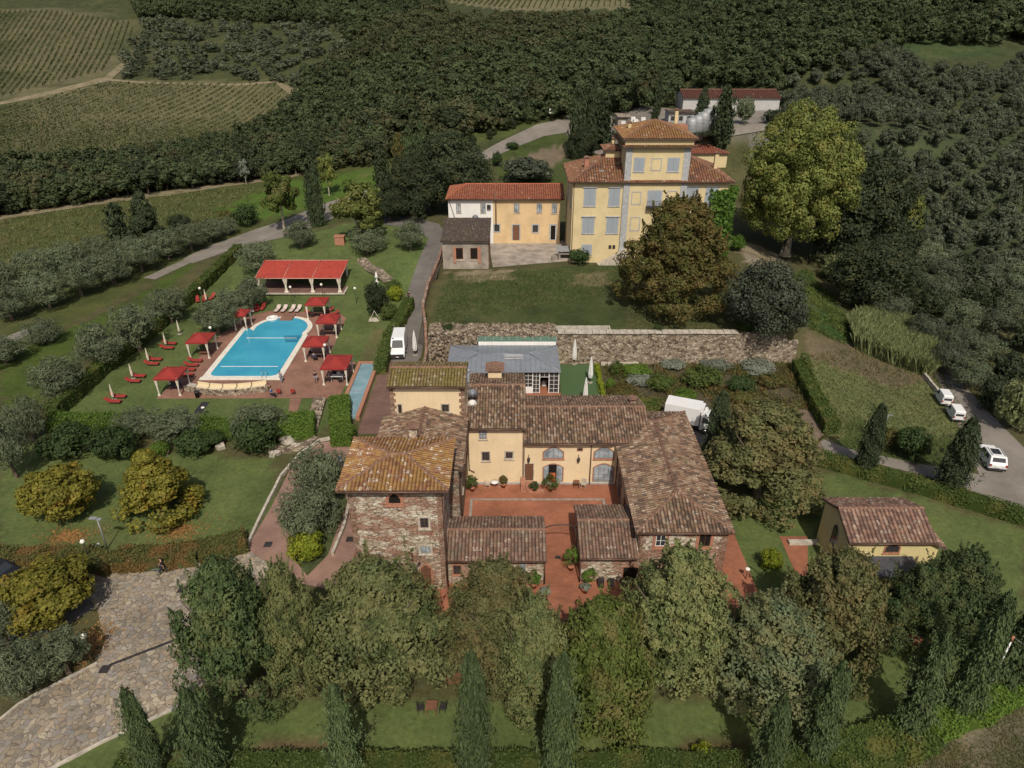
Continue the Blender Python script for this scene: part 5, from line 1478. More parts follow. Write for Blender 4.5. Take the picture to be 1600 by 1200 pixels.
# far olives on the right-hand hillside
olF = [Proto(make_tree('olive_tree', '', 'olive tree', 5, 4.6, L['olive_far'], None, 34, 42, .34, .4, lobe=.26, z0=.2, irr=.3, core=.5, up=.2), 5, 4.6) for _ in range(4)]
pts = []
GROVE = [(1225, 215), (1225, 118), (1380, 72), (1440, 104), (1540, 108), (1640, 60), (1700, 420), (1700, 640), (1600, 560), (1440, 440), (1425, 300), (1335, 240)]
sx_, sy_ = 6.3, 6.5
for i in range(-10, 66):
    for j in range(0, 66):
        x = 30 + i * sx_ + .35 * j + rng.normal(0, .6); y = 110 + j * sy_ - .2 * i + rng.normal(0, .6)
        z = hz(x, y); a, b = proj(x, y, z + 2)
        if inpoly(a, b, GROVE) and a < 1640: pts.append((x, y, z, float(a), float(b)))
pts.sort(key=lambda p: p[1])
for i, (x, y, z, a, b) in enumerate(pts[:285]):
    if y < 118 and x > 66: pass
    w = rng.uniform(3.9, 5.6); olF[i % 4].put((x, y, z), w, rng.uniform(4.0, 5.4), 'grey-green olive tree of the big grove on the dark right-hand hillside', None, group='olives of the right-hand grove')
rest = pts[285:]
print('grove', len(pts))

def many(name, items, proto_fn, mat, kind='stuff'):
    """uncountable mass: one mesh from many small crowns. items: (x,y,z,w,h)"""
    Vs = []; Fs = []; Ls = []; b = 0
    vars_ = [proto_fn() for _ in range(6)]
    for i, (x, y, z, w, hh) in enumerate(items):
        V, F, lv = vars_[i % 6]; a = rng.uniform(0, 6.28); ca, sa = math.cos(a), math.sin(a)
        X = (V[:, 0] * ca - V[:, 1] * sa) * w + x; Y = (V[:, 0] * sa + V[:, 1] * ca) * w + y; Z = V[:, 2] * hh + z
        Vs.append(np.stack([X, Y, Z], 1)); Fs.append(F + b); Ls.append(np.clip(lv * rng.uniform(.7, 1.3) + rng.normal(0, .2), 0, 1)); b += len(V)
    o = link(name, np_mesh(name, np.vstack(Vs), np.vstack(Fs), lv=np.concatenate(Ls)), mat)
    return tag(o, kind=kind)

def wood_proto(nl=26, npl=32, leaf=.064, z0=.12):
    P, N, lv = crown_pts(1.0, z0, 1.0, nl, npl, .24, 'round', .25)
    V, F = cards(P, N, leaf, .7)
    return V, F, lv
WOOD = [
    ([(200, -30), (1700, -30), (1700, 62), (1380, 72), (1250, 124), (1235, 145), (1060, 135), (1045, 165), (880, 192), (800, 196), (620, 262), (520, 262), (450, 212), (474, 158), (480, 120), (560, 90), (540, 40), (215, 25)], 'w'),
    ([(-80, 272), (0, 264), (230, 246), (330, 226), (420, 198), (470, 150), (600, 150), (620, 255), (560, 262), (420, 278), (280, 292), (0, 335), (-80, 350)], 'w'),
    ([(215, 35), (230, 20), (560, 40), (600, 100), (480, 150), (430, 126), (175, 122), (212, 60)], 'o'),
]
VY3 = [(690, -5), (1000, -5), (985, 14), (800, 18), (700, 6)]
w1, w2, w3 = [], [], []
for i in range(-105, 75):
    for j in range(0, 86):
        x = i * 5.2 + rng.normal(0, 1.5) + (3 if j % 2 else 0); y = 150 + j * 4.9 + rng.normal(0, 1.3)
        if abs(x / y) > .95: continue
        z = hz(x, y); a, b = proj(x, y, z); a = float(a); b = float(b)
        tb = float(proj(x, y, z + 8)[1])
        if inpoly(a, b + 2, VY3) or (690 < a < 990 and tb < 9): continue
        hit = None
        for poly, k_ in WOOD:
            if inpoly(a, b - 3, poly): hit = k_; break
        if hit == 'w':
            s = 5.0 + 6.0 * rng.random() ** 1.6; hh = rng.uniform(3.6, 6.0) + s * .3
            if b > 225: s *= .8; hh *= .75
            (w2 if (math.sin(x * .03 + 2) + math.cos(y * .035) + rng.normal(0, .5)) > .75 else w1).append((x, y, z - .5, s, hh))
        elif hit == 'o' and rng.random() < .55:
            w3.append((x, y, z - .2, rng.uniform(5, 7), rng.uniform(3.5, 5)))
print('wood', len(w1), len(w2), len(w3), 'rest', len(rest))
many('wood', w1, wood_proto, L['wood']); many('wood', w2, wood_proto, L['wood2'])
many('olive_wood', w3 + [(p[0], p[1], p[2], 5.5, 4.5) for p in rest], lambda: wood_proto(20, 20, .08, .05), L['olive_far'])

# scrub and shrubs between the grove and the reeds, and around
bush = [Proto(make_tree('shrub', '', 'shrub', 3.5, 2.6, L['bush'], None, 36, 70, .13, .55, lobe=.26, z0=0, irr=.2, core=.6), 3.5, 2.6) for _ in range(2)]
BU = [
    ((62, 152, 664, 732), 'bush', 'large dark laurel shrub at the left end of the rockery'), ((144, 210, 668, 734), 'bush', 'dark laurel shrub just left of the conical maple'), ((270, 335, 672, 724), 'bush', 'dark green spiky shrub in the middle of the rockery'),
    ((318, 352, 672, 705), 'bush', 'small dark shrub attached to the spiky rockery shrub'), ((360, 438, 652, 724), 'bush', 'tall dark shrub at the right end of the rockery'), ((236, 266, 690, 718), 'hedge_bright', 'small bright shrub right of the conical maple tip'),
    ((448, 508, 832, 892), 'lime', 'bright lime-green bush at the end of the path island'), ((1188, 1222, 858, 900), 'lime', 'yellow-green shrub by the red cottage patio'), ((1080, 1120, 1166, 1204), 'lime', 'round lime-green ball shrub at the bottom hedge'),
    ((888, 924, 388, 418), 'bush', 'round dark bush at the villa foot by the garden store'), ((1140, 1166, 366, 396), 'ivy', 'green bush at the foot of the ivy on the villa'),
    ((1400, 1456, 668, 732), 'bush', 'dark round bush by the road hedge'), ((1372, 1412, 668, 708), 'hedge_brown', 'brownish bush left of the dark round bush'),
    ((570, 606, 440, 500), 'holm', 'dark clipped topiary drum beside the drive'), ((602, 632, 446, 476), 'lime', 'bright yellow-green ball bush beside the drive'), ((594, 622, 474, 505), 'hedge', 'clipped green ball at the end of the drive hedge'), ((600, 628, 438, 458), 'hedge', 'clipped dome shrub behind the yellow-green ball'),
    ((782, 862, 246, 296), 'holm_grey', 'grey wild thicket behind the annex roof'), ((768, 786, 236, 262), 'bush', 'dark shrub at the gravel road bend'), ((790, 812, 222, 236), 'bush', 'low shrub on the gravel road verge'),
    ((362, 404, 318, 358), 'bush', 'dark shrub beside the road left of the thin tree'), ((262, 300, 335, 372), 'holm', 'dark thicket right of the conifer'), ((298, 325, 342, 368), 'hedge_brown', 'brownish thicket on the slope by the road'), ((340, 366, 328, 352), 'hedge_brown', 'rusty shrub on the slope'),
    ((1020, 1036, 540, 560), 'bush', 'ivy tuft hanging on the retaining wall under the rusty tree'), ((1150, 1200, 510, 560), 'ivy', 'ivy mass hanging at the right of the retaining wall'), ((690, 710, 525, 555), 'bush', 'dark shrub growing from the rubble behind the drive wall'),
    ((952, 972, 563, 590), 'hedge', 'green shrub at the top left corner of the herb garden'), ((968, 1018, 570, 595), 'hedge_bright', 'bright low shrub patch under the retaining wall'), ((1032, 1072, 562, 582), 'sage', 'silver sage clump under the retaining wall left of centre'), ((1095, 1145, 562, 584), 'sage', 'silver sage clump under the retaining wall in the middle'), ((1155, 1212, 564, 590), 'sage', 'silver sage clump under the retaining wall on the right'),
    ((978, 1022, 586, 608), 'sage', 'silver bush in the middle of the herb garden'), ((948, 995, 604, 626), 'rust', 'orange-brown flowering shrub in the herb garden'), ((1010, 1055, 586, 618), 'hedge', 'green shrub bed right of the silver bush'), ((1066, 1130, 574, 614), 'hedge', 'large green shrub bed in the centre of the herb garden'),
    ((1134, 1182, 586, 622), 'bush', 'dark green shrub bed in the herb garden'), ((1186, 1230, 584, 612), 'hedge_brown', 'brown-green shrub bed on the right of the herb garden'), ((1140, 1185, 612, 640), 'hedge_brown', 'ochre low shrub bed behind the bronze oak'), ((1050, 1090, 610, 632), 'hedge_bright', 'light green shrub behind the white truck'),
    ((945, 962, 590, 612), 'hedge_bright', 'small light shrub beside the turf lawn'),
    ((1150, 1180, 150, 200), 'olive', 'grey tree in front of the barn beside the plane tree'), ((1190, 1240, 170, 200), 'holm', 'dark shrub right of the barn'), ((1064, 1140, 232, 262), 'holm', 'dark thicket between the red hip roof and the plane tree'),
    ((1286, 1330, 395, 448), 'reed', 'pale reed tuft at the foot of the dark trees'), ((1562, 1625, 588, 690), 'reed', 'pale reed clump at the right edge by the gravel road'),
    ((120, 205, 386, 425), 'reed', 'pale green reed thicket behind the olive row'), ((30, 110, 396, 436), 'reed', 'pale green reed thicket at the left slope'),
]
for i, (bb, m, lb) in enumerate(BU):
    q, w, hh = fit(*bb, low=.1); bush[i % 2].put(q, w, hh, lb, L[m])
scr = []
for i, (x, y) in enumerate(((1385, 505), (1420, 470), (1450, 500), (1470, 480), (1500, 520), (1520, 490), (1550, 530), (1580, 505), (1600, 550), (1490, 560), (1530, 575), (1570, 600), (1470, 450), (1440, 425), (1500, 445), (1540, 455), (1580, 460), (1610, 490), (1440, 540), (1510, 610), (1550, 640), (1480, 585))):
    q, w, hh = fitb(x, y, y - 44, 54); (olA, olB, bush[0])[i % 3].put(q, w * 1.1, hh * 1.1, 'grey-green wild olive or scrub in the thicket right of the reed bed', L[('olive_far', 'olive', 'holm')[i % 3]], group='thicket right of the reed bed', cat='shrub')

# hedges: clipped, box-shaped, leafy all over
def hedge(label, pts, width, hgt, mat, leaf=.12, dens=55, zc=None, name='hedge', rough=.12):
    P = [Vector((p[0], p[1])) for p in pts]
    Pt = []; Nn = []; n_t = 0
    core = MB()
    cen = P[0]
    for i in range(len(P) - 1):
        a, b = P[i], P[i + 1]; l = (b - a).length; d = (b - a) / l; n = Vector((-d.y, d.x))
        m = int(l * (width + 2 * hgt) * dens)
        u = rng.uniform(-.05, l + .05, m); s = rng.uniform(-hgt - width / 2, hgt + width / 2, m)
        bulge = .10 * np.sin(u * 1.3 + i) + .07 * np.sin(u * 3.1)
        side = np.where(np.abs(s) < width / 2, s, np.sign(s) * (width / 2 + bulge)) * (1 + .0 * u)
        zz = np.where(np.abs(s) < width / 2, hgt + bulge * .7, hgt - (np.abs(s) - width / 2))
        rd = rng.normal(0, rough * .6, m)
        x = a.x + d.x * u + n.x * side; y = a.y + d.y * u + n.y * side
        nx_ = np.where(np.abs(s) < width / 2, 0, np.sign(s) * n.x); ny_ = np.where(np.abs(s) < width / 2, 0, np.sign(s) * n.y); nz_ = np.where(np.abs(s) < width / 2, 1, .15)
        z = h(x, y) + np.maximum(zz + rd, .03)
        Pt.append(np.stack([x - cen.x, y - cen.y, z], 1)); Nn.append(np.stack([nx_, ny_, nz_], 1) + rng.normal(0, .4, (m, 3)))
        k = max(1, int(l / 2))
        for q in range(k):
            p0 = a.lerp(b, q / k); p1 = a.lerp(b, (q + 1) / k); w2_ = width / 2 - .08
            z0, z1 = hz(*p0), hz(*p1)
            c = [p0 + n * w2_, p0 - n * w2_, p1 - n * w2_, p1 + n * w2_]; zz4 = [z0, z0, z1, z1]
            V = [(v.x - cen.x, v.y - cen.y, zq - .1) for v, zq in zip(c, zz4)] + [(v.x - cen.x, v.y - cen.y, zq + hgt - .12) for v, zq in zip(c, zz4)]
            core.add(V, [(0, 1, 2, 3), (7, 6, 5, 4), (0, 4, 5, 1), (1, 5, 6, 2), (2, 6, 7, 3), (3, 7, 4, 0)])
    for e_, (a, b) in ((P[0], (P[0], P[1])), (P[-1], (P[-1], P[-2]))):
        d = (b - a).normalized(); n = Vector((-d.y, d.x)); m = int(width * hgt * dens * 1.6)
        s = rng.uniform(-width / 2, width / 2, m); zz = rng.uniform(0, hgt, m); o_ = rng.normal(.06, .06, m)
        x = e_.x - d.x * o_ + n.x * s; y = e_.y - d.y * o_ + n.y * s
        Pt.append(np.stack([x - cen.x, y - cen.y, h(x, y) + zz], 1)); Nn.append(np.array([-d.x, -d.y, .2]) + rng.normal(0, .4, (m, 3)))
    P3 = np.vstack(Pt); V, F = cards(P3, np.vstack(Nn), leaf, .6)
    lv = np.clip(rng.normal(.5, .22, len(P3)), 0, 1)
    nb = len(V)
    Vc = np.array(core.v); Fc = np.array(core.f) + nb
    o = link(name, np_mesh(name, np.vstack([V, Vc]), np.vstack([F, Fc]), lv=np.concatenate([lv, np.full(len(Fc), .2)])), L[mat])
    o.location = (cen.x, cen.y, 0)
    return tag(o, label, 'hedge')
hedge('long clipped hedge running down the left side of the pool garden', W([(374, 396), (345, 425), (290, 478), (230, 530), (160, 585), (84, 655)]), 1.6, 1.9, 'hedge', .14, 40)
hedge('clipped hedge along the bottom of the pool lawn above the rockery', W([(84, 668), (200, 668), (330, 676), (440, 682)]), 2.4, 1.5, 'hedge_bright', .13, 45)
hedge('green hedge block left of the stone steps', W([(440, 678), (492, 672)]), 3.6, 1.8, 'hedge_bright', .13, 50)
hedge('dark hedge beside the tarmac drive, left of the white van', W([(640, 480), (610, 535), (595, 585)]), 1.6, 1.7, 'hedge', .13, 45)
hedge('square clipped hedge between the pool deck and the long basin', W([(533, 638), (533, 676)]), 2.4, 1.9, 'hedge_bright', .12, 60)
hedge('small clipped hedge at the lower end of the long basin', W([(522, 690), (553, 690)]), 2.2, 1.6, 'hedge_bright', .12, 60)
hedge('bottom boundary hedge running along the front lawn', W([(190, 1203), (560, 1204), (900, 1204), (1285, 1203)]), 1.3, 1.2, 'hedge', .10, 70)
hedge('broad boundary hedge turning up beside the forked cypress', W([(1285, 1196), (1390, 1172), (1440, 1150)]), 3.0, 1.3, 'hedge', .10, 70)
hedge('boundary hedge under the cypresses at the lower right', W([(1440, 1150), (1520, 1120), (1640, 1060)]), 1.8, 1.3, 'hedge_bright', .10, 70)
hedge('long dark hedge along the gravel road on the right', W([(1276, 722), (1345, 742), (1420, 762), (1500, 786), (1620, 822)]), 1.7, 1.3, 'hedge', .11, 55)
hedge('hedge descending the slope right of the herb garden', W([(1246, 578), (1262, 612), (1285, 655), (1298, 678)]), 1.8, 1.6, 'hedge', .13, 45)
hedge('low mixed hedge between the plaza and the golden maples', W([(186, 882), (262, 878), (312, 872), (385, 852)]), 2.4, 1.25, 'hedge_brown', .11, 60)
hedge('low mixed hedge at the left edge below the round maple', W([(-20, 880), (60, 880), (130, 878), (180, 890)]), 2.2, 1.2, 'hedge_brown', .11, 60)
hedge('clipped green hedge behind the courtyard roof, left of the truck', W([(958, 642), (1030, 643)]), 2.2, 1.4, 'hedge', .12, 50)
hedge('narrow plant strip along the right side of the turf lawn', W([(932, 575), (946, 640)]), .6, .7, 'lime', .10, 50)

# tree line under the vineyard
tl = [Proto(make_tree('field_tree', '', 'tree', 7, 8, L['wood'], M['bark'], 40, 50, .34, .7, lobe=.24, z0=.2, irr=.28, core=.6), 7, 8) for _ in range(4)]
line = [(-30, 342), (60, 330), (200, 308), (300, 296), (400, 284), (480, 272), (560, 258), (620, 250)]
lx = np.array([p[0] for p in line]); ly = np.array([p[1] for p in line])
k = 0
for off, st in ((-4, 15), (-18, 16), (-32, 17)):
    x = -30 + (off % 7)
    while x < 600:
        y = np.interp(x, lx, ly) + off + rng.uniform(-3, 3)
        q = gp(x, y); tl[k % 4].put(q, rng.uniform(6, 8.5), rng.uniform(5.5, 8.5), 'dark green broadleaf tree in the belt between the vineyard and the dirt track', L[('wood', 'wood', 'holm', 'wood2')[rng.integers(4)]], group='trees of the belt below the vineyard'); k += 1
        x += st + rng.uniform(-3, 3)
tree_w = [((1062, 1100, 205, 235), 'holm'), ]
# trees at the right of the central wood, large enough to tell apart
for x, y in ((700, 215), (730, 205), (760, 200), (800, 188), (840, 178), (870, 178), (580, 232), (600, 225), (990, 150), (960, 160), (1010, 168)):
    q = gp(x, y); tl[k % 4].put(q, rng.uniform(8, 10), rng.uniform(8, 11), 'dark broadleaf tree at the near edge of the central wood', L[('wood', 'holm', 'wood2')[k % 3]], group='edge trees of the central wood'); k += 1
for x, y, lb in ((546, 238, 'sapling'), (764, 236, 'a'), (708, 232, 'b')): pass
for x, y, lb in ((790, 205, 'small lone shrub on the verge near the gravel clearing'), (802, 202, 'tiny pointed sapling on the gravel road verge'), (765, 218, 'slim sapling on the grass left of the gravel road'), (740, 228, 'dark sapling left of the gravel road bend')):
    q = gp(x, y); bush[0].put(q, 2.0, 3.0, lb, L['holm'], cat='sapling')
q, w, hh = fitb(385, 288, 246, 16); brA.put(q, w, hh, 'pale grey poplar standing in front of the tree belt', L['sage'])

# vineyards
def vineyard(poly, pa, pb, spacing, label, group, every=1, width=.28, hgt=1.0, dens=7, n_max=60):
    a = gp(*pa); b = gp(*pb); d = Vector((b.x - a.x, b.y - a.y)).normalized(); n = Vector((-d.y, d.x))
    cnt = 0
    rows = []
    for r in range(-90, 91):
        ts = np.arange(-260, 260, 1.2)
        x = a.x + n.x * r * spacing + d.x * ts; y = a.y + n.y * r * spacing + d.y * ts
        ok = y > 60
        z = h(x, y); px_, py_ = proj(x, np.maximum(y, 1), z)
        ok &= inpoly(px_, py_, poly)
        if ok.sum() < 5: continue
        rows.append((r, ts[ok].min(), ts[ok].max()))
    for (r, t0, t1) in rows:
        l = t1 - t0; m = int(l * dens)
        u = rng.uniform(t0, t1, m)
        gaps = np.sin(u * .21 + r) + np.sin(u * .73 + r * 2.1) > -1.95
        u = u[gaps]; m = len(u)
        ox, oy = a.x + n.x * r * spacing + d.x * t0, a.y + n.y * r * spacing + d.y * t0
        s = rng.normal(0, width * .35, m); x = a.x + n.x * (r * spacing + s) + d.x * u; y = a.y + n.y * (r * spacing + s) + d.y * u
        z = h(x, y) + rng.uniform(.3, hgt, m)
        V, F = cards(np.stack([x - ox, y - oy, z], 1), rng.normal(0, 1, (m, 3)) + np.array([n.x, n.y, .6]), .29, .75)
        o = link('vine_row', np_mesh('vine_row', V, F, lv=np.clip(rng.normal(.5, .25, m), 0, 1)), L['vine'], loc=(ox, oy, 0))
        tag(o, label, 'vine row', group); cnt += 1
    print(group, cnt)
vineyard([(0, 170), (170, 130), (430, 132), (462, 152), (420, 196), (330, 226), (230, 244), (0, 266), (-60, 275), (-60, 185)], (379, 191), (450, 134), 3.5, 'slanting vine row of the middle vineyard above the tree belt', 'vine rows of the middle vineyard')
vineyard([(-60, 20), (75, 16), (208, 36), (206, 58), (160, 112), (0, 152), (-60, 165)], (150, 110), (182, 42), 2.8, 'vine row of the upper left vineyard', 'vine rows of the upper left vineyard')
vineyard([(690, -8), (1000, -8), (985, 10), (800, 15), (700, 2)], (860, 14), (868, -4), 3.0, 'vine row of the small vineyard at the top edge', 'vine rows at the top edge')

# reeds, ivy, agave, weeds
def blades(n, gen, length, mat, name, kind=None, wid=.06, lean=.35):
    P = gen(n); m = len(P)
    dirv = np.stack([rng.normal(0, lean, m), rng.normal(0, lean, m), np.ones(m)], 1); l = (length * rng.uniform(.6, 1.25, m))[:, None]
    side = unit(m); side[:, 2] *= .2
    bend = np.stack([rng.normal(0, .14, m), rng.normal(0, .14, m), -np.abs(rng.normal(0, .08, m))], 1) * l
    V = np.stack([P - side * wid, P + side * wid, P + dirv * l * .6 + side * wid * .8, P + dirv * l + bend], 1).reshape(-1, 3)
    o = link(name, np_mesh(name, V, np.arange(4 * m).reshape(m, 4), lv=np.clip(rng.normal(.5, .25, m), 0, 1)), mat)
    if kind: tag(o, kind=kind)
    return o
def in_poly_gen(poly_px, bias=None):
    Wp = W(poly_px); xs2 = [p[0] for p in Wp]; ys2 = [p[1] for p in Wp]
    def g_(n):
        out = []
        while sum(len(o) for o in out) < n:
            x = rng.uniform(min(xs2), max(xs2), n); y = rng.uniform(min(ys2), max(ys2), n)
            m = inpoly(x, y, Wp)
            if bias: m &= (np.sin(x * 1.1 + bias) + np.sin(y * .9 + x * .4) + rng.normal(0, .7, n)) > 0
            x = x[m]; y = y[m]; out.append(np.stack([x, y, h(x, y)], 1))
        return np.vstack(out)[:n]
    return g_
o = blades(34000, in_poly_gen([(1328, 515), (1352, 500), (1400, 508), (1470, 572), (1450, 590), (1390, 570), (1335, 545)]), 2.6, L['reed'], 'reed_bed', wid=.03, lean=.10); tag(o, 'tall pale-green reed bed curving below the dark holm oak', 'reeds')
blades(9000, in_poly_gen([(1245, 560), (1330, 545), (1470, 575), (1530, 690), (1490, 735), (1300, 688), (1275, 630)]), .32, L['weed'], 'tall_weeds', 'stuff', .05, .6)
blades(20000, in_poly_gen([(676, 505), (704, 432), (975, 416), (985, 515), (1140, 520), (1225, 520), (1220, 440), (1150, 430)]), .28, L['grass'], 'long_grass', 'stuff', .045, .8)
blades(9000, in_poly_gen([(1215, 430), (1262, 420), (1330, 500), (1320, 540), (1250, 505)], 3.0), .4, L['hedge'], 'bramble', 'stuff', .07, .8)
blades(9000, in_poly_gen([(1300, 1190), (1450, 1165), (1620, 1075), (1640, 1230), (1290, 1230)], 1.5), .16, L['weed'], 'dry_grass', 'stuff', .03, .8)
blades(6000, in_poly_gen([(940, 572), (1235, 568), (1275, 640), (1120, 645), (950, 636)], 4.0), .6, L['hedge_brown'], 'ground_cover', 'stuff', .07, .8)
blades(9000, in_poly_gen([(0, 345), (280, 300), (430, 290), (330, 350), (180, 400), (0, 440)], 2.5), .45, L['weed'], 'meadow_growth', 'stuff', .12, .8)
# ivy on the villa corner
m = 2600; z = rng.uniform(4.2, 17.6, m); x = 36.2 - np.abs(rng.normal(0, 1.5 + (z < 8) * .6, m)) * (z < 17) + rng.uniform(0, 1.2, m); y = 119.1 - np.abs(rng.normal(0, .45, m))
V, F = cards(np.stack([x, y, z], 1), np.array([0, -1, .3]) + rng.normal(0, .5, (m, 3)), .34, .75)
tag(link('ivy', np_mesh('ivy', V, F, lv=np.clip(rng.normal(.5, .25, m), 0, 1)), L['ivy']), 'bright green ivy climbing the right corner of the villa', 'climber')
# agave
q = gp(253, 889); V = []; F = []
for k in range(26):
    a = k * 2.4; e = R(20 + (k % 5) * 13); l = 1.15; d = Vector((math.cos(a) * math.cos(e), math.sin(a) * math.cos(e), math.sin(e))); s = Vector((-math.sin(a), math.cos(a), 0))
    b = len(V); V += [d * .1 + s * .05, d * .1 - s * .05, d * l * .45 - s * .10, d * l, d * l * .45 + s * .10]; F.append((b, b + 1, b + 2, b + 3)); F.append((b, b + 3, b + 4, b))
F = [f if len(set(f)) == 4 else (f[0], f[1], f[2], f[2]) for f in F]
mb = MB(); 
for i in range(0, len(V), 5): mb.add(V[i:i + 5], [(0, 1, 2, 3, 4)])
o = mb.build('agave', plain('agave_blue', (.17, .23, .23), .6, 0, .3), loc=(q.x, q.y, .15)); tag(o, 'blue-grey agave rosette at the hedge foot behind the striding person', 'agave')
# fallen leaves
FL = leafmat('fallen_leaf', (.10, .05, .018), (.22, .12, .04), None, trans=0)
for px_, py_, rx, ry in ((108, 838, 2.6, 1.6), (280, 830, 3.0, 2.0), (140, 1010, 1.4, 2.6)):
    q = gp(px_, py_); n_ = 1100; a = rng.uniform(0, 2 * PI, n_); r_ = np.abs(rng.normal(0, .6, n_)) * (1 + .25 * np.sin(a * 3))
    x = q.x + np.cos(a) * r_ * rx; y = q.y + np.sin(a) * r_ * ry; P = np.stack([x, y, h(x, y) + .04], 1)
    V, F = cards(P, np.array([0, 0, 1]) + rng.normal(0, .25, P.shape), .085, .8)
    tag(link('fallen_leaves', np_mesh('fallen_leaves', V, F, lv=rng.uniform(0, 1, len(P))), FL), kind='stuff')
# rockery boulders
for i, (x, y, s, lb) in enumerate(((135, 700, 1.1, 'pale boulder left in the rockery'), (160, 690, .8, 'small pale boulder near the left laurel shrub'), (335, 690, .9, 'pale boulder behind the spiky rockery shrub'), (345, 700, .7, 'low boulder right of the spiky rockery shrub'), (445, 690, 1.0, 'pale boulder near the top of the curving kerb'), (460, 700, .8, 'pale boulder at the turn of the curving kerb'), (432, 712, .7, 'boulder at the foot of the right rockery shrub'), (10, 680, .8, 'boulder at the left picture edge'))):
    q = gp(x, y); mb = MB()
    for k in range(4): stone(mb, (random.uniform(-.5, .5) * s, random.uniform(-.3, .3) * s, .25 * s), s * random.uniform(.6, 1.0))
    tag(mb.build('boulder', M['kerb'], loc=q), lb, 'rock')
# ------------------------------------------------------------------ pool garden
def outline(pts, z0, z1, mat, name, parent=None):
    return MB().prism([(p[0], p[1]) for p in pts], 'z', z0, z1).build(name, mat, parent)
XL, XR, YB, YT = -41.2, -31.5, 84.7, 98.0
def pool_shape(o):
    # rectangle with rounded lower corners and a big rounded head at the far end
    P = [(XL - o, YB - o), (XR + o, YB - o), (XR + o, YT - .0 + o * .4)]
    cx, cy_, rx, ry = -35.7, 100.6, 4.2, 4.4
    for a in np.linspace(R(-22), R(192), 22): P.append((cx + (rx + o) * math.cos(a), cy_ + (ry + o) * math.sin(a)))
    P.append((XL - o, 101.0 + o * .5))
    return P
t = thing('swimming_pool', 'turquoise swimming pool with white coping and a rounded far end', 'swimming pool')
outline(pool_shape(.9 if False else .55), .0, .14, M['pool_white'], 'coping', t)
inner = [(XL + .25, YB + 1.0), (XL + .5, YB + .45), (XL + 1.1, YB + .2), (XR - 1.1, YB + .2), (XR - .5, YB + .45), (XR - .25, YB + 1.0)] + [p for p in pool_shape(-.2)[2:]]
outline(inner, .10, .16, M['water'], 'water', t)
outline([(XL - .75, YB - .75), (XR + .75, YB - .75), (XR + .75, YB), (XL - .75, YB)], .0, .10, M['pool_white'], 'paved_edge', t)
mb = MB().box(XL + .9, YB + 2.9, .16, XR - .9, YB + 3.05, .175).box(XL + 1.3, YT - 1.0, .16, XR - .8, YT - .85, .175); mb.build('lane_line', M['frame_white'], t)
mb = MB()
for k in range(5): mb.box(XR - 2.6 - k * .22 + .5, YT - 2.4 + k * .5, .16, XR - .35, YT - 2.15 + k * .5, .175)
mb.build('step', M['pool_step'], t)
mb = MB()
for dx in (0, .55): mb.tube([(-33.6 + dx, YB - .4, .1), (-33.6 + dx, YB - .3, .9), (-33.6 + dx, YB + .2, 1.0), (-33.6 + dx, YB + .5, .2)], .03, 6)
mb.build('ladder', M['steel'], t)
tag(MB().box(-36.8, 103.6, .1, -34.8, 105.9, .32).build('bridge', M['deck']), 'small brick platform at the far rounded end of the pool', 'platform')
tag(MB().lathe([(.45, .1), (.95, .12), (1.0, .3), (.85, .42), (.5, .40), (.42, .2)], 18, (-38.1, 104.4, 0)).build('white_planter', M['white_cloth']), 'round white planter on the pool rim beside the brick platform', 'planter')

# round bench wall below the pool
t = thing('curved_bench', 'curved stone bench with cream cushions below the pool', 'bench')
def arcpt(u, off): return (-42.6 + 10.9 * u, 81.6 - 1.25 * math.sin(PI * u) - off)
V, F = wall_ribbon([arcpt(u, .55) for u in np.linspace(0, 1, 16)], .35, lambda x, y: 0, lambda x, y: .75 + .04 * nz(x, 3, 1), .6); MB().add(V, F).build('stone_back', M['retain'], t)
mb = MB()
for k in range(5):
    u0_, u1_ = .14 + k * .165, .14 + (k + 1) * .165 - .012
    a, b, c, d = arcpt(u0_, .30), arcpt(u1_, .30), arcpt(u1_, -.65), arcpt(u0_, -.65)
    mb.prism([a, b, c, d], 'z', .45, .62)
    c2, d2 = arcpt(u1_, -.83), arcpt(u0_, -.83); mb.prism([d, c, c2, d2], 'z', .2, .95)
mb.build('cushion', M['cream'] if False else plain('cream_cushion', (.66, .55, .36), .9, 0, .06), t)
V, F = wall_ribbon([arcpt(u, -.15) for u in np.linspace(.1, 1, 14)], .9, lambda x, y: 0, lambda x, y: .44, .6); MB().add(V, F).build('bench_base', M['deck'], t)
MB().prism([arcpt(0, .3), arcpt(.12, .3), arcpt(.12, -.8), arcpt(.02, -.8)], 'z', 0, .5).build('stone_table', M['kerb'], t)
pl = MB()
for u in np.linspace(.05, .95, 9): x, y = arcpt(u, -1.0); pl.tube([(x, y, 0), (x, y, 1.0)], .02, 4)
pl.tube([(*arcpt(u, -1.0), 1.0) for u in np.linspace(.05, .95, 9)], .02, 4)
tag(pl.build('railing', M['frame_brown']), 'thin brown railing between the pool and the curved bench', 'railing')

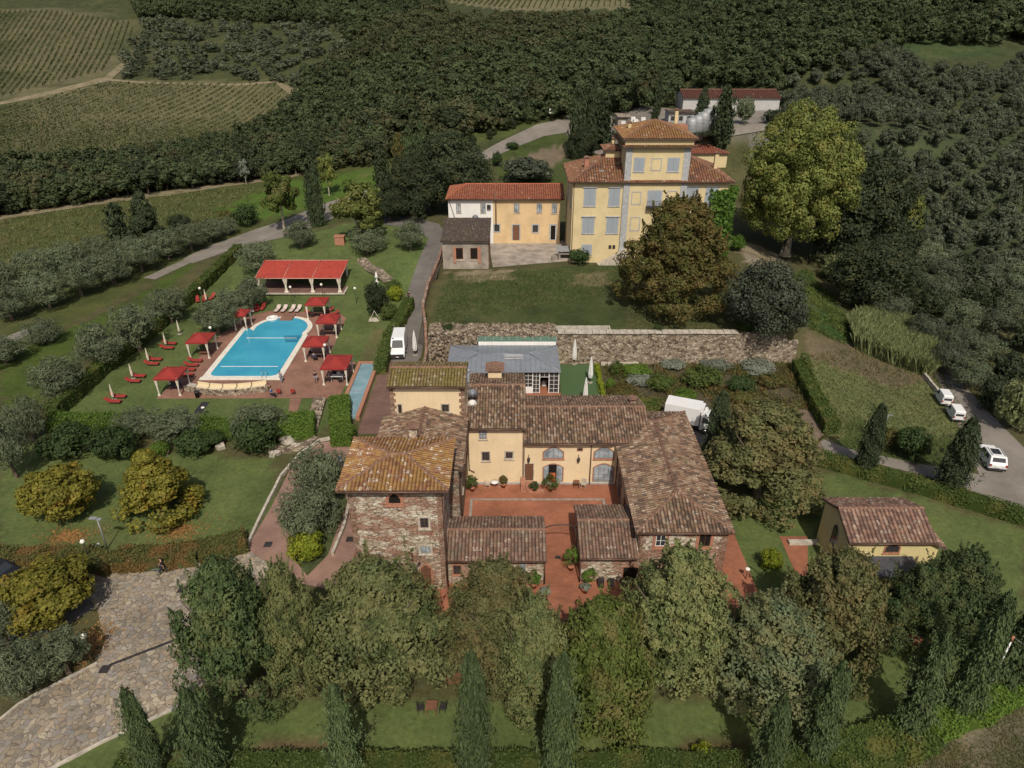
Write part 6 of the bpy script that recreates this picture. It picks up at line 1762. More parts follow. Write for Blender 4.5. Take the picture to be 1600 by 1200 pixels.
# canopies with tied curtains
def curtain(parent, x, y, hgt, s=1, w=.42):
    prof = [(w * .9, 0.05), (w * .5, .35), (w * .33, hgt * .42), (w * .28, hgt * .45), (w * .62, hgt * .68), (w, hgt)]
    n = 14; V = []; F = []
    for r_, z in prof:
        for k in range(n):
            a = 2 * PI * k / n; rr = r_ * (.5 + .12 * (k % 2)); V.append((x + rr * math.cos(a) * .9, y + rr * math.sin(a) * .7, z))
    for i in range(len(prof) - 1):
        for k in range(n): F.append((i * n + k, i * n + (k + 1) % n, (i + 1) * n + (k + 1) % n, (i + 1) * n + k))
    c = MB().add(V, F).build('curtain', M['cream'], parent)
    MB().lathe([(w * .2, hgt * .41), (w * .22, hgt * .435), (w * .2, hgt * .46)], 8, (x, y, 0)).build('tie_band', M['white_cloth'], c)
def gazebo(label, cx, cy_, w, d, hgt=2.55, rz=0, mat='red'):
    t = thing('canopy', label, 'canopy', (cx, cy_, hz(cx, cy_)), rz, 'red canopies round the pool')
    X, Y_ = w / 2, d / 2
    for sx in (-1, 1):
        for sy in (-1, 1):
            MB().tube([(sx * (X - .12), sy * (Y_ - .12), 0), (sx * (X - .12), sy * (Y_ - .12), hgt)], .045, 6).build('post', M['frame_white'], t)
            curtain(t, sx * (X - .16), sy * (Y_ - .16), hgt - .1)
    mb = MB(); k = 8; rows = []
    V = []; F = []
    for j in range(k + 1):
        for i in range(k + 1):
            u = i / k * 2 - 1; v = j / k * 2 - 1; m = max(abs(u), abs(v)); z = hgt + (1 - m) * .75 - .07 * math.sin(PI * (1 - m)) - (.04 * (1 - abs(u)) if m == abs(v) else .04 * (1 - abs(v)))
            V.append((u * (X + .06), v * (Y_ + .06), z))
    for j in range(k):
        for i in range(k): a = j * (k + 1) + i; F.append((a, a + 1, a + k + 2, a + k + 1))
    mb.add(V, F)
    for (x0, y0, x1, y1) in ((-X, -Y_, X, -Y_), (X, -Y_, X, Y_), (X, Y_, -X, Y_), (-X, Y_, -X, -Y_)):
        f = 1.02; n = 6
        for q in range(n):
            a = (x0 + (x1 - x0) * q / n) * f, (y0 + (y1 - y0) * q / n) * f; b = (x0 + (x1 - x0) * (q + 1) / n) * f, (y0 + (y1 - y0) * (q + 1) / n) * f
            mb.add([(*a, hgt + .02), (*b, hgt + .02), (*b, hgt - .2), (*a, hgt - .2)], [(0, 1, 2, 3)])
    mb.build('canopy_cloth', M[mat], t)
    return t
GZ_ = [('red canopy nearest the curved bench on the left lawn edge', -44.0, 81.2, 3.0, 3.4), ('red canopy halfway up the left side of the pool', -44.3, 92.0, 3.0, 3.4), ('small red canopy behind the ring-bed olive', -41.6, 101.2, 2.0, 2.6),
       ('red canopy at the lower right of the deck beside the long basin', -23.3, 84.4, 3.4, 4.1), ('red canopy beside the pool steps on the right of the deck', None, None, 3.0, 3.3), ('red canopy third from the pavilion on the right of the deck', None, None, 3.0, 3.3), ('red canopy nearest the pavilion', None, None, 3.1, 3.4)]
q5 = gp(492, 563); q6 = gp(509, 527); q7 = gp(496, 498)
pos = [(a[1], a[2]) for a in GZ_[:4]] + [(q5.x + .2, q5.y + 1.0), (q6.x + .4, q6.y + 1.2), (q7.x, q7.y + 1.2)]
for (lb, _, _, w, d), (x, y) in zip(GZ_, pos): gazebo(lb, x, y, w, d)

# big pavilion
t = thing('pavilion', 'long open pavilion with bright red awning roof and tied cream curtains', 'pavilion', (-36.4, 117.8, hz(-36.4, 117.8)))
mb = MB().add([(-7.2, -3.2, 2.55), (7.2, -3.2, 2.55), (7.5, 3.4, 3.5), (-7.5, 3.4, 3.5)], [(0, 1, 2, 3)]).add([(-7.2, -3.2, 2.52), (7.2, -3.2, 2.52), (7.5, 3.4, 3.47), (-7.5, 3.4, 3.47)], [(3, 2, 1, 0)])
mb.build('awning', M['red_bright'], t)
mb = MB()
for x in (-7.25, -2.45, 2.45, 7.25): mb.tube([(x, -3.25, 2.6), (x * 1.03, 3.4, 3.56)], .05, 4)
mb.tube([(-7.3, -3.25, 2.58), (7.3, -3.25, 2.58)], .07, 4).tube([(-7.5, 3.4, 3.55), (7.5, 3.4, 3.55)], .06, 4)
mb.build('awning_frame', plain('pinkish_frame', (.55, .30, .24), .6, 0, .1), t)
for x in (-7.0, -2.35, 2.35, 7.0):
    for y, z in ((-3.05, 2.5), (3.2, 3.4)):
        MB().tube([(x, y, 0), (x, y, z)], .07, 6).build('post', M['frame_white'], t); curtain(t, x + (.1 if x < 0 else -.1), y, z, w=.85 if y < 0 else .6)
MB().box(-7.6, -3.7, -.15, 7.8, 3.6, .05).build('floor', M['kerb'], t); MB().box(-7.3, -3.4, .05, 7.5, 3.3, .07).build('paving', M['brickdrive'], t)
mb = MB().box(-7.2, 3.2, 0, 7.2, 3.3, .9); mb.build('rear_panel', M['frame_brown'], t)

# loungers, chairs, parasols
def make_lounger(seat):
    t = thing('sun_lounger', '', 'sun lounger', (0, 0, 0))
    MB().box(-.33, -.95, .25, .33, .35, .31).build('base_frame', M['frame_brown'], t)
    MB().prism([(-.95, .31), (.35, .31), (.35, .39), (-.95, .39)], 'x', -.31, .31).build('seat', M[seat], t, bevel=.02)
    MB().prism([(.35, .31), (1.0, .72), (.97, .79), (.33, .39)], 'x', -.31, .31).build('backrest', M[seat], t, bevel=.02)
    for x in (-.28, .28):
        for y in (-.8, .25): MB().box(x - .03, y - .03, 0, x + .03, y + .03, .26).build('leg', M['frame_brown'], t)
    MB().tube([(.25, .3, .1), (.25, .8, .6)], .02, 4).build('back_strut', M['frame_brown'], t)
    return t
lr = make_lounger('redseat'); lp = make_lounger('pinkseat'); lr_used = lp_used = False
LG = [((266, 539), 90, 'r', 'upper red lounger of the pair highest up the left lawn'), ((262, 546), 90, 'r', 'lower red lounger of the pair highest up the left lawn'), ((243, 564), 90, 'r', 'upper red lounger of the second pair on the left lawn'), ((238, 571), 90, 'r', 'lower red lounger of the second pair on the left lawn'),
      ((217, 590), 90, 'r', 'upper red lounger of the third pair on the left lawn'), ((209, 598), 90, 'r', 'lower red lounger of the third pair on the left lawn'), ((186, 622), 90, 'r', 'upper red lounger of the pair nearest the bottom hedge'), ((178, 630), 90, 'r', 'lower red lounger of the pair nearest the bottom hedge'),
      ((306, 566), 90, 'r', 'topmost red lounger in the row between the two left canopies'), ((300, 573), 90, 'r', 'second red lounger in the row between the two left canopies'), ((295, 580), 90, 'r', 'third red lounger in the row between the two left canopies'), ((292, 588), 90, 'r', 'red lounger partly under the lower left canopy'),
      ((309, 471), 25, 'r', 'left red chair of the three on the upper lawn'), ((320, 470), 10, 'r', 'middle red chair of the three on the upper lawn'), ((332, 467), -5, 'r', 'right red chair of the three on the upper lawn'),
      ((394, 487), 20, 'p', 'grey lounger beside two red ones at the far left pool corner'), ((402, 485), 12, 'r', 'red lounger between the grey one and its neighbour at the far pool corner'), ((411, 483), 0, 'r', 'right red lounger at the far left pool corner'),
      ((434, 486), -6, 'p', 'leftmost of four pale loungers at the far end of the pool'), ((444.5, 486), -6, 'p', 'second from left of four pale loungers at the far end of the pool'), ((457, 486), -6, 'p', 'third from left of four pale loungers at the far end of the pool'), ((466.5, 486), -6, 'p', 'rightmost of four pale loungers at the far end of the pool'),
      ((485, 492), 60, 'r', 'red lounger under the canopy nearest the pavilion'), ((513, 488), -60, 'r', 'upper red lounger on the right corner of the deck'), ((521, 493), -60, 'r', 'lower red lounger on the right corner of the deck')]
for (p, rz, k_, lb) in LG:
    q = gp(*p)
    if k_ == 'r':
        if not lr_used: lr.location = q; lr.rotation_euler = (0, 0, R(rz)); lr['label'] = lb; lr_used = True
        else: copy_thing(lr, q, R(rz), None, lb)
    else:
        if not lp_used: lp.location = q; lp.rotation_euler = (0, 0, R(rz)); lp['label'] = lb; lp_used = True
        else: copy_thing(lp, q, R(rz), None, lb)
def make_parasol(hgt, r, mat, stand=True):
    t = thing('closed_parasol', '', 'parasol', (0, 0, 0))
    V = []; F = []; n = 16; prof = [(r * .75, hgt * .2), (r, hgt * .32), (r * .8, hgt * .6), (r * .45, hgt * .85), (.03, hgt)]
    for rr, z in prof:
        for k in range(n): a = 2 * PI * k / n; q = rr * (1 if k % 2 else .72); V.append((q * math.cos(a), q * math.sin(a), z))
    for i in range(len(prof) - 1):
        for k in range(n): F.append((i * n + k, i * n + (k + 1) % n, (i + 1) * n + (k + 1) % n, (i + 1) * n + k))
    MB().add(V, F).build('folded_canopy', M[mat], t); MB().tube([(0, 0, 0), (0, 0, hgt * .95)], .03, 6).build('pole', M['frame_brown'], t)
    MB().box(-.3, -.3, 0, .3, .3, .07).build('base', M['concrete'], t)
    return t
ps = make_parasol(2.3, .15, 'cream'); wp_ = make_parasol(3.9, .33, 'white_cloth')
for i, (p, lb) in enumerate((((281, 522), 'lone closed cream parasol on the left lawn'), ((260, 542), 'closed cream parasol between the highest pair of red loungers'), ((233, 567), 'closed cream parasol between the second pair of red loungers'), ((208, 592), 'closed cream parasol between the third pair of red loungers'), ((178, 625), 'closed cream parasol between the lowest pair of red loungers'), ((323, 472), 'closed cream parasol among the three red chairs'))):
    q = gp(*p)
    if i == 0: ps.location = q; ps['label'] = lb
    else: copy_thing(ps, q, None, None, lb)
for i, (p, lb) in enumerate((((649, 555), 'big closed white parasol standing right of the white van'), ((897, 569), 'closed white parasol near the retaining wall on the turf'), ((922, 598), 'closed white parasol at the right edge of the turf'), ((914, 632), 'closed white parasol at the front of the turf'))):
    q = gp(*p)
    if i == 0: wp_.location = q; wp_['label'] = lb
    else: copy_thing(wp_, q, random.uniform(0, 1), None, lb)
# globe lamps
gl = thing('globe_lamp', '', 'lamp'); MB().tube([(0, 0, 0), (0, 0, 2.5)], .04, 6).build('pole', M['metal_dark'], gl); MB().lathe([(.02, 2.45), (.16, 2.52), (.23, 2.68), (.16, 2.84), (.02, 2.92)], 12).build('globe', M['lampglobe'], gl)
for i, (p, lb) in enumerate((((142, 882), 'globe lamp in the low hedge by the golden maples'), ((146, 1032), 'globe lamp at the edge of the plaza below the golden maple'), ((171, 582), 'globe lamp in the long hedge left of the loungers'), ((317, 474), 'globe lamp on the upper lawn by the three red chairs'), ((334, 538), 'globe lamp in the ring-bed olive'), ((457, 472), 'globe lamp left in front of the pavilion'), ((505, 468), 'globe lamp right in front of the pavilion'), ((557, 474), 'globe lamp on the grass right of the pavilion'), ((511, 566), 'globe lamp behind the canopy by the pool steps'), ((320, 650), 'globe lamp on the grass below the curved bench'), ((1165, 905), 'globe lamp on the lawn right of the stone wing'))):
    q = gp(*p)
    if i == 0: gl.location = q; gl['label'] = lb
    else: copy_thing(gl, q, None, None if i not in (9, 10) else (1, 1, .45), lb)
t = thing('street_lamp', 'grey street lamp on the lawn between the golden maples', 'street lamp', gp(168, 858))
MB().tube([(0, 0, 0), (0, 0, 3.6)], [.07, .05], 8).build('pole', M['steel'], t); MB().box(-.1, -.1, 3.5, .1, .1, 3.62).box(-.65, -.15, 3.6, .0, .15, 3.7).box(.05, -.3, 3.6, .5, .0, 3.68).build('lamp_head', M['steel'], t)
o = MB().box(-.25, -.03, 0, .25, .03, .9).build('signboard', M['white_cloth'], loc=gp(154, 862)); o.rotation_euler = (0, 0, .8); tag(o, 'small white board leaning beside the grey street lamp', 'sign')
t = thing('utility_pole', 'thin white utility pole with brown top among the right cypresses', 'pole', gp(1540, 1086)); MB().tube([(0, 0, 0), (0, 0, 5.6)], .06, 8).build('shaft', M['frame_white'], t); MB().tube([(0, 0, 5.6), (0, 0, 6.1)], .09, 8).build('cap', M['pot'], t)
MB().tube([(0, 0, 6.0), (3.0, -1.5, 4.4), (9, -4.5, .3)], .012, 4).build('guy_wire', M['steel'], t)
t = thing('utility_pole', 'short grey T-shaped post on the weedy slope', 'pole', gp(1380, 676)); MB().tube([(0, 0, 0), (0, 0, 2.4)], .06, 6).build('shaft', M['steel'], t); MB().box(-.5, -.05, 2.35, .5, .05, 2.45).build('crossbar', M['steel'], t)
# tables and seats
def chair(loc, rz, lb, mat='metal_dark', seat=None, cat='chair', group=None, pro=[None, {}]):
    key = (mat, seat)
    if key not in pro[1]:
        t = thing('garden_chair', lb, cat, loc, R(rz), group)
        MB().box(-.24, -.24, .43, .24, .24, .48).build('seat', M[seat or mat], t); MB().box(-.24, .22, .48, .24, .26, .95).build('backrest', M[seat or mat], t)
        for x in (-.21, .21):
            for y in (-.21, .21): MB().box(x - .02, y - .02, 0, x + .02, y + .02, .43).build('leg', M[mat], t)
            MB().box(x - .02, -.24, .62, x + .02, .24, .66).build('armrest', M[mat], t)
        pro[1][key] = t; return t
    return copy_thing(pro[1][key], loc, R(rz), None, lb, group=group)
def table(loc, lb, w=.8, d=.8, mat='door_wood', hgt=.74, name='table'):
    t = thing(name, lb, 'table', loc); MB().box(-w / 2, -d / 2, hgt - .04, w / 2, d / 2, hgt).build('tabletop', M[mat], t)
    for x in (-1, 1):
        for y in (-1, 1): MB().box(x * (w / 2 - .06) - .03, y * (d / 2 - .06) - .03, 0, x * (w / 2 - .06) + .03, y * (d / 2 - .06) + .03, hgt - .04).build('leg', M[mat], t)
    return t
q = gp(675, 1112); table(q, 'small red-brown folding table on the front lawn', .8, .8, 'door_wood')
chair(q + Vector((-.8, 0, 0)), 100, 'dark chair left of the folding table on the front lawn'); chair(q + Vector((.8, .05, 0)), -100, 'dark chair right of the folding table on the front lawn')
q = gp(714, 1070); t = thing('garden_bench', 'wooden bench on the front lawn left of the tall cypress', 'bench', q, .05); MB().box(-.9, -.25, .42, .9, .25, .47).build('seat', M['door_wood'], t); MB().box(-.9, .22, .5, .9, .27, .95).build('backrest', M['door_wood'], t)
for x in (-.8, .8): MB().box(x - .05, -.2, 0, x + .05, .25, .42).build('leg', M['kerb'], t)
q = onz(773, 757, 0); q.y -= .5; o = MB().lathe([(.04, 0), (.04, .7), (.42, .71), (.42, .75)], 12).build('round_table', M['white_cloth'], loc=q); tag(o, 'small round white table by the yellow farmhouse wall', 'table')
chair(q + Vector((-.75, 0, 0)), 90, 'wicker chair left of the white table by the farmhouse wall', 'stone_trim'); chair(q + Vector((.75, .1, 0)), -90, 'wicker chair right of the white table by the farmhouse wall', 'stone_trim')
q = onz(900, 757, 0); q.y -= .5; table(q, 'small wooden table between the two glazed arches', .6, .6); chair(q + Vector((.75, 0, 0)), -20, 'wicker chair beside the wooden table between the arches', 'stone_trim')
q = gp(445, 617)
for dx, lb in ((-.9, 'left red armchair below the pool'), (.9, 'right red armchair below the pool')): chair(q + Vector((dx + .2, .1, 0)), 180, lb, 'frame_brown', 'redseat')
for (x, y, n, nm) in ((-23.3, 84.2, 4, 'canopy by the long basin'), (pos[4][0], pos[4][1], 3, 'canopy beside the pool steps'), (pos[5][0], pos[5][1], 2, 'third canopy from the pavilion'), (pos[6][0], pos[6][1], 2, 'canopy nearest the pavilion')):
    table((x, y - .3, .02), 'dining table with food under the ' + nm, 1.6, .8, 'white_cloth' if n == 4 else 'frame_brown')
    for k in range(n):
        a = 2 * PI * k / n + .5; chair((x + 1.05 * math.cos(a), y - .3 + .8 * math.sin(a), .02), math.degrees(a) - 90, ('dark chair set at the table under the ' + nm), 'metal_dark', group='chairs at the table under the ' + nm)
table((-44.0, 92.0, .02), 'low wooden daybed table under the middle left canopy', 1.6, 1.2, 'door_wood', .4, 'daybed')
table((-43.9, 81.4, .02), 'dark table under the lower left canopy', 1.2, .8, 'metal_dark'); chair((-44.4, 82.5, .02), 0, 'red chair under the lower left canopy', 'frame_brown', 'redseat')
q = gp(309, 621); tag(MB().lathe([(.25, 0), (.3, .8), (.34, .82), (.34, .9)], 12).build('litter_bin', M['metal_dark'], loc=q), 'dark litter bin at the edge of the pool deck', 'bin')
tag(MB().box(-.5, -1.4, 0, .5, 1.4, .05).build('solar_mat', M['metal_dark'], loc=gp(315, 637)), 'dark mat lying on the grass below the curved bench', 'mat')
# long basin
t = thing('water_basin', 'long narrow covered basin with red brick kerbs beside the brick drive', 'basin')
MB().box(-20.9, 74.0, 0, -18.9, 88.0, .42).build('cover', M['trough'], t)
MB().box(-21.35, 74.0, 0, -20.9, 88.4, .62).box(-18.9, 73.6, 0, -18.45, 88.4, .62).box(-20.9, 88.0, 0, -18.9, 88.4, .60).build('kerb', M['brick_trim'], t)
mb = MB()
for y in (77, 80, 83.5, 86): mb.box(-20.9, y, .42, -18.9, y + .06, .46)
mb.build('seam', M['steel'], t)
# stone steps from the deck down to the path
mb = MB()
for k in range(14):
    y = 78.4 - k * .62; x = -24.3 + .05 * k; mb.box(x - .75 + random.uniform(-.06, .06), y - .6, .0, x + .75, y - .05, .12 + .03 * (14 - k) + random.uniform(-.02, .02))
tag(mb.build('stone_steps', M['retain']), 'flight of rough stone steps between the hedges and the pool deck', 'steps')
# kerbs and low walls
def kerb(label, pts, thick, hgt, mat, name='low_wall', jit=.03):
    V, F = wall_ribbon([tuple(p) for p in pts], thick, lambda x, y: hz(x, y) - .1, lambda x, y: hz(x, y) + hgt + jit * nz(x + y, 1, 1)); tag(MB().add(V, F).build(name, M[mat]), label, 'low wall')
kerb('low stone kerb curving along the left edge of the pink path', W([(386, 856), (412, 800), (440, 745), (468, 712), (500, 690), (535, 682)]), .3, .35, 'kerb')
kerb('rough stone border between the rockery and the curving kerb', W([(400, 700), (450, 706), (478, 698), (495, 688)]), .8, .5, 'retain')
kerb('low stone kerb between the path island and the stone tower', W([(546, 790), (538, 825), (520, 868)]), .3, .4, 'kerb')
kerb('stone edging along the bottom of the plaza', W([(283, 1103), (160, 1160), (60, 1212)]), .25, .12, 'kerb')
kerb('curving stone edging around the bed at the left of the plaza', W([(152, 1036), (90, 1068), (30, 1100), (0, 1125)]), .22, .12, 'kerb')
kerb('pale kerb beyond the parked black car', W([(62, 893), (106, 892)]), .2, .15, 'kerb')
kerb('dry-stone bank on the grass above the topiary', W([(565, 408), (590, 425), (608, 440)]), 1.8, .6, 'retain', 'stone_bank', .2)
kerb('yellow parapet wall at the front of the turf lawn', [(5.0, 75.0), (11.4, 75.0)], .35, .5, 'yellow', 'parapet')
kerb('low stone border wall at the top of the herb garden', [(12.4, 88.3), (17.6, 88.3)], .4, .5, 'kerb')
kerb('pale concrete wall along the gravel road by the white vans', W([(1440, 584), (1462, 612), (1490, 650)]), .35, .6, 'kerb')
t = MB()
for k in range(5): t.box(3.6, 72.0 + k * .3, 0, 5.6, 72.3 + k * .3, .3 + .05 * k)
tag(t.build('brick_steps', M['brickdrive']), 'short brick steps beside the conservatory terrace', 'steps')
tag(MB().box(3.4, 71.2, 0, 6.2, 72.2, .9).build('planter_wall', M['concrete']), 'grey planter wall behind the courtyard roof', 'planter')
# small fountain group on the lawn
q = gp(589, 443); tag(MB().lathe([(.5, 0), (.4, .3), (.15, .5), (.12, 1.0), (.35, 1.2), (.2, 1.5), (.12, 1.9), (.02, 2.1)], 12).build('fountain_statue', M['white_cloth'], loc=q), 'white statue fountain at the foot of the dry-stone bank', 'statue')
q = gp(586, 500); mb = MB().box(-.9, -.7, 0, .9, .7, .12); mb.build
for s in (-1, 1): mb.prism([(s * .8, .1), (s * .7, .1), (0, 1.5), (0, 1.65)], 'y', -.05, .05)
tag(mb.build('stone_wellhead', M['stone_trim'], loc=q), 'small pointed stone wellhead on the grass by the topiary', 'wellhead')
q = gp(532, 382); tag(MB().box(-.9, -.6, 0, .9, .6, 1.6).box(-1.0, -.7, 1.6, 1.0, .7, 1.75).build('brick_hut', M['brick_trim'], loc=q), 'small orange-brick block under the yellow-green plane tree', 'hut')
# potted plants
def potted(loc, lb, w, hgt, mat, pot='pot'):
    t = thing('potted_plant', lb, 'potted plant', loc)
    MB().lathe([(.2, 0), (.3, .4), (.34, .42), (.34, .5)], 12).build('pot', M[pot], t)
    P, N, lv = crown_pts(w, .4, hgt, 22, 40, .3); V, F = cards(P, N, .1, .5); link('foliage', np_mesh('foliage', V, F, lv=lv), L[mat], t)
for (x, y, lb, w, hgt, m) in ((-4.1, 59.6, 'round potted shrub at the left end of the courtyard', 1.4, 2.0, 'hedge'), (-.9, 60.2, 'rusty-leaved plant in a pale pot by the farmhouse wall', .9, 1.4, 'rust'), (2.3, 59.5, 'small potted plant by the brown door', 1.0, 1.1, 'bush'), (4.0, 59.6, 'big green potted shrub beside the open arched door', 1.9, 2.0, 'hedge'),
                              (5.25, 48.0, 'tall yellow-green shrub in the passage against the low outbuilding', 1.6, 2.6, 'hedge_bright'), (1.9, 45.8, 'potted palm at the right corner of the left low outbuilding', 1.2, 1.9, 'ivy'), (6.7, 46.0, 'potted palm at the left corner of the right low outbuilding', 1.2, 2.0, 'hedge_bright'), (3.2, 71.0, 'yellow-green plant on the conservatory terrace', 1.1, 1.2, 'lime')):
    potted((x, y, .03), lb, w, hgt, m)
tag(MB().box(-.25, -.2, 0, .25, .2, .9).build('menu_stand', M['metal_dark'], loc=(7.7, 45.9, .03)), 'dark stand beside the potted palm of the right outbuilding', 'stand')
for x, lb in ((8.6, 'dark bistro chair in front of the right low outbuilding'), (9.6, 'second dark bistro chair in the shade of the pointed oak')): chair((x, 45.7, .03), 0, lb)
for p, lb in (((852, 932), 'white flowering pot at the left of the passage mouth'), ((914, 926), 'white flowering pot at the right of the passage mouth')):
    q = onz(*p, 0); potted((q.x, q.y, .03), lb, .9, .9, 'sage')

# ------------------------------------------------------------------ vehicles (front towards -Y)
def wheels(t, w, ys_, r):
    for y in ys_:
        for s in (-1, 1):
            x = s * (w / 2 - .1)
            o = MB().tube([(x - .11, y, r), (x + .11, y, r)], r, 16).build('wheel', M['tyre'], t)
            MB().tube([(x + s * .10, y, r), (x + s * .125, y, r)], r * .6, 12).build('rim', M['rim'], o)
def car(name, label, cat, loc, rz, body, w, prof, glass, paint, ys_, r=.33, cab=None, tumble=.12, lights=True, extra=None):
    """prof: side outline (y,z) for the body, extruded over the width; upper points pulled in."""
    t = thing(name, label, cat, loc, rz)
    n = len(prof); zt = max(p[1] for p in prof)
    V = []
    for s in (-1, 1):
        for (y, z) in prof:
            k = max(0, (z - zt * .55) / (zt * .45)); V.append((s * (w / 2 - tumble * k), y, z))
    F = [tuple(range(n)), tuple(range(2 * n - 1, n - 1, -1))] + [(i, (i + 1) % n, n + (i + 1) % n, n + i) for i in range(n)]
    MB().add(V, F).build('body', M[paint], t, bevel=.06)
    for nm, quad in glass:
        a, b, c, d = [Vector(q_) for q_ in quad]; nn_ = (b - a).cross(c - a).normalized() * .012
        cen = (a + b + c + d) / 4
        if nn_.dot(cen - Vector((0, 0, .8))) < 0: nn_ = -nn_
        MB().add([a + nn_, b + nn_, c + nn_, d + nn_, a, b, c, d], [(0, 1, 2, 3), (0, 4, 5, 1), (1, 5, 6, 2), (2, 6, 7, 3), (3, 7, 4, 0)]).build(nm, M['carglass'], t)
    wheels(t, w, ys_, r)
    y0 = min(p[0] for p in prof); y1 = max(p[0] for p in prof)
    MB().box(-w / 2 + .05, y0 - .05, .25, w / 2 - .05, y0 + .12, .5).build('bumper', M['metal_dark'], t); MB().box(-w / 2 + .05, y1 - .12, .28, w / 2 - .05, y1 + .04, .5).build('bumper', M['metal_dark'], t)
    for s in (-1, 1):
        MB().box(s * (w / 2 - .22) - .17, y0 - .03, .68, s * (w / 2 - .22) + .17, y0 + .05, .86).build('headlight', M['steel'], t)
        MB().box(s * (w / 2 - .12) - .1, y1 - .05, .75, s * (w / 2 - .12) + .1, y1 + .03, 1.0).build('tail_light', M['red'], t)
        MB().box(s * (w / 2 + .1) - .1, body + .0, 1.0, s * (w / 2 + .1) + .1, body + .1, 1.25).build('mirror', M['metal_dark'], t)
    if extra: extra(t)
    return t
def van_extra(t):
    for x in (-.85, .85):
        MB().tube([(x, -.4, 2.62), (x, 2.7, 2.62)], .03, 5).build('roof_rail', M['steel'], t)
    MB().tube([(-.85, 2.6, 2.62), (-.85, 2.6, 3.0)], .03, 5).tube([(.85, 2.6, 2.62), (.85, 2.6, 3.0)], .03, 5).build('roof_post', M['steel'], t)
    MB().box(-.88, -2.95, .5, .88, -2.85, .85).build('grille', M['metal_dark'], t); MB().box(-.2, -2.99, .42, .2, -2.94, .52).build('number_plate', M['white_cloth'], t)
vp = [(-2.9, .35), (2.75, .35), (2.8, 2.5), (2.6, 2.58), (-.95, 2.58), (-1.25, 2.45), (-2.0, 1.35), (-2.75, 1.1), (-2.92, .8)]
vg = [('windscreen', [(-.80, -1.96, 1.42), (.80, -1.96, 1.42), (.72, -1.33, 2.33), (-.72, -1.33, 2.33)])] + [('side_window', [(s * 1.0, -1.75, 1.35), (s * 1.0, -.7, 1.35), (s * .93, -.7, 2.05), (s * .95, -1.35, 2.05)]) for s in (-1, 1)]
q = gp(620, 562); van = car('delivery_van', 'white high-roof delivery van facing the camera on the tarmac drive', 'van', (q.x, q.y + 2.7, .06), R(3), -1.6, 2.05, vp, vg, 'car_white', (-1.95, 1.75), .36, extra=van_extra)
tc = bpy.data.curves.new('roof_lettering', 'FONT'); tc.body = 'ogein'; tc.size = .42; tc.extrude = .008; tc.align_x = 'CENTER'
tm = bpy.data.objects.new('tmp', tc); C.objects.link(tm); bpy.context.view_layer.update()
dg = bpy.context.evaluated_depsgraph_get(); tme = bpy.data.meshes.new_from_object(tm.evaluated_get(dg)); bpy.data.objects.remove(tm)
o = link('lettering', tme, M['plastic_blue'], van); o.location = (.1, -1.28, 2.37); o.rotation_euler = (R(25), 0, 0)
lm = MB().add([(-.28, 0, 0), (0, 0, .02), (.0, .3, .0), (-.1, .2, .0), (-.3, .25, 0)], [(0, 1, 2, 3, 4)]).build('logo_mark', M['plastic_blue'], van); lm.location = (-.52, -1.22, 2.46); lm.rotation_euler = (R(25), 0, 0)

sp = [(-2.1, .35), (2.05, .35), (2.12, .9), (1.95, 1.15), (1.6, 1.72), (-.25, 1.72), (-.9, 1.15), (-1.9, 1.05), (-2.12, .8)]
sg = [('windscreen', [(-.72, -.88, 1.18), (.72, -.88, 1.18), (.62, -.32, 1.64), (-.62, -.32, 1.64)]), ('rear_window', [(-.66, 1.92, 1.2), (.66, 1.92, 1.2), (.60, 1.68, 1.6), (-.60, 1.68, 1.6)])] + [('side_window', [(s * .885, y0, 1.15), (s * .885, y1, 1.15), (s * .79, y1 - .08, 1.58), (s * .79, y0 + .3, 1.58)]) for s in (-1, 1) for (y0, y1) in ((-.75, .35), (.42, 1.3))]
q = gp(1545, 722)
def suv_extra(t):
    for s in (-1, 1): MB().tube([(s * .62, -.1, 1.78), (s * .62, 1.5, 1.78)], .025, 5).build('roof_rail', M['metal_dark'], t)
    MB().box(-.45, .0, 1.725, .45, 1.1, 1.735).build('roof_window', M['carglass'], t)
    MB().box(-.26, 2.1, .62, .26, 2.15, .74).build('number_plate', M['white_cloth'], t)
car('parked_suv', 'white compact SUV seen from behind on the gravel road', 'car', (q.x, q.y, q.z + .06), R(168), -.8, 1.8, sp, sg, 'car_white', (-1.35, 1.3), .35, extra=suv_extra)
bp = [(-2.2, .3), (2.2, .3), (2.25, .8), (1.95, .98), (1.1, 1.4), (-.3, 1.42), (-1.1, .98), (-2.1, .82), (-2.25, .6)]
bgls = [('windscreen', [(-.7, -1.05, 1.02), (.7, -1.05, 1.02), (.6, -.36, 1.38), (-.6, -.36, 1.38)]), ('rear_window', [(-.65, 1.85, 1.04), (.65, 1.85, 1.04), (.58, 1.2, 1.36), (-.58, 1.2, 1.36)])] + [('side_window', [(s * .88, y0, 1.0), (s * .88, y1, 1.0), (s * .8, y1 - .1, 1.32), (s * .8, y0 + .35, 1.32)]) for s in (-1, 1) for (y0, y1) in ((-.85, .3), (.36, 1.25))]
q = gp(2, 902); car('parked_car', 'glossy black car cut by the left edge of the picture', 'car', (q.x, q.y, .03), R(70), -.8, 1.82, bp, bgls, 'car_black', (-1.35, 1.35), .33)
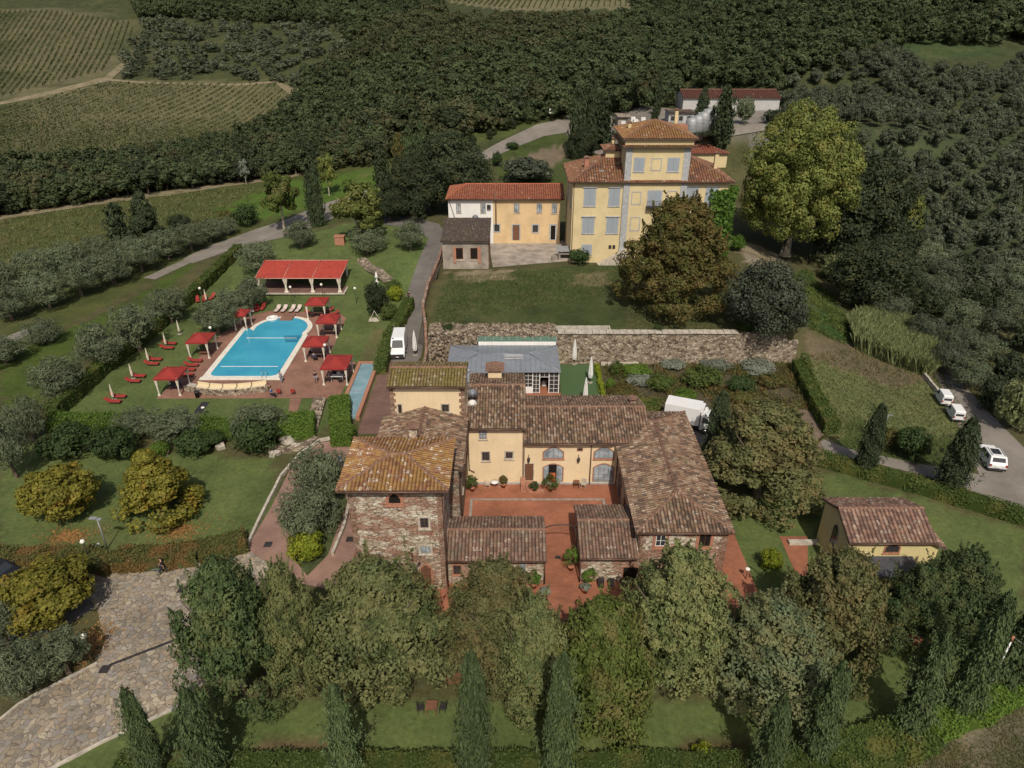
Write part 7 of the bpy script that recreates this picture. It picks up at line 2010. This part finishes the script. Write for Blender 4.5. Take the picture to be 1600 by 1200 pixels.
for p, rz, lb in (((1472, 628), -12, 'upper white van parked beside the pale wall on the gravel road'), ((1490, 652), -12, 'lower white van parked beside the pale wall on the gravel road')):
    q = gp(*p); mp_ = [(-1.7, .3), (1.6, .3), (1.65, 1.75), (1.5, 1.85), (-.6, 1.85), (-1.1, 1.15), (-1.65, .95)]
    mg = [('windscreen', [(-.6, -1.05, 1.2), (.6, -1.05, 1.2), (.55, -.68, 1.75), (-.55, -.68, 1.75)]), ('rear_window', [(-.55, 1.67, 1.1), (.55, 1.67, 1.1), (.5, 1.6, 1.6), (-.5, 1.6, 1.6)])] + [('side_window', [(s * .75, -.9, 1.1), (s * .75, -.1, 1.1), (s * .70, -.1, 1.6), (s * .70, -.6, 1.6)]) for s in (-1, 1)]
    car('parked_van', lb, 'van', (q.x, q.y, q.z + .05), R(rz + 180), -1.0, 1.55, mp_, mg, 'car_white', (-1.1, 1.1), .28).scale = (.85, .85, .85)
# box truck
t = thing('box_truck', 'white box truck parked behind the roof of the stone wing', 'truck', (20.7, 72.3, .02), R(68))
MB().box(-1.1, -1.6, .95, 1.1, 2.5, 3.2).build('cargo_box', M['car_white'], t, bevel=.03)
n = 7; cp2 = [(-3.2, .45), (-1.7, .45), (-1.7, 2.5), (-2.1, 2.6), (-2.55, 2.35), (-3.0, 1.45), (-3.25, 1.2)]
MB().prism(cp2, 'x', -1.0, 1.0).build('cab', M['car_white'], t, bevel=.05)
MB().add([(-.88, -3.02, 1.5), (.88, -3.02, 1.5), (.8, -2.6, 2.3), (-.8, -2.6, 2.3)], [(0, 1, 2, 3)]).build('windscreen', M['carglass'], t)
for s in (-1, 1):
    MB().add([(s * 1.012, -2.85, 1.45), (s * 1.012, -1.95, 1.45), (s * 1.012, -1.95, 2.2), (s * 1.012, -2.5, 2.2)], [(0, 1, 2, 3)]).build('side_window', M['carglass'], t); MB().box(s * 1.2 - .1, -2.95, 1.5, s * 1.2 + .1, -2.85, 2.0).build('mirror', M['metal_dark'], t)
MB().box(-.45, -3.32, .5, .45, -3.2, .9).build('grille', M['metal_dark'], t); MB().box(-.7, -1.95, 2.6, .7, -1.6, 3.2).build('fridge_unit', M['car_white'], t); MB().box(-.5, -1.97, 2.8, .5, -1.95, 3.1).build('fridge_vent', M['metal_dark'], t)
MB().box(-.9, -3.0, .45, .9, 2.9, .8).build('chassis', M['metal_dark'], t); wheels(t, 2.1, (-2.4, 1.9), .4)

# ------------------------------------------------------------------ people
def skinned(name, J, E, mat, parent=None, sub=1, root=0):
    me = bpy.data.meshes.new(name); me.from_pydata([j[0] for j in J], E, [])
    o = link(name, me, None, parent)
    o.data.materials.append(mat)
    m = o.modifiers.new('skin', 'SKIN'); m.use_smooth_shade = True
    for v, j in zip(me.skin_vertices[0].data, J): r_ = j[1] if isinstance(j[1], tuple) else (j[1], j[1]); v.radius = r_
    me.skin_vertices[0].data[root].use_root = True
    o.modifiers.new('sub', 'SUBSURF').levels = sub; o.modifiers['sub'].render_levels = sub
    return o
def person(label, loc, rz, shirt, legs, pose='stand', hair='hair', group=None, bare=False):
    t = thing('person', label, 'person', loc, rz, group)
    sit = pose == 'sit'; walk = pose == 'walk'
    hz_ = .52 if sit else .93
    s = .32 if walk else .06
    Hp = Vector((0, 0, hz_))
    J = [(Hp, (.15, .11)), (Hp + Vector((0, 0, .22)), (.14, .10)), (Hp + Vector((0, 0, .44)), (.17, .105)), (Hp + Vector((0, 0, .55)), (.055, .055)), (Hp + Vector((0, -.01, .64)), (.075, .09)), (Hp + Vector((0, -.02, .76)), (.075, .09))]
    E = [(0, 1), (1, 2), (2, 3), (3, 4), (4, 5)]
    for i, sd_ in enumerate((-1, 1)):
        b = len(J); sw = s * sd_
        hipj = Hp + Vector((sd_ * .10, 0, -.04))
        if sit: kn = hipj + Vector((0, -.42, .02)); an = kn + Vector((0, -.03, -.43)); fo = an + Vector((0, -.16, -.02))
        else: kn = hipj + Vector((0, -sw * .7 - .02, -.42)); an = Vector((sd_ * .1, -sw if sw > 0 else -sw, .08)) + Vector((0, 0, 0)); an.y = -sw * 1.0; fo = an + Vector((0, -.16, -.04))
        J += [(hipj, .085), (kn, .055), (an, .036), (fo, (.035, .03))]; E += [(0, b), (b, b + 1), (b + 1, b + 2), (b + 2, b + 3)]
        b = len(J); sh = Hp + Vector((sd_ * .19, 0, .46)); 
        if sit: el = sh + Vector((sd_ * .06, -.12, -.24)); wr_ = el + Vector((-sd_ * .05, -.24, -.02))
        elif pose == 'gesture' and sd_ > 0: el = sh + Vector((.1, -.18, -.16)); wr_ = el + Vector((-.05, -.15, .18))
        else: el = sh + Vector((sd_ * .06, sw * .35, -.28)); wr_ = el + Vector((0, sw * .25 - .07, -.25))
        ha = wr_ + (wr_ - el).normalized() * .09
        J += [(sh, .06), (el, .042), (wr_, .03), (ha, (.035, .02))]; E += [(2, b), (b, b + 1), (b + 1, b + 2), (b + 2, b + 3)]
        for f, (dx, l_) in enumerate(((-.025, .07), (-.009, .08), (.009, .075), (.025, .06), (.04 * -sd_, .045))):
            c = len(J); J += [(ha + Vector((dx * .8, -.01, -.02 if not sit else 0)), .011), (ha + Vector((dx * 1.5, -.02, -l_)) if not sit else ha + Vector((dx * 1.5, -l_, -.02)), .008)]; E += [(b + 3, c), (c, c + 1)]
    skinned('body', J, E, M['skin'], t)
    def sub_(idx, extra, nm, mat):
        mp_ = {i: k for k, i in enumerate(idx)}; J2 = [(J[i][0], tuple(r_ + extra for r_ in (J[i][1] if isinstance(J[i][1], tuple) else (J[i][1],) * 2))) for i in idx]; E2 = [(mp_[a], mp_[b]) for a, b in E if a in mp_ and b in mp_]
        return skinned(nm, J2, E2, M[mat], t)
    arm = [10, 11, 28, 29]
    # joint numbers: legs 6-9 and 24-27, arms 10-13 and 28-31 (fingers between)
    L1, A1 = 6, 10; L2 = 10 + 4 + 10; A2 = L2 + 4
    if not bare: sub_([0, 1, 2, A1, A1 + 1, A2, A2 + 1], .022, 'shirt', shirt)
    sub_([0, L1, L1 + 1] + ([L1 + 2] if legs != 'shorts' else []) + [L2, L2 + 1] + ([L2 + 2] if legs != 'shorts' else []), .024, 'trousers', 'greycloth' if legs == 'shorts' else legs)
    hd = Hp + Vector((0, .015, .79)); V, F = ball(hd, (.092, .108, .085), 2, .02); MB().add(V.tolist(), F.tolist(), True).build('hair', M[hair], t)
    for s_ in (-1, 1):
        fx = J[L1 + 3][0] if s_ < 0 else J[L2 + 3][0]; MB().box(fx.x - .05, fx.y - .06, fx.z - .04, fx.x + .05, fx.y + .14, fx.z + .05).build('shoe', M['black'], t, bevel=.02)
    hx = Hp + Vector((0, -.125, .70)); MB().box(hx.x - .012, hx.y + .0, hx.z - .02, hx.x + .012, hx.y + .05, hx.z + .03).box(-.03, hx.y + .02, hx.z - .055, .03, hx.y + .04, hx.z - .045).build('face', M['skin'], t)
    return t
def at0(px, py, z=0.0): q = gp(px, py); return Vector((q.x, q.y, q.z + .02))
person('person in black shirt striding across the stone plaza by the agave', at0(257, 896), R(-70), 'black', 'black', 'walk')
person('person in blue shirt walking on the pink path by the gold roof', at0(533, 730), R(20), 'blue', 'greycloth', 'walk')
person('person in black standing alone on the pool deck', at0(494, 598), R(30), 'black', 'shorts', 'stand')
person('person in grey shirt standing at the pool corner by the ladder', at0(440, 598), R(160), 'greycloth', 'greycloth', 'gesture')
person('person in dark shirt seated left of the red armchairs', at0(425, 620), R(80), 'blue', 'black', 'sit')
person('bare-chested person walking up the tarmac drive', at0(641, 478), R(170), 'skin', 'shorts', 'walk', bare=True)
person('second smaller figure stooping on the tarmac drive', at0(639, 470), R(120), 'black', 'black', 'walk')
for (x, y, dx, rz, sh, lb) in ((-23.3, 84.0, -1.0, -70, 'greycloth', 'person in grey seated left under the canopy by the long basin'), (-23.3, 84.0, 1.0, 70, 'black', 'person in black seated right under the canopy by the long basin'), (-23.3, 84.6, .1, 0, 'whitecl', 'person in white seated at the back under the canopy by the long basin'),
                            (pos[4][0], pos[4][1] - 1.0, -.2, 180, 'blue', 'person in bright blue seated under the canopy beside the pool steps'), (pos[4][0], pos[4][1], .9, 60, 'black', 'person in black seated right under the canopy beside the pool steps'), (pos[5][0], pos[5][1], .8, 60, 'whitecl', 'person in white seated under the third canopy from the pavilion')):
    person(lb, (x + dx, y - .2, .02), R(rz), sh, 'black', 'sit')
